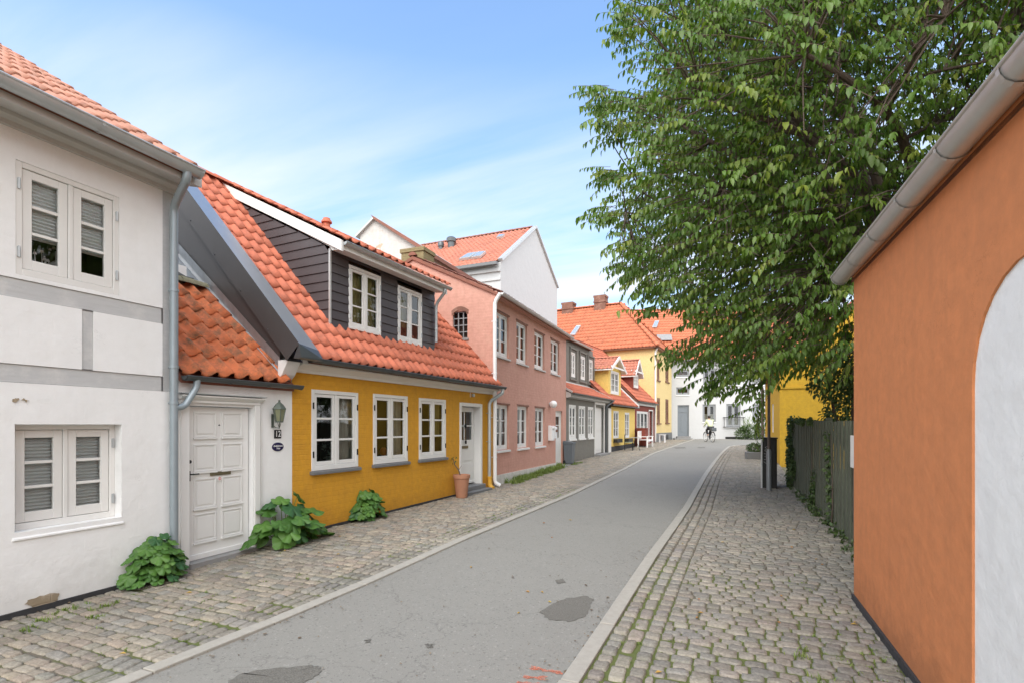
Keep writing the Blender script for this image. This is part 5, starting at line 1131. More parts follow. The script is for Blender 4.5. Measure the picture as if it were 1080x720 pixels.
# cabinet, lamp post, planter
c = gnd(803.5, 514.5); c2 = gnd(818, 514.5); w_ = (c2-c).length; d_ = .40
T = empty('utility_cabinet', (c.x, c.y, c.z), -.02, 'tall black utility cabinet with a scrawl of white graffiti beside the lamp post', 'cabinet')
hh = 1.24; mb = MB(); mb.box(0, w_, 0, d_, 0, hh-.03); mb.build('cabinet_body', MT['black_matt'], T, bevel=.012)
mb = MB(); mb.box(-.02, w_+.02, -.02, d_+.02, hh-.03, hh); mb.build('cabinet_top', MT['black_matt'], T, bevel=.008)
mb = MB(); mb.box(.03, w_-.03, -.012, -.001, .12, hh-.08); D = mb.build('cabinet_door', MT['black_matt'], T, bevel=.004)
mb = MB(); mb.box(-.022,.012,-.022,.004,0,hh-.04); mb.build('edge_strip', MT['zinc_light'], T)
graf = m_simple('chalky_graffiti', (.40,.40,.38), .8)
for k, pts in enumerate(([(0,.0),(.09,.04),(.02,.09),(.09,.13)], [(.0,.17),(.07,.15),(.09,.22),(.01,.25)], [(.02,.28),(.09,.26),(.03,.34),(.10,.36)], [(-.01,-.05),(.06,-.1),(.11,-.04)])):
    mb = MB(); mb.tube([(.05+a*.8, -.014, .70+b*.9) for a, b in pts], .006, 5); mb.build('graffiti', graf, D)
c = gnd(811, 517)
T = empty('lamp_post', (c.x, c.y, c.z), 0, 'slender galvanised lamp post standing before the black utility cabinet', 'street lamp')
mb = MB(); mb.tube([(0,0,0),(0,0,.92),(0,0,.98)], [.055,.055,.038], 16); mb.build('post_base', MT['post_grey'], T, smooth=True)
mb = MB(); mb.tube([(0,0,.96),(0,0,3.9)], [.034,.030], 14); mb.build('post', MT['post_brown'], T, smooth=True)
mb = MB(); mb.tube([(0,0,3.85),(-.03,0,4.0),(-.25,0,4.1),(-.5,0,4.1)], .025, 10); mb.build('lamp_arm', MT['post_grey'], T, smooth=True)
mb = MB(); mb.lathe((-.6,0,4.0), [(.18,0),(.17,.05),(.08,.13),(.03,.17)], 16); mb.build('lamp_head', MT['post_grey'], T, smooth=True)
c = gnd(797, 483.5)
T = empty('stone_planter', (c.x, c.y, c.z), .1, 'square dark stone planter with a low green shrub at the pavement edge beyond the cabinet', 'planter')
mb = MB(); mb.box(-.38,.38,-.3,.3,0,.30); mb.build('trough', MT['sill_dark'], T, bevel=.02)
PLANTER = T

# ================================================================== GROUND
LKERB = [(-6,-3.75),(2.14,-3.62),(4.5,-3.47),(6.13,-3.39),(10.8,-3.21),(17,-3.2),(25.3,-3.27),(28.7,-3.1),(36.8,-2.55),(40,-2.4),(46,-2.4)]
RKERB = [(-6,-1.28),(3.23,-1.025),(4.77,-.98),(10.17,-.79),(16.6,-.70),(19.6,-.62),(25.4,-.40),(29,-.22),(32,-.02),(33.2,.35),(34,1.0),(34.6,2.2),(35.2,5.0),(35.8,12),(36.2,30),(37,60),(46,60)]
def lerp_tab(T_): ys = [a for a, b in T_]; xs = [b for a, b in T_]; return lambda Y: np.interp(Y, ys, xs)
LK, RK = lerp_tab(LKERB), lerp_tab(RKERB)
fac = [(-6,-5.8),(C0.y,-5.8),(C1.y,C1.x),(C2.y,C2.x),(C3.y,C3.x),(C4.y,C4.x),(C5.y,C5.x),(C6.y,C6.x),(st.y,st.x),(46,st.x)]
LF = lerp_tab(fac)
RF = lerp_tab([(-6,1.356),(5.62,1.08),(5.66,1.52),(13,1.5),(20.8,1.73),(28.8,1.73),(28.85,7),(33,7.5),(36,30)])
def m_asphalt():
    m, t, b = nt('worn_asphalt')
    n1 = noise(t, .5, 6, .6); n2 = noise(t, 160, 3, .7); n3 = noise(t, 6, 6, .7)
    vo = N(t, 'ShaderNodeTexVoronoi', Scale=75.0); tc = t.nodes.new('ShaderNodeTexCoord'); t.links.new(tc.outputs['Object'], vo.inputs['Vector'])
    col = mixc(t, n1, (.205,.198,.178), (.255,.247,.222)); col = mixc(t, ramp(t, n2, [(.3, 0.0), (.75, 1.0)]), mixc(t, .22, col, (.10,.10,.095)), mixc(t, .13, col, (.55,.54,.5)))
    col = mixc(t, ramp(t, n3, [(.55, 0.0), (.9, .5)]), col, (.17,.165,.15))
    sp = t.nodes.new('ShaderNodeSeparateColor'); t.links.new(vo.outputs['Color'], sp.inputs[0])
    col = mixc(t, ramp(t, sp.outputs[0], [(.0, .5), (.1, 0.0)]), col, (.09,.088,.08)); col = mixc(t, ramp(t, sp.outputs[1], [(.93, 0.0), (1.0, .25)]), col, (.45,.44,.4))
    # hairline cracks
    v2 = N(t, 'ShaderNodeTexVoronoi', Scale=.55); v2.feature = 'DISTANCE_TO_EDGE'
    wv = t.nodes.new('ShaderNodeVectorMath'); wv.operation = 'ADD'; nz = N(t, 'ShaderNodeTexNoise', Scale=2.5, Detail=5); t.links.new(tc.outputs['Object'], nz.inputs['Vector'])
    t.links.new(tc.outputs['Object'], wv.inputs[0]); t.links.new(nz.outputs['Color'], wv.inputs[1]); t.links.new(wv.outputs[0], v2.inputs['Vector'])
    col = mixc(t, ramp(t, v2.outputs['Distance'], [(.0, .35), (.006, 0.0)]), col, (.09,.085,.08))
    t.links.new(col, b.inputs['Base Color']); b.inputs['Roughness'].default_value = .85; b.inputs['Specular IOR Level'].default_value = .3
    p = bump(t, b, n2, .5, .004); bump(t, b, vo.outputs['Distance'], .25, .004, p); return m
asph = m_asphalt()
def strip(name, lf, rf, mat, lift, nx=6, ys=None, crown=0.0, kind='structure'):
    ys = ys if ys is not None else np.concatenate([np.arange(-6, 12, .25), np.arange(12, 33, .5), np.arange(33, 37, .15), np.arange(37, 46.1, 1)])
    V, Fc = [], []
    for Y in ys:
        a, b = lf(Y), rf(Y)
        for i in range(nx+1):
            s_ = i/nx; V.append((a+(b-a)*s_, Y, gz(Y)+lift+crown*4*s_*(1-s_)))
    for j in range(len(ys)-1):
        for i in range(nx): k = j*(nx+1)+i; Fc.append((k, k+1, k+nx+2, k+nx+1))
    o = np_mesh(name, np.array(V), np.array(Fc), mat, smooth=True); return tag(o, kind=kind)
strip('road', lambda Y: LK(Y)+.0, lambda Y: RK(Y)-.0, asph, 0.0, 8, crown=.0)
def m_ground():
    m, t, b = nt('earth_ground'); n = noise(t, .8, 6); n2 = noise(t, 30, 5)
    t.links.new(mixc(t, n, mixc(t, n2, (.17,.15,.11), (.24,.21,.16)), (.10,.13,.05)), b.inputs['Base Color']); b.inputs['Roughness'].default_value = .95; bump(t, b, n2, .5, .01); return m
ys = [-300,-60,-5,3,4.5,6.2,11.6,18.8,25,30.4,35.5,42,60,150,600]; V = []; Fc = []
for Y in ys:
    for X in (-500,-60,0,60,500): V.append((X, Y, gz(Y)-.07))
for j in range(len(ys)-1):
    for i in range(4): k = j*5+i; Fc.append((k,k+1,k+6,k+5))
tag(np_mesh('ground', np.array(V, float), np.array(Fc), m_ground()), kind='structure')
def m_joint(bias=0.0):
    m, t, b = nt('sand_and_moss_joints'); tc = t.nodes.new('ShaderNodeTexCoord'); O = tc.outputs['Object']
    n = noise(t, 25, 6, .7, O); g = noise(t, 1.1, 5, .65, O)
    sx = t.nodes.new('ShaderNodeSeparateXYZ'); t.links.new(O, sx.inputs[0])
    near = N(t, 'ShaderNodeMapRange'); near.inputs[1].default_value = 3.5; near.inputs[2].default_value = 7.5; near.inputs[3].default_value = .24+bias; near.inputs[4].default_value = -.10+bias; t.links.new(sx.outputs[1], near.inputs[0])
    ad = N(t, 'ShaderNodeMath', operation='ADD'); t.links.new(g, ad.inputs[0]); t.links.new(near.outputs[0], ad.inputs[1])
    col = mixc(t, n, (.085,.072,.055), (.19,.165,.125)); col = mixc(t, ramp(t, ad.outputs[0], [(.5, 0.0), (.62, 1.0)]), col, mixc(t, n, (.06,.08,.02), (.14,.16,.045)))
    t.links.new(col, b.inputs['Base Color']); b.inputs['Roughness'].default_value = .95; bump(t, b, n, .8, .012); return m
joint = m_joint(); joint_l = m_joint(-.16)
def m_stone():
    m, t, b = nt('granite_setts'); at = t.nodes.new('ShaderNodeAttribute'); at.attribute_name = 'Col'
    n = noise(t, 45, 5, .7); n2 = noise(t, 9, 6, .7)
    col = mixc(t, ramp(t, n, [(.3, 0.0), (.7, 1.0)]), mixc(t, .5, at.outputs['Color'], (.09,.085,.075)), mixc(t, .28, at.outputs['Color'], (.6,.57,.5)))
    col = mixc(t, ramp(t, n2, [(.52, 0.0), (.75, .55)]), col, (.16,.155,.10))
    t.links.new(col, b.inputs['Base Color']); b.inputs['Roughness'].default_value = .75; bump(t, b, n, .7, .006); return m
stone = m_stone()
PAL_R = np.array([(.31,.29,.255),(.34,.295,.25),(.27,.26,.24),(.31,.25,.21),(.37,.34,.28),(.25,.25,.24),(.34,.31,.25)])*np.array([.68,.635,.57])
PAL_L = np.array([(.42,.34,.25),(.40,.32,.25),(.33,.31,.27),(.46,.40,.31),(.39,.29,.22),(.31,.305,.29),(.43,.35,.25),(.37,.33,.26)])*np.array([.72,.675,.60])
g_ = np.array([-1, -.93, -.6, .0, .6, .93, 1]); GU, GV = np.meshgrid(g_, g_, indexing='ij'); K = len(g_)
edge = (np.maximum(abs(GU), abs(GV)) > .99)
q4 = np.array([(i*K+j, (i+1)*K+j, (i+1)*K+j+1, i*K+j+1) for i in range(K-1) for j in range(K-1)])
def cobble(name, lf, rf, y0, y1, lx, ly, pal, h=.016, rowdir='x', lift=.0, dirt=0.1, ylow=None, squ=7.0, gap=.010, slope=0.0):
    V, Fc, Cc = [], [], []; base = 0; Y = y0
    rs = np.random.default_rng(sum(map(ord, name)))
    while Y < y1:
        r = ly*rs.uniform(.86, 1.14); yc = Y+r/2; a, b = float(lf(yc)), float(rf(yc)); X = a+rs.uniform(-.5, 0)*lx
        wob = rs.uniform(0, 6.28)
        while X < b-.02:
            w = lx*rs.uniform(.72, 1.32); x0, x1 = max(X, a), min(X+w, b); X += w
            if x1-x0 < .035: continue
            xc = (x0+x1)/2; hx = (x1-x0)/2-gap*rs.uniform(.35,1.1); hy = r/2-gap*rs.uniform(.35,1.1); yy = yc+.012*math.sin(xc*3+wob)+rs.normal(0,.003)
            rd = rs.uniform(.06,.15)                                   # corner rounding
            f = 1-rd*(abs(GU*GV))**2
            Z = h*(1-.26*(abs(GU)**squ+abs(GV)**squ))*rs.uniform(.65,1.25)+rs.uniform(-.004,.004); Z = Z+rs.normal(0,.0016,Z.shape); Z = np.where(edge, -.03, Z)
            tx, ty = rs.normal(0,.03), rs.normal(0,.03); th = rs.normal(0,.03)
            px_ = GU*f*hx*np.where(edge,1.03,1); py_ = GV*f*hy*np.where(edge,1.03,1); px_ = px_+rs.normal(0,.0022,px_.shape); py_ = py_+rs.normal(0,.0022,py_.shape)
            X3 = xc+px_*math.cos(th)-py_*math.sin(th); Y3 = yy+px_*math.sin(th)+py_*math.cos(th); Z3 = gz(yy)+lift+Z+tx*px_+ty*py_
            V.append(np.stack([X3, Y3, Z3], -1).reshape(-1, 3)); Fc.append(q4+base); base += K*K
            c = pal[rs.integers(len(pal))]*rs.uniform(.66,1.32)+rs.normal(0,.004,3); c = c*.72+c.mean()*np.array([1.06,1.0,.90])*.28; Cc.append(np.tile(c, (K*K, 1)))
        Y += r
    o = np_mesh(name, np.concatenate(V), np.concatenate(Fc), stone, None, np.concatenate(Cc), smooth=True); return tag(o, kind='structure')
kw = .125
strip('pavement_bed_left', LF, lambda Y: LK(Y)-kw+.02, joint_l, -.004, 4, ys=np.arange(-6, 41, .5)); strip('pavement_bed_right', lambda Y: RK(Y)+kw-.02, RF, joint, -.004, 4, ys=np.concatenate([np.arange(-6,5.6,.5),[5.62,5.66],np.arange(6,28.8,.6),[28.8,28.85,29,30,31,32,33,33.5]]))
cobble('pavement_left', lambda Y: LF(Y)+.01, lambda Y: LK(Y)-kw-.36, .8, 40.5, .155, .108, PAL_L, .010, gap=.006)
for i in range(3):
    cobble('pavement_border_left', lambda Y, i=i: LK(Y)-kw-.355+i*.118, lambda Y, i=i: LK(Y)-kw-.355+(i+1)*.118-.002, 1.2, 40.5, .25, .17, PAL_R*1.05, .012)
cobble('pavement_right', lambda Y: RK(Y)+kw+.385, RF, 1.8, 33.2, .138, .102, PAL_R, .013, gap=.006)
for i in range(3):
    cobble('pavement_border_right', lambda Y, i=i: RK(Y)+kw+.01+i*.126, lambda Y, i=i: RK(Y)+kw+.01+(i+1)*.126-.002, 1.8, 33.4, .3, (.125,.22,.125)[i], PAL_R*(1,1.15,.95)[i], (.016,.009,.016)[i])
def kerb(name, edge_f, side, y0, y1):
    mb = MB(); Y = y0
    while Y < y1:
        l = random.uniform(.8, 1.15) if Y < 28 else .5; Y2 = Y+l-.008; xa, xb = float(edge_f(Y)), float(edge_f(Y2))
        o = random.uniform(-.003,.003); t_ = .022+random.uniform(-.003,.003)
        p = [(xa,Y),(xb,Y2),(xb+side*kw,Y2),(xa+side*kw,Y)]
        if side < 0: p = p[::-1]
        mb.prism([(x+o, y, gz(y)-.05) for x, y in p], (0,0,.05+t_)); Y += l
    o = mb.build(name, MT['granite'], None, bevel=.007, seg=2); return tag(o, kind='structure')
kerb('kerb_left', LK, -1, -.5, 41); kerb('kerb_right', RK, 1, -.5, 33.4)
# asphalt patches and orange survey paint
def flat_patch(name, pix, mat, lift=.004, thick=.0):
    pts = [gnd(*p) for p in pix]; n = len(pts); ring = []
    for i in range(n):
        a, b = pts[i], pts[(i+1) % n]
        for s_ in np.linspace(0, 1, 6)[:-1]:
            q = a.lerp(b, s_); q += Vector((random.uniform(-.012,.012), random.uniform(-.018,.018), 0)); ring.append(q)
    c = sum(ring, Vector())/len(ring); mb = MB()
    m_ = len(ring); ring2 = [c+(q-c)*.5 for q in ring]; al = ring+ring2+[c]; al = [(q.x, q.y, gz(q.y)+lift) for q in al]
    mb.add(al, [(i, (i+1) % m_, m_+(i+1) % m_, m_+i) for i in range(m_)]+[(m_+i, m_+(i+1) % m_, 2*m_) for i in range(m_)]); return tag(mb.build(name, mat), kind='structure')
def m_patch():
    m, t, b = nt('rough_patch'); n = noise(t, 90, 4, .7); n2 = noise(t, 7, 5, .6)
    t.links.new(mixc(t, ramp(t, n, [(.3,0.0),(.7,1.0)]), mixc(t, n2, (.075,.072,.062), (.125,.12,.10)), (.19,.18,.16)), b.inputs['Base Color']); b.inputs['Roughness'].default_value = .9; bump(t, b, n, .9, .01); return m
pm = m_patch()
flat_patch('road_patch', [(568,646),(582,636),(598,631),(620,628),(626,632),(622,641),(617,650),(600,655),(580,653)], pm)
flat_patch('road_patch', [(238,720),(250,712),(275,706),(300,704),(330,701),(341,706),(330,715),(300,728),(250,735)], pm)
flat_patch('road_patch', [(586,612),(594,610),(596,614),(588,615)], pm); flat_patch('road_patch', [(448,679),(456,679),(456,683),(449,683)], pm); flat_patch('road_patch', [(385,675),(391,674),(391,677),(386,678)], pm)
flat_patch('road_patch', [(710,471.2),(722,470.8),(724,472.2),(713,472.6)], pm); flat_patch('road_patch', [(735,471),(743,470.6),(744,471.8),(737,472)], pm)
def m_spray():
    m, t, b = nt('orange_spray_paint'); n = noise(t, 60, 5, .7); tr = t.nodes.new('ShaderNodeBsdfTransparent'); mx = t.nodes.new('ShaderNodeMixShader'); b.inputs['Base Color'].default_value = (.60,.20,.12,1); b.inputs['Roughness'].default_value = .8
    t.links.new(ramp(t, n, [(.35, .15), (.62, .85)]), mx.inputs[0]); t.links.new(tr.outputs[0], mx.inputs[1]); t.links.new(b.outputs[0], mx.inputs[2]); t.links.new(mx.outputs[0], t.nodes['Material Output'].inputs[0]); return m
sp_ = m_spray()
for pts in ([(560,703),(575,705.5),(592,709),(592,711.5),(574,707.5),(560,705)], [(553,713),(566,714),(576,713),(576,717.5),(566,716.5),(553,715)], [(545,719),(556,718.5),(575,722),(575,726),(555,723),(545,722)]):
    flat_patch('survey_paint', pts, sp_, .005)

# ================================================================== PLANTS
def leaves_mesh(name, P0, D, U, Ln, Wd, mat, parent, col, fold=.25, droop=.15):
    """leaf: 2 halves folded on the midrib, pointed tip. arrays (n,3)"""
    n = len(P0); S = np.cross(D, U); S /= np.linalg.norm(S, axis=1, keepdims=True)+1e-9; U = np.cross(S, D)
    L_ = Ln[:, None]; W_ = Wd[:, None]
    v = [P0, P0+D*L_*.30+S*W_*.42+U*W_*fold, P0+D*L_*.30, P0+D*L_*.30-S*W_*.42+U*W_*fold,
         P0+D*L_*.62+S*W_*.42+U*(W_*fold*.8-L_*droop*.4), P0+D*L_*.62-U*L_*droop*.4, P0+D*L_*.62-S*W_*.42+U*(W_*fold*.8-L_*droop*.4), P0+D*L_-U*L_*droop]
    V = np.stack(v, 1).reshape(-1, 3)
    f = np.array([(0,2,1,1),(0,3,2,2),(1,2,5,4),(2,3,6,5),(4,5,7,7),(5,6,7,7)])
    tri = [t for t in f if len(set(t)) == 3]; 
    T3 = np.array([(0,2,1),(0,3,2),(1,2,5),(1,5,4),(2,3,6),(2,6,5),(4,5,7),(5,6,7)])
    Fc = (T3[None]+np.arange(n)[:, None, None]*8).reshape(-1, 3)
    C_ = np.repeat(col, 8, axis=0)
    return np_mesh(name, V, Fc, mat, parent, C_, smooth=False)

def broad_plant(name, loc, label, H_, Rr, n, size, seed, lean=(0,0)):
    """hollyhock rosette: big round lobed leaves on long stalks"""
    rs = random.Random(seed); T = empty(name, loc, rs.uniform(0, 6), label, 'plant')
    T.rotation_euler = (0,0,0); stem = MB(); V, Fc, Cc = [], [], []; base = 0
    for i in range(n):
        a = rs.uniform(-math.pi, 0) if rs.random() < .8 else rs.uniform(0, math.pi); t = (i+.5)/n
        rr = Rr*(1-.55*t**1.5)*rs.uniform(.55, 1.05); z = H_*(.12+.85*t)*rs.uniform(.85, 1.05)
        c = Vector((math.cos(a+math.pi/2*0)*rr*.95+lean[0]*t, math.sin(a)*rr+lean[1]*t, z)) 
        # plant stands against a wall on its -x side: keep the leaves on the street side
        c = Vector((abs(math.sin(a))*rr*.95-.02*1, math.cos(a)*rr, z))
        root = Vector((.03, rs.uniform(-.05,.05), 0)); mid = root.lerp(c, .6)+Vector((0,0,.06)); stem.tube([root, mid, c], [.008,.006,.004], 5)
        out = Vector((c.x+.05, c.y, 0)).normalized(); tilt = rs.uniform(.35, 1.0); nrm = (Vector((0,0,1))*math.cos(tilt)+out*math.sin(tilt)+Vector((rs.gauss(0,.15),rs.gauss(0,.15),0))).normalized()
        dn = (out-nrm*out.dot(nrm)).normalized(); sd = nrm.cross(dn); R_ = size*rs.uniform(.65, 1.15); nl = 5; m_ = 30
        ph = rs.uniform(0, 6); ring = []
        cc = (rs.random()**1.3, .25*rs.random() if rs.random() > .1 else .9, 0)
        V.append(tuple(c)); Cc.append(cc)
        for rad in (.5, 1.0):
            for k in range(m_):
                th = 2*math.pi*k/m_; lob = 1-.16*abs(math.sin(nl*th/2+.0))**.7*0-.17*(1-abs(math.cos(nl*th/2)))+.03*math.sin(23*th+ph); notch = 1-.55*max(0, 1-abs(((th-math.pi+math.pi) % (2*math.pi))-math.pi)/.28)
                r_ = R_*rad*(lob if rad == 1 else 1)*(notch if rad == 1 else 1); fold_ = .10*math.cos(nl*th)*rad*R_; cup = -.22*R_*rad**2+.10*R_*rad
                p = c+dn*(-math.cos(th)*r_+R_*.35)+sd*(math.sin(th)*r_)+nrm*(cup+fold_)
                if p.x < -.02: p.x = -.02+rs.random()*.01
                p.z = max(p.z, .02); V.append(tuple(p)); Cc.append((cc[0]*(.8 if rad == 1 else 1.1), cc[1], 0))
        for k in range(m_):
            k2 = (k+1) % m_; Fc.append((base, base+1+k, base+1+k2)); Fc.append((base+1+k, base+1+m_+k, base+1+m_+k2)); Fc.append((base+1+k, base+1+m_+k2, base+1+k2))
        base += 1+2*m_
    stem.build('stalks', MT['green_stem'], T); np_mesh('leaves', np.array(V), np.array(Fc), MT['holly'], T, np.array(Cc), smooth=True); return T
g = gnd(163, 626); zz = lambda v: (v.x, v.y, v.z)
broad_plant('hollyhock', (-5.76, gnd(165,612).y+.0, gz(3.6)), 'round clump of bright green lobed leaves at the foot of the blue-grey drainpipe', .50, .34, 70, .085, 3)
broad_plant('hollyhock', (-5.74, DH.w(0).y+1.42, gz(5.4)), 'large leafy hollyhock with big dark leaves between the panelled door and the yellow wall', .66, .56, 40, .15, 5)
yp = YH.hit(384, 530); pw_ = YH.w(yp[0], -.02)
broad_plant('hollyhock', (pw_.x, pw_.y, gz(pw_.y)), 'small dark green leafy plant under the middle windows of the yellow house', .50, .34, 46, .11, 8)
# grass blades and weeds
def grass(name, spots, label=None, cat=None, blades=22, h=.06, mat='grass'):
    V, Fc, Cc = [], [], []; b = 0
    for (x, y, r, hh) in spots:
        for _ in range(blades):
            a = random.uniform(0, 6.28); q = abs(random.gauss(0, .6))*r; bx, by = x+math.cos(a)*q, y+math.sin(a)*q*.8; L_ = hh*random.uniform(.4, 1.2); an = random.uniform(0, 6.28); ln = random.uniform(.2, .9)*L_; w = .0035+hh*.03
            bz = gz(by)-.006; sx_, sy_ = -math.sin(an)*w, math.cos(an)*w
            V += [(bx-sx_,by-sy_,bz),(bx+sx_,by+sy_,bz),(bx+math.cos(an)*ln*.4+sx_*.7,by+math.sin(an)*ln*.4+sy_*.7,bz+L_*.65),(bx+math.cos(an)*ln*.4-sx_*.7,by+math.sin(an)*ln*.4-sy_*.7,bz+L_*.65),(bx+math.cos(an)*ln,by+math.sin(an)*ln,bz+L_)]
            Fc += [(b,b+1,b+2),(b,b+2,b+3),(b+3,b+2,b+4)]; Cc += [(random.random(), random.random()*.4, 0)]*5; b += 5
    o = np_mesh(name, np.array(V), np.array(Fc), MT[mat], None, np.array(Cc)); return tag(o, label, cat, kind='stuff')
sp = []
for _ in range(150):
    Y = random.uniform(2.6, 6.4); X = random.uniform(-.8, 1.04); 
    if random.random() < .3: X = random.uniform(.6, 1.05); Y = random.uniform(2.8, 4.6)
    sp.append((X, Y, .035, .022))
for _ in range(26): Y = random.uniform(2.9, 4.5); sp.append((random.uniform(.45, 1.03), Y, .05, .05))
for _ in range(170): Y = random.uniform(5.2, 12); sp.append((float(LK(Y))-kw-random.uniform(.02,.40), Y, .045, .022))
for _ in range(60): Y = random.uniform(2.2, 6); sp.append((random.uniform(-5.7,-3.8), Y, .03, .025))
for p in ((62,646),(45,655),(72,643),(118,637),(100,650),(30,665),(105,641)): q = gnd(*p); sp += [(q.x+random.gauss(0,.04), q.y+random.gauss(0,.04), .05, .04) for _ in range(4)]
grass('joint_grass', sp, 'short grass and moss growing in the joints between the setts', 'grass', 16)
sp = [(float(LF(Y))+random.uniform(.04, .42)*(1 if Y < 16 else .9), Y, .08, random.uniform(.06,.17)) for Y in np.random.default_rng(3).uniform(12.4, 17.9, 170)]
sp += [(float(LF(Y))+random.uniform(.04, .5), Y, .08, random.uniform(.05,.12)) for Y in np.random.default_rng(4).uniform(18.0, 19.3, 30)]
grass('wall_weeds', sp, 'strip of weeds and grass along the foot of the pink house', 'weeds', 30)
sp = [(FF.w(x, -.03).x-random.uniform(0,.10), FF.w(x).y, .05, .07) for x in np.random.default_rng(5).uniform(0, 8.4, 60)]
grass('fence_weeds', sp, 'ragged weeds along the bottom of the dark fence', 'weeds', 14, mat='ivy')

def shrub_leaves(name, centres, n, ln, wd, mat, par, up=.3, seed=1, col2=.2):
    rs = np.random.default_rng(seed); Ps = []
    cs = np.array([c[:3] for c in centres]); rad = np.array([c[3:6] for c in centres]); w = rad.prod(1); idx = rs.choice(len(cs), n, p=w/w.sum())
    d = rs.normal(size=(n, 3)); d /= np.linalg.norm(d, axis=1, keepdims=True); r = rs.uniform(.2, 1, n)**.4
    P0 = cs[idx]+d*rad[idx]*r[:, None]; D = d*.8+rs.normal(0,.6,(n,3)); D[:, 2] += up-.5; D /= np.linalg.norm(D, axis=1, keepdims=True)
    U = np.tile([0,0,1.], (n,1))+rs.normal(0,.5,(n,3)); col = np.stack([rs.random(n), rs.random(n)*col2, np.zeros(n)], 1)
    return leaves_mesh(name, P0, D, U, ln*rs.uniform(.6,1.2,n), wd*rs.uniform(.7,1.2,n), mat, par, col)
shrub_leaves('shrub', [(0,0,.45,.36,.3,.22)], 1100, .07, .035, MT['ivy'], PLANTER, seed=2)
# ivy on the fence: clumps and trailing runs
T = FF.empty('ivy', 'dark ivy climbing over the far end and the boards of the fence', 'ivy')
cs = []
for x0, x1, k in ((-.45,.25,40), (.25,.7,8)):
    for _ in range(k): x = random.uniform(x0, x1); z = random.uniform(.05, 1.62 if x < .35 else 1.68); cs.append((x, -.05 if x > 0 else random.uniform(-.05,.15), FF.gz(max(0,x))+z, .14, .06, .16))
for xs in (3.4, 5.2, 7.4):
    x = xs; z = .05
    while z < (1.5 if xs == 5.2 else .7): cs.append((x+random.uniform(-.05,.05), -.03, FF.gz(x)+z, .09, .035, .09)); x += random.gauss(0,.045); z += random.uniform(.05,.11)*(1.6 if xs > 4 else 1)
for _ in range(12): x = random.uniform(-.3, 3.4); cs.append((x, -.0, FF.gz(max(0,x))+1.64+random.uniform(-.03,.05), .12, .07, .06))
for _ in range(14): x = random.uniform(.2, 7.2); cs.append((x, -.04, FF.gz(x)+.06, .09, .06, .07))
shrub_leaves('leaves', cs, 5200, .065, .05, MT['ivy'], T, up=-.1, seed=9, col2=.3)
mb = MB()
for xs in (-.2, .1, 3.4, 5.2, 7.4):
    x = xs; z = 0; pts = []
    for k in range(9): pts.append((x, -.02, FF.gz(max(0,x))+z)); x += random.gauss(0,.05); z += .18
    mb.tube(pts, [.012*(1-i/12) for i in range(9)], 5)
mb.build('stems', MT['bark'], T)
# bush by the far white house
c = gnd(793, 463); T = empty('garden_bush', (c.x, c.y+.2, c.z), 0, 'spiky green bush against the far white house', 'bush')
shrub_leaves('leaves', [(0,0,.55,.9,.7,.55),(-.6,.1,.4,.6,.5,.4),(.8,0,.4,.7,.5,.4)], 1800, .22, .06, MT['ivy'], T, up=.9, seed=4)
shrub_leaves('upright_shoots', [(0,0,1.1,.6,.4,.5)], 160, .35, .03, MT['grass'], T, up=2.2, seed=5)
# terracotta pot
x_, z_ = YH.hit(482, 523, -.16); pz = YH.w(x_+.06, -.24); T = empty('terracotta_pot', (pz.x, pz.y, gz(pz.y)+.0), 0, 'tall terracotta flower pot with a bare twig beside the yellow house door', 'flower pot')
mb = MB(); mb.lathe((0,0,0), [(.115,.0),(.125,.03),(.165,.40),(.17,.42),(.185,.43),(.188,.50),(.172,.505),(.16,.46),(.001,.45)], 24); mb.build('pot', MT['terracotta'], T, smooth=True)
mb = MB(); mb.tube([(-.02,0,.44),(-.06,-.02,.60),(-.16,-.03,.72),(-.20,-.02,.86)], [.014,.012,.009,.004], 7); mb.tube([(-.06,-.02,.60),(.0,.0,.70)], [.008,.003], 6); mb.build('twig', MT['bark'], T)
shrub_leaves('twig_leaves', [(-.17,-.02,.80,.05,.05,.09)], 14, .06, .03, MT['ivy'], T, seed=6)

# ================================================================== TREE
def in_poly(px, py, poly):
    x, y = px, py; ins = False; n = len(poly); j = n-1
    for i in range(n):
        xi, yi = poly[i]; xj, yj = poly[j]
        if (yi > y) != (yj > y) and x < (xj-xi)*(y-yi)/(yj-yi)+xi: ins = not ins
        j = i
    return ins
crown = [(645,-30),(647,20),(650,45),(672,62),(694,82),(690,98),(660,100),(640,86),(607,92),(617,118),(640,132),(664,146),(682,168),(684,182),(655,172),(622,178),(640,196),(650,208),(622,225),(640,240),(662,256),(644,276),(648,290),(668,300),(682,310),(690,318),(732,330),(738,352),(698,364),(690,374),(720,384),(742,392),(733,404),(765,414),(775,424),(790,420),(799,440),(808,430),(816,398),(845,386),(864,384),(880,396),(890,404),(900,404),(900,300),(1200,300),(1200,-400),(645,-400)]
def proj(p):
    x, y, z = p; d = -SN*x+CS*y; xc = CS*x+SN*y
    return (540+540*xc/d, 448-540*(z-CAMZ)/d, d) if d > .3 else (9999, 9999, d)
base = Vector((3.3, 11.2, gz(11.2))); T = empty('street_tree', tuple(base), 0, 'big leafy green tree leaning over the street from behind the dark fence', 'tree')
rs = random.Random(21); CC = Vector((2.6, 10.6, 6.9)); RR = Vector((5.1, 4.9, 5.6))
mb = MB()
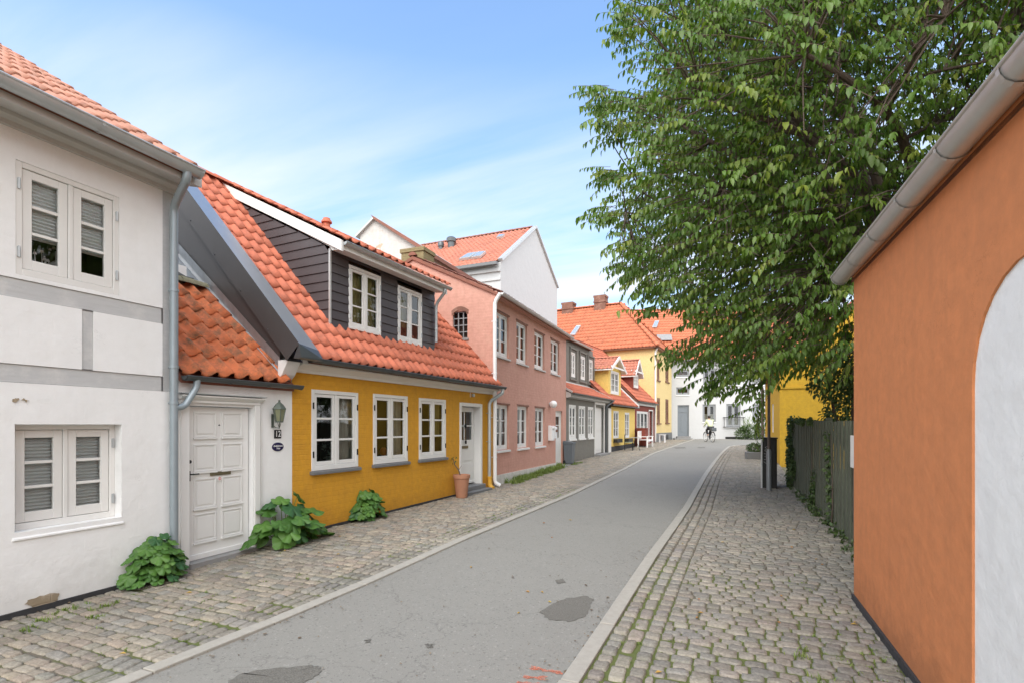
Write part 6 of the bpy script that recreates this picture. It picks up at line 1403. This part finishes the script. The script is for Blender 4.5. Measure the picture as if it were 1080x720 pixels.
def limb(a, b, r0, r1, wob=.25, n=7):
    pts = []; ph = [rs.uniform(-1,1) for _ in range(4)]
    for i in range(n+1):
        t = i/n; q = a.lerp(b, t); k = math.sin(math.pi*t)*wob; q = q+Vector((ph[0]*k+.3*ph[2]*k*math.sin(5*t), ph[1]*k, k*.6)); pts.append(q)
    mb.tube([p-base for p in pts], [r0+(r1-r0)*i/n for i in range(n+1)], 9); return pts
trunk = limb(base, Vector((3.0, 10.9, 4.0)), .24, .17, .12)
tops = [trunk[-1], trunk[-2], trunk[-3]]; branch_pts = []
for k in range(16):
    a = rs.uniform(0, 2*math.pi) if k > 6 else (math.pi*.75+k*.22); el = rs.uniform(.15, 1.25)
    e = CC+Vector((math.cos(a)*math.cos(el)*RR.x*.72, math.sin(a)*math.cos(el)*RR.y*.72, math.sin(el)*RR.z*.75-1.2))
    pts = limb(tops[k % 3]-Vector((0,0,.0)), e, .10, .03, .5, 9); branch_pts += pts[3:]
    for _ in range(5):
        s_ = pts[rs.randint(3, 8)]; d = Vector((rs.gauss(0,1), rs.gauss(0,1), rs.gauss(.1,.6))).normalized(); q = s_+d*rs.uniform(.8, 1.8); branch_pts += limb(s_, q, .028, .01, .15, 4)[1:]
twigs = []; tries = 0
while len(twigs) < 15500 and tries < 400000:
    tries += 1
    d = Vector((rs.gauss(0,1), rs.gauss(0,1), rs.gauss(0,1))).normalized(); r = rs.uniform(.12, 1.0)**.5
    p = CC+Vector((d.x*RR.x*r, d.y*RR.y*r, d.z*RR.z*r))
    if p.z < 1.75: continue
    if p.x > .75 and p.y < 5.95 and p.z < 3.2+(p.x-.98)*.95+.35: continue        # keep clear of the orange house and its roof
    if p.x > .9 and p.y > 5.9 and p.y < 14.6 and p.z < 2.0: continue
    if p.x > 1.4 and p.y > 20.4: continue
    if p.y < 3.2: continue
    px, py, dd_ = proj(p)
    if -50 < px < 1100 and -100 < py < 720:
        if not in_poly(px, py, crown): continue
        if not in_poly(px-rs.uniform(0,10), py+rs.uniform(0,8), crown): continue
    # hollows between the boughs
    h = math.sin(p.x*2.1+1.3)*math.sin(p.y*1.9+.4)*math.sin(p.z*2.3+2.0)
    if h > .5 and r > .8: continue
    out = Vector((p.x-3.0, p.y-10.9, (p.z-5.0)*.45)).normalized(); out = (out+Vector((rs.gauss(0,.35), rs.gauss(0,.35), rs.gauss(-.05,.25)))).normalized()
    twigs.append((p, out))
# long outer sprays that break the outline over the street
for (px, py, d, dx, dy, ln) in [(650,108,8.2,-38,-14,.9),(668,140,8.4,-40,-2,.8),(655,120,8.0,-30,10,.7),(655,185,8.6,-30,-4,.6),(668,238,8.8,-42,-12,.85),(690,250,8.6,-45,14,.8),(676,285,9,-30,-8,.6),(700,300,9,-30,6,.6),(672,22,8.4,-22,-12,.6),(665,45,8.5,-18,0,.5),(700,330,9.2,-28,-6,.5),(720,372,9.6,-28,0,.5),(770,410,10,-28,2,.5),(800,430,10.5,2,26,.4),(760,398,10,-22,8,.4)]:
    a = W3(px, py, d); b = W3(px+dx, py+dy, d-.5); o_ = (b-a).normalized(); nn = int(ln/.12)
    for k in range(int(8*ln/.6)):
        f = rs.random(); p = a.lerp(b, f*.75)+Vector((rs.gauss(0,.05), rs.gauss(0,.12), rs.gauss(0,.05))); twigs.append((p, (o_+Vector((rs.gauss(0,.22), rs.gauss(0,.22), rs.gauss(-.05,.15)))).normalized()))
print('twigs', len(twigs), tries)
P0, D_, U_, Ln, Wd, Co = [], [], [], [], [], []; tw = MB()
bp = np.array([tuple(q) for q in branch_pts])
for i, (p, o_) in enumerate(twigs):
    ln = rs.uniform(.28, .55); n = rs.randint(7, 12); sd = o_.cross(Vector((0,0,1))).normalized(); tone = rs.random(); yel = rs.random()**6*.7
    pts = []
    for k in range(n):
        t = (k+.6)/n; q = p+o_*(ln*t)+Vector((0,0,-.10*t*t)); s_ = 1 if k % 2 else -1
        dv = (sd*s_*rs.uniform(.25,.7)+o_*rs.uniform(.15,.55)+Vector((0,0,-rs.uniform(.45,1.15)))).normalized()
        P0.append(q-base); D_.append(dv); U_.append((Vector((0,0,.7))+sd*s_*.6+Vector((rs.gauss(0,.25), rs.gauss(0,.25), 0))+o_*.4)); L0 = rs.uniform(.07,.125)*(1+.35*(rs.random() < .25)); Ln.append(L0); Wd.append(L0*rs.uniform(.38,.55)); Co.append((min(1,max(0,tone*.7+rs.random()*.3)), max(0, min(1, yel+rs.gauss(.05,.06))), 0))
    e = p+o_*ln+Vector((0,0,-.10)); tw.tube([p-o_*.12-base, p+o_*ln*.5-base-Vector((0,0,.025)), e-base], [.0055,.004,.002], 3, cap=False)
    if i % 9 == 0:
        dd2 = ((bp-np.array(tuple(p)))**2).sum(1); q = branch_pts[int(dd2.argmin())]
        if (q-p).length < 2.2: limb(q, p, .014, .006, .08, 3)
mb.build('trunk', MT['bark'], T, smooth=True); tw.build('twigs', MT['bark'], T)
arr = lambda a: np.array([tuple(q) for q in a]); 
D3 = arr(D_); leaves_mesh('crown', arr(P0), D3, arr(U_), np.array(Ln), np.array(Wd), MT['leaf'], T, np.array(Co), fold=.22, droop=.22)
print('leaves', len(P0))
# a second dark tree mass further back behind the fence (visible between the boughs)
base2 = Vector((6.5, 15.5, gz(15))); T2 = empty('garden_tree', tuple(base2), 0, 'dark rounded tree in the garden behind the mustard house and fence', 'tree')
mb = MB(); mb.tube([(0,0,0),(.1,0,1.5),(0,.1,3.2)], [.2,.16,.1], 9)
for k in range(7): a = k*.9; mb.tube([(.05,.05,1.8+k*.15),(math.cos(a)*.8,math.sin(a)*.8,3+k*.2),(math.cos(a)*2,math.sin(a)*1.8,4.2+k*.3)], [.07,.05,.02], 6)
mb.build('trunk', MT['bark'], T2, smooth=True)
cs = [(math.cos(k*1.1)*1.9*rs.uniform(.5,1.1), math.sin(k*1.1)*1.8*rs.uniform(.5,1.1), rs.uniform(2.2,6.6), rs.uniform(.8,1.3), rs.uniform(.8,1.3), rs.uniform(.7,1.1)) for k in range(26)]
shrub_leaves('crown', cs, 9000, .15, .08, MT['ivy'], T2, up=-.2, seed=12)
base3 = Vector((2.05, 11.0, gz(11))); T3_ = empty('garden_shrub', tuple(base3), 0, 'tall dark shrub just behind the fence beside the orange wall corner', 'shrub')
mb = MB(); mb.tube([(0,0,0),(.1,.1,1.2),(.05,.2,2.6)], [.06,.05,.02], 8); mb.tube([(.05,.05,.8),(-.2,.3,1.8),(-.3,.5,2.6)], [.04,.03,.01], 7); mb.build('stem', MT['bark'], T3_, smooth=True)
shrub_leaves('leaves', [(0,.1,1.9,.45,.6,.6),(-.15,.5,2.5,.5,.6,.5),(.3,0,2.6,.6,.6,.6),(0,.6,1.6,.4,.5,.5)], 2600, .10, .05, MT['ivy'], T3_, up=-.2, seed=14)

# soil crumbs, grit and bits of dead leaf that gather by the walls and kerbs
V, Fc, Cc = [], [], []; b = 0
for k in range(2600):
    s_ = random.random()
    if s_ < .35: Y = random.uniform(2.2, 16); X = float(LF(Y))+abs(random.gauss(0,.16))+.02
    elif s_ < .6: Y = random.uniform(2, 20); X = float(RF(Y))-abs(random.gauss(0,.14))-.02
    elif s_ < .8: Y = random.uniform(2, 14); X = random.choice((float(LK(Y))+abs(random.gauss(0,.07)), float(RK(Y))-abs(random.gauss(0,.06))))
    else: Y = random.uniform(2.2, 8); X = random.uniform(-5.6, 1)
    r = random.uniform(.003, .013)*(1 if random.random() < .9 else 1.8); z = gz(Y)+random.uniform(.006,.016); a = random.uniform(0, 6.28)
    V += [(X+math.cos(a+q*1.57)*r*random.uniform(.5,1.1), Y+math.sin(a+q*1.57)*r*random.uniform(.5,1.1), z+random.uniform(-.002,.006)) for q in range(4)]; Fc += [(b,b+1,b+2),(b,b+2,b+3)]; Cc += [(random.random(), 0, 0)]*4; b += 4
tag(np_mesh('litter', np.array(V), np.array(Fc), m_leaf('litter_bits', (.10,.07,.045), (.22,.17,.11), (.2,.2,.1), .0, .8), None, np.array(Cc)), 'fine brown leaf litter and grit along the walls and kerbs', 'litter', kind='stuff')
# fallen leaves and debris
for k in range(34):
    if k < 18: q = Vector((random.uniform(-.8, 1.0), random.uniform(3.2, 9), 0))
    elif k < 26: q = Vector((random.uniform(-5.6,-3.9), random.uniform(2.3, 6), 0))
    else: q = Vector((random.uniform(-2.9,-1.1), random.uniform(4, 9), 0))
    m = MB(); a = random.uniform(0, 6.28); L_ = random.uniform(.016,.032); c_, s_ = math.cos(a)*L_, math.sin(a)*L_
    m.add([(-c_,-s_,.004),(-s_*.45,c_*.45,.012),(c_,s_,.006),(s_*.45,-c_*.45,.014),(0,0,.002)], [(0,4,1),(1,4,2),(2,4,3),(3,4,0)])
    o = m.build('fallen_leaf', MT['autumn']); ca = o.data.color_attributes.new('Col', 'FLOAT_COLOR', 'POINT'); r1, r2 = random.random(), random.random()*.5
    for i in range(5): ca.data[i].color = (r1, r2, 0, 1)
    o.location = (q.x, q.y, gz(q.y)+(.016 if k < 26 else .004)); tag(o, 'small dry yellow-brown fallen leaf lying on the street', 'leaf', 'fallen leaves on the ground')
# ================================================================== FURNITURE
def bench():
    x, _ = OH.hit(680, 466, -.6); w = OH.w(x, -.62); T = empty('garden_bench', (w.x, w.y, gz(w.y)), OH.rz, 'white wooden garden bench in front of the dark red cottage', 'bench'); pw = MT['enamel_white']
    W_ = 1.25
    for sx_ in (-1, 1):
        X = sx_*W_/2
        for y, h in ((-.28,.62), (.24,.92)):
            m = MB(); m.box(X-.035, X+.035, y-.035, y+.035, 0, h); m.build('leg', pw, T, bevel=.004)
        m = MB(); m.box(X-.045, X+.045, -.34, .24, .60, .64); m.build('armrest', pw, T, bevel=.004)
    m = MB()
    for k in range(6): m.box(-W_/2, W_/2, -.28+k*.09, -.21+k*.09, .42, .445)
    m.box(-W_/2, W_/2, -.30, -.27, .34, .42); m.build('seat', pw, T, bevel=.003)
    m = MB(); m.box(-W_/2, W_/2, .23, .26, .86, .94); m.box(-W_/2, W_/2, .23, .26, .50, .55)
    for k in range(11): xx = -W_/2+.06+k*(W_-.12)/10; m.box(xx-.03, xx+.03, .235, .255, .55, .86)
    m.build('backrest', pw, T, bevel=.003)
bench()
def chair(px, label, col, ry):
    x, _ = LH.hit(px, 468, -.5); w = LH.w(x, -.5); T = empty('garden_chair', (w.x, w.y, gz(w.y)), ry, label, 'chair')
    for a in (-.2, .2):
        for b, h in ((-.2,.44), (.2,.84)): m = MB(); m.box(a-.015, a+.015, b-.015, b+.015, 0, h); m.build('leg', MT['black'], T)
    m = MB()
    for k in range(5): m.box(-.22, .22, -.21+k*.088, -.145+k*.088, .43, .45)
    m.build('seat', col, T); m = MB()
    for k in range(3): m.box(-.21, .21, .195, .21, .58+k*.09, .64+k*.09)
    m.build('backrest', col, T); return T
green = m_simple('pale_green_paint', (.32,.40,.28), .5)
chair(663, 'small green slatted folding chair under the right window of the lemon cottage', green, LH.rz+.3)
x, _ = LH.hit(668, 468, -.7); w = LH.w(min(x, LH.L-.3), -.8); T = empty('garden_table', (w.x, w.y, gz(w.y)), 0, 'little round grey metal table between the green chair and the white bench', 'table')
m = MB(); m.lathe((0,0,.66), [(.30,0),(.31,.01),(.31,.025),(.001,.03)], 20); m.build('tabletop', MT['zinc_light'], T, smooth=True)
for k in range(3): m = MB(); a = k*2.1; m.tube([(0,0,.66),(math.cos(a)*.1,math.sin(a)*.1,.4),(math.cos(a)*.24,math.sin(a)*.24,0)], .012, 8); m.build('leg', MT['black'], T, smooth=True)
x, _ = OH.hit(670.5, 465, -.35); w = OH.w(max(x, .35), -.35); T = empty('red_screen', (w.x, w.y, gz(w.y)), OH.rz, 'dark red wooden storage box between the lemon cottage and the bench', 'storage box')
m = MB(); m.box(-.3,.3,-.25,.25,.05,1.05); m.build('box', MT['red_wall'], T, bevel=.01); m = MB(); m.box(-.33,.33,-.29,.27,1.05,1.10); m.build('lid', MT['red_wall'], T, bevel=.006)
x, _ = OH.hit(690, 465, -.55); w = OH.w(OH.L-.15, -.55); T = empty('side_stool', (w.x, w.y, gz(w.y)), OH.rz, 'small white stool at the far end of the white bench', 'stool')
m = MB(); m.box(-.2,.2,-.2,.2,.50,.54); m.build('seat', MT['enamel_white'], T, bevel=.004)
for a in (-.16,.16):
    for b in (-.16,.16): m = MB(); m.box(a-.02,a+.02,b-.02,b+.02,0,.5); m.build('leg', MT['enamel_white'], T)

# ================================================================== CYCLIST
c = gnd(748, 465.6); ang = TH+R(90)+R(-52)          # heading: away from us and to the left
Hd = math.atan2(0, 1)
cam_r = Vector((CS, SN, 0)); cam_f = Vector((-SN, CS, 0)); hd = (cam_r*-.06+cam_f*.99).normalized(); rz = math.atan2(hd.y, hd.x)
B_ = empty('bicycle', (c.x, c.y, c.z), rz, 'dark upright bicycle with rear carrier box ridden away down the street', 'bicycle')
wr_ = .34; xf, xr = .55, -.53
def torus(mb, cx, cz, R_, r_, n=28, m=8):
    vs = []; 
    for i in range(n):
        a = 2*math.pi*i/n
        for j in range(m): b = 2*math.pi*j/m; vs.append((cx+math.cos(a)*(R_+math.cos(b)*r_), math.sin(b)*r_, cz+math.sin(a)*(R_+math.cos(b)*r_)))
    mb.add(vs, [(i*m+j, ((i+1) % n)*m+j, ((i+1) % n)*m+(j+1) % m, i*m+(j+1) % m) for i in range(n) for j in range(m)])
for cx in (xf, xr):
    m = MB()
    for k in range(14): a = k*math.pi/7; m.tube([(cx,.0,wr_),(cx+math.cos(a)*(wr_-.03),0,wr_+math.sin(a)*(wr_-.03))], .002, 4)
    m.tube([(cx,-.05,wr_),(cx,.05,wr_)], .02, 8); torus(m, cx, wr_, wr_-.035, .012); W_ = m.build('wheel', MT['zinc_light'], B_, smooth=True)
    m = MB(); torus(m, cx, wr_, wr_-.018, .018); m.build('tyre', MT['black'], W_, smooth=True)
m = MB(); r_ = .016; bb = (0,0,.30); st_ = (-.16,0,.80); hd_ = (.40,0,.88); hb = (.44,0,.70)
for a, b in ((bb, st_), (st_, (.41,0,.84)), (bb, hb), (hb, hd_), (bb, (xr,.05,wr_)), (bb, (xr,-.05,wr_)), (st_, (xr,.05,wr_)), (st_, (xr,-.05,wr_)), (hb, (xf,.05,wr_)), (hb, (xf,-.05,wr_)), (hd_, (.36,0,1.02))): m.tube([a, b], r_*(.6 if abs(b[1]) > 0 else 1), 8)
m.build('frame', MT['black'], B_, smooth=True)
m = MB(); m.tube([(.20,.29,.98),(.30,.27,1.02),(.38,.12,1.05),(.38,-.12,1.05),(.30,-.27,1.02),(.20,-.29,.98)], .012, 8); m.build('handlebar', MT['zinc'], B_, smooth=True)
m = MB(); m.add([(-.32,-.1,.93),(-.32,.1,.93),(-.14,.05,.94),(.0,.015,.92),(.0,-.015,.92),(-.14,-.05,.94),(-.3,-.08,.87),(-.3,.08,.87),(-.02,.01,.88),(-.02,-.01,.88)], [(0,5,4,3,2,1),(0,1,7,6),(1,2,3,8,7),(3,4,9,8),(4,5,0,6,9),(6,7,8,9)]); m.tube([(-.16,0,.8),(-.17,0,.9)], .013, 8); m.build('saddle', MT['black'], B_)
m = MB(); m.tube([(0,0,.30),(0,0,.30001)], .1, 16) if 0 else m.tube([(0,-.03,.30),(0,-.04,.30)], .09, 16); m.bar((0,-.06,.30), (.12,-.06,.20), .02, .02); m.bar((0,.06,.30), (-.12,.06,.40), .02, .02); m.box(.08,.18,-.15,-.06,.185,.205); m.box(-.18,-.08,.06,.15,.395,.415); m.build('pedals', MT['zinc_dark'], B_)
m = MB(); m.tube([(-.85,.05,.74),(-.35,.05,.74)], .008, 6); m.tube([(-.85,-.05,.74),(-.35,-.05,.74)], .008, 6); m.tube([(-.75,.05,.74),(xr,.06,wr_)], .007, 6); m.tube([(-.75,-.05,.74),(xr,-.06,wr_)], .007, 6); m.build('carrier', MT['black'], B_)
for cx in (xf, xr):
    m = MB(); pts = [(cx+math.cos(a)*(wr_+.02), 0, wr_+math.sin(a)*(wr_+.02)) for a in np.linspace(.3, 2.9, 12)]; 
    for i in range(11): m.bar(pts[i], pts[i+1], .05, .006)
    m.build('mudguard', MT['black'], B_)
T = empty('carrier_bag', (c.x-hd.x*.60, c.y-hd.y*.60, c.z+.75), rz, 'dark grey bag strapped on the rear carrier of the bicycle', 'bag')
m = MB(); m.box(-.17,.17,-.16,.16,0,.22); m.build('bag', m_simple('grey_bag', (.10,.11,.12), .8), T, bevel=.03, seg=2); m = MB(); m.box(-.02,.02,-.165,.165,.0,.226); m.build('strap', MT['black'], T)

def skin(name, verts, edges, radii, mat, par, sub=2, root=0):
    me = bpy.data.meshes.new(name); me.from_pydata(verts, edges, []); o = bpy.data.objects.new(name, me); COL.objects.link(o); o.parent = par; me.materials.append(mat)
    s_ = o.modifiers.new('skin', 'SKIN'); 
    for i, r in enumerate(radii): me.skin_vertices[0].data[i].radius = (r, r) if not isinstance(r, tuple) else r; me.skin_vertices[0].data[i].use_root = (i == root)
    s_.use_smooth_shade = True; u = o.modifiers.new('sub', 'SUBSURF'); u.levels = sub; u.render_levels = sub
    dg = bpy.context.evaluated_depsgraph_get(); m2 = bpy.data.meshes.new_from_object(o.evaluated_get(dg)); o.modifiers.clear(); o.data = m2; m2.name = name
    for p in m2.polygons: p.use_smooth = True
    return o
PR = empty('cyclist', (c.x, c.y, c.z), rz, 'person in a pale green jacket and black trousers cycling away from the viewer', 'person')
skin_m = m_simple('skin', (.50,.30,.21), .6, var=.05); jacket = m_simple('pale_green_jacket', (.62,.68,.45), .8, var=.06, nscale=9, bs=.3, bd=.01); trous = m_simple('black_trousers', (.02,.02,.024), .8); hair = m_simple('dark_hair', (.03,.022,.016), .6)
# one continuous body, clothes as close shells over it
hip = (-.18,0,.98); sp1 = (-.14,0,1.15); ch = (-.06,0,1.36); nk = (-.01,0,1.52); hd1 = (.02,0,1.60); hd2 = (.03,0,1.70)
V = [hip, sp1, ch, nk, hd1, hd2,
     (-.05,.19,1.44), (.05,.25,1.20), (.24,.27,1.06), (-.05,-.19,1.44), (.05,-.25,1.20), (.24,-.27,1.06),
     (-.16,.10,.95), (.16,.12,.80), (-.08,.11,.46), (.04,.11,.42), (-.16,-.10,.95), (.18,-.12,.62), (.10,-.11,.28), (.22,-.11,.24)]
E = [(0,1),(1,2),(2,3),(3,4),(4,5),(2,6),(6,7),(7,8),(2,9),(9,10),(10,11),(0,12),(12,13),(13,14),(14,15),(0,16),(16,17),(17,18),(18,19)]
Rd = [(.15,.12),(.14,.10),(.16,.11),.055,(.075,.085),(.08,.09),.065,.045,.03,.065,.045,.03,.10,.07,.045,.035,.10,.07,.045,.035]
skin('body', V, E, Rd, skin_m, PR)
skin('jacket', [V[0], V[1], V[2], (-.02,0,1.49), V[6], V[7], (.20,.268,1.08), V[9], V[10], (.20,-.268,1.08)], [(0,1),(1,2),(2,3),(2,4),(4,5),(5,6),(2,7),(7,8),(8,9)], [(.18,.16),(.175,.15),(.20,.165),.10,.10,.07,.05,.10,.07,.05], jacket, PR)
skin('trousers', [V[0], V[12], V[13], (-.06,.11,.50), V[16], V[17], (.11,-.11,.32)], [(0,1),(1,2),(2,3),(0,4),(4,5),(5,6)], [(.165,.135),.115,.085,.06,.115,.085,.06], trous, PR)
for q in (((-.09,.11,.44),(.07,.11,.42)), ((.08,-.11,.26),(.24,-.11,.23))): skin('shoe', [q[0], ((q[0][0]+q[1][0])/2, q[0][1], q[1][2]), q[1]], [(0,1),(1,2)], [.05,.045,.04], MT['black'], PR, 1)
m = MB(); m.lathe((.015,0,1.60), [(.06,-.02),(.098,.03),(.108,.09),(.10,.14),(.07,.185),(.001,.20)], 16, sx=1.0, sy=.86); m.build('hair', hair, PR, smooth=True)
for s_ in (-1, 1):
    m = MB(); m.lathe((.03,s_*.088,1.64), [(.001,-.03),(.014,-.02),(.018,0),(.014,.025),(.001,.032)], 8); m.build('ear', skin_m, PR, smooth=True)
    for k in range(5):       # fingers closed round the grip
        m = MB(); gx = .30-k*.022 if k < 4 else .31; gy = s_*(.285-.004*k); rf_ = .0095; an0 = 2.2
        pts = [(.24+.016*k-.03+math.cos(a)*.022, gy, 1.005+math.sin(a)*.024) for a in (2.6, 1.6, .6, -.5, -1.4)] if k < 4 else [(.22,gy-s_*.02,1.02),(.25,gy-s_*.04,1.0),(.27,gy-s_*.045,.985)]
        m.tube(pts, [rf_, rf_, rf_*.95, rf_*.9, rf_*.75][:len(pts)], 6); m.build('finger', skin_m, PR, smooth=True)

# ================================================================== LIGHT AND SKY
w = bpy.data.worlds.new('World'); scene.world = w; w.use_nodes = True; t = w.node_tree; bg = t.nodes['Background']
SUN_EL, SUN_AZ = R(50), R(178)         # azimuth clockwise from +Y: behind the camera to the right
sky = t.nodes.new('ShaderNodeTexSky'); sky.sky_type = 'NISHITA'; sky.sun_disc = False; sky.sun_elevation = SUN_EL; sky.sun_rotation = SUN_AZ
sky.air_density = 1.15; sky.dust_density = .6; sky.ozone_density = 1.6; sky.altitude = 20
tc = t.nodes.new('ShaderNodeTexCoord'); sx = t.nodes.new('ShaderNodeSeparateXYZ'); t.links.new(tc.outputs['Generated'], sx.inputs[0])
# clouds: flat high sheets, projected on a plane above
mx = N(t, 'ShaderNodeMath', operation='MAXIMUM'); t.links.new(sx.outputs[2], mx.inputs[0]); mx.inputs[1].default_value = .04
ad = N(t, 'ShaderNodeMath', operation='ADD'); t.links.new(mx.outputs[0], ad.inputs[0]); ad.inputs[1].default_value = .12
dv = []
for i in (0, 1):
    d = N(t, 'ShaderNodeMath', operation='DIVIDE'); t.links.new(sx.outputs[i], d.inputs[0]); t.links.new(ad.outputs[0], d.inputs[1]); dv.append(d)
cb = t.nodes.new('ShaderNodeCombineXYZ'); t.links.new(dv[0].outputs[0], cb.inputs[0]); t.links.new(dv[1].outputs[0], cb.inputs[1])
mp = t.nodes.new('ShaderNodeMapping'); mp.inputs['Scale'].default_value = (.30, 1.25, 1); mp.inputs['Rotation'].default_value = (0, 0, .35); mp.inputs['Location'].default_value = (.7, .25, 0); t.links.new(cb.outputs[0], mp.inputs[0])
n1 = N(t, 'ShaderNodeTexNoise', Scale=1.3, Detail=9, Roughness=.55, Distortion=.25); t.links.new(mp.outputs[0], n1.inputs['Vector'])
cl0 = ramp(t, n1.outputs['Fac'], [(.41, 0.0), (.64, .95)])
lowm = N(t, 'ShaderNodeMapRange'); lowm.inputs[1].default_value = .36; lowm.inputs[2].default_value = .58; lowm.inputs[3].default_value = 1.0; lowm.inputs[4].default_value = .05; t.links.new(sx.outputs[2], lowm.inputs[0])
clm = N(t, 'ShaderNodeMath', operation='MULTIPLY'); t.links.new(cl0, clm.inputs[0]); t.links.new(lowm.outputs[0], clm.inputs[1]); cl = clm.outputs[0]
elev = N(t, 'ShaderNodeMapRange'); elev.inputs[1].default_value = .0; elev.inputs[2].default_value = .60; elev.inputs[3].default_value = .85; elev.inputs[4].default_value = .0; t.links.new(sx.outputs[2], elev.inputs[0])
pale = mixc(t, elev.outputs[0], sky.outputs[0], (1.9, 2.35, 2.95))
hs = N(t, 'ShaderNodeHueSaturation', Saturation=1.08, Value=1.2); t.links.new(pale, hs.inputs['Color'])
fin = mixc(t, cl, hs.outputs[0], (3.8, 3.9, 4.0))
# white fill added to the unseen sky behind the camera and right, lighting facades
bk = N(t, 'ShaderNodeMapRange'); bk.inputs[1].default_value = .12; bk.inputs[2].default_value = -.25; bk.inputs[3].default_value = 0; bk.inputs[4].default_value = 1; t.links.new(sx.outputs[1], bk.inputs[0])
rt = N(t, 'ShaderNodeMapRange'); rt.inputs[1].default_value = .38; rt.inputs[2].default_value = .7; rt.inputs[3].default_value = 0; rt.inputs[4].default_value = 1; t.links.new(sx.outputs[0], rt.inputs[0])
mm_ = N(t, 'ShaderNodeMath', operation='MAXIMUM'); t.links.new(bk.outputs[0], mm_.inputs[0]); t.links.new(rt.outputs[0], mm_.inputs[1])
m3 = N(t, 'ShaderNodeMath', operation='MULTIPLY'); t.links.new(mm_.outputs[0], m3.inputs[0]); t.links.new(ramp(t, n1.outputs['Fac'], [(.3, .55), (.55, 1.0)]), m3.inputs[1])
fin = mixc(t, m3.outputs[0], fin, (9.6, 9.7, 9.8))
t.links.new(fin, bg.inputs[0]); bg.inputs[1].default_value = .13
sd = bpy.data.lights.new('sun', 'SUN'); so = bpy.data.objects.new('sun', sd); COL.objects.link(so); sd.energy = 1.1; sd.angle = R(40); sd.color = (1, .955, .89)
dirv = Vector((math.sin(SUN_AZ)*math.cos(SUN_EL), math.cos(SUN_AZ)*math.cos(SUN_EL), math.sin(SUN_EL))); so.rotation_euler = dirv.to_track_quat('Z', 'Y').to_euler()
scene.render.engine = 'CYCLES'
scene.cycles.max_bounces = 8; scene.cycles.transparent_max_bounces = 10; scene.cycles.use_denoising = True
vs = scene.view_settings; vs.view_transform = 'Standard'; vs.look = 'None'; vs.gamma = 1; vs.exposure = 1.18; vs.use_curve_mapping = False
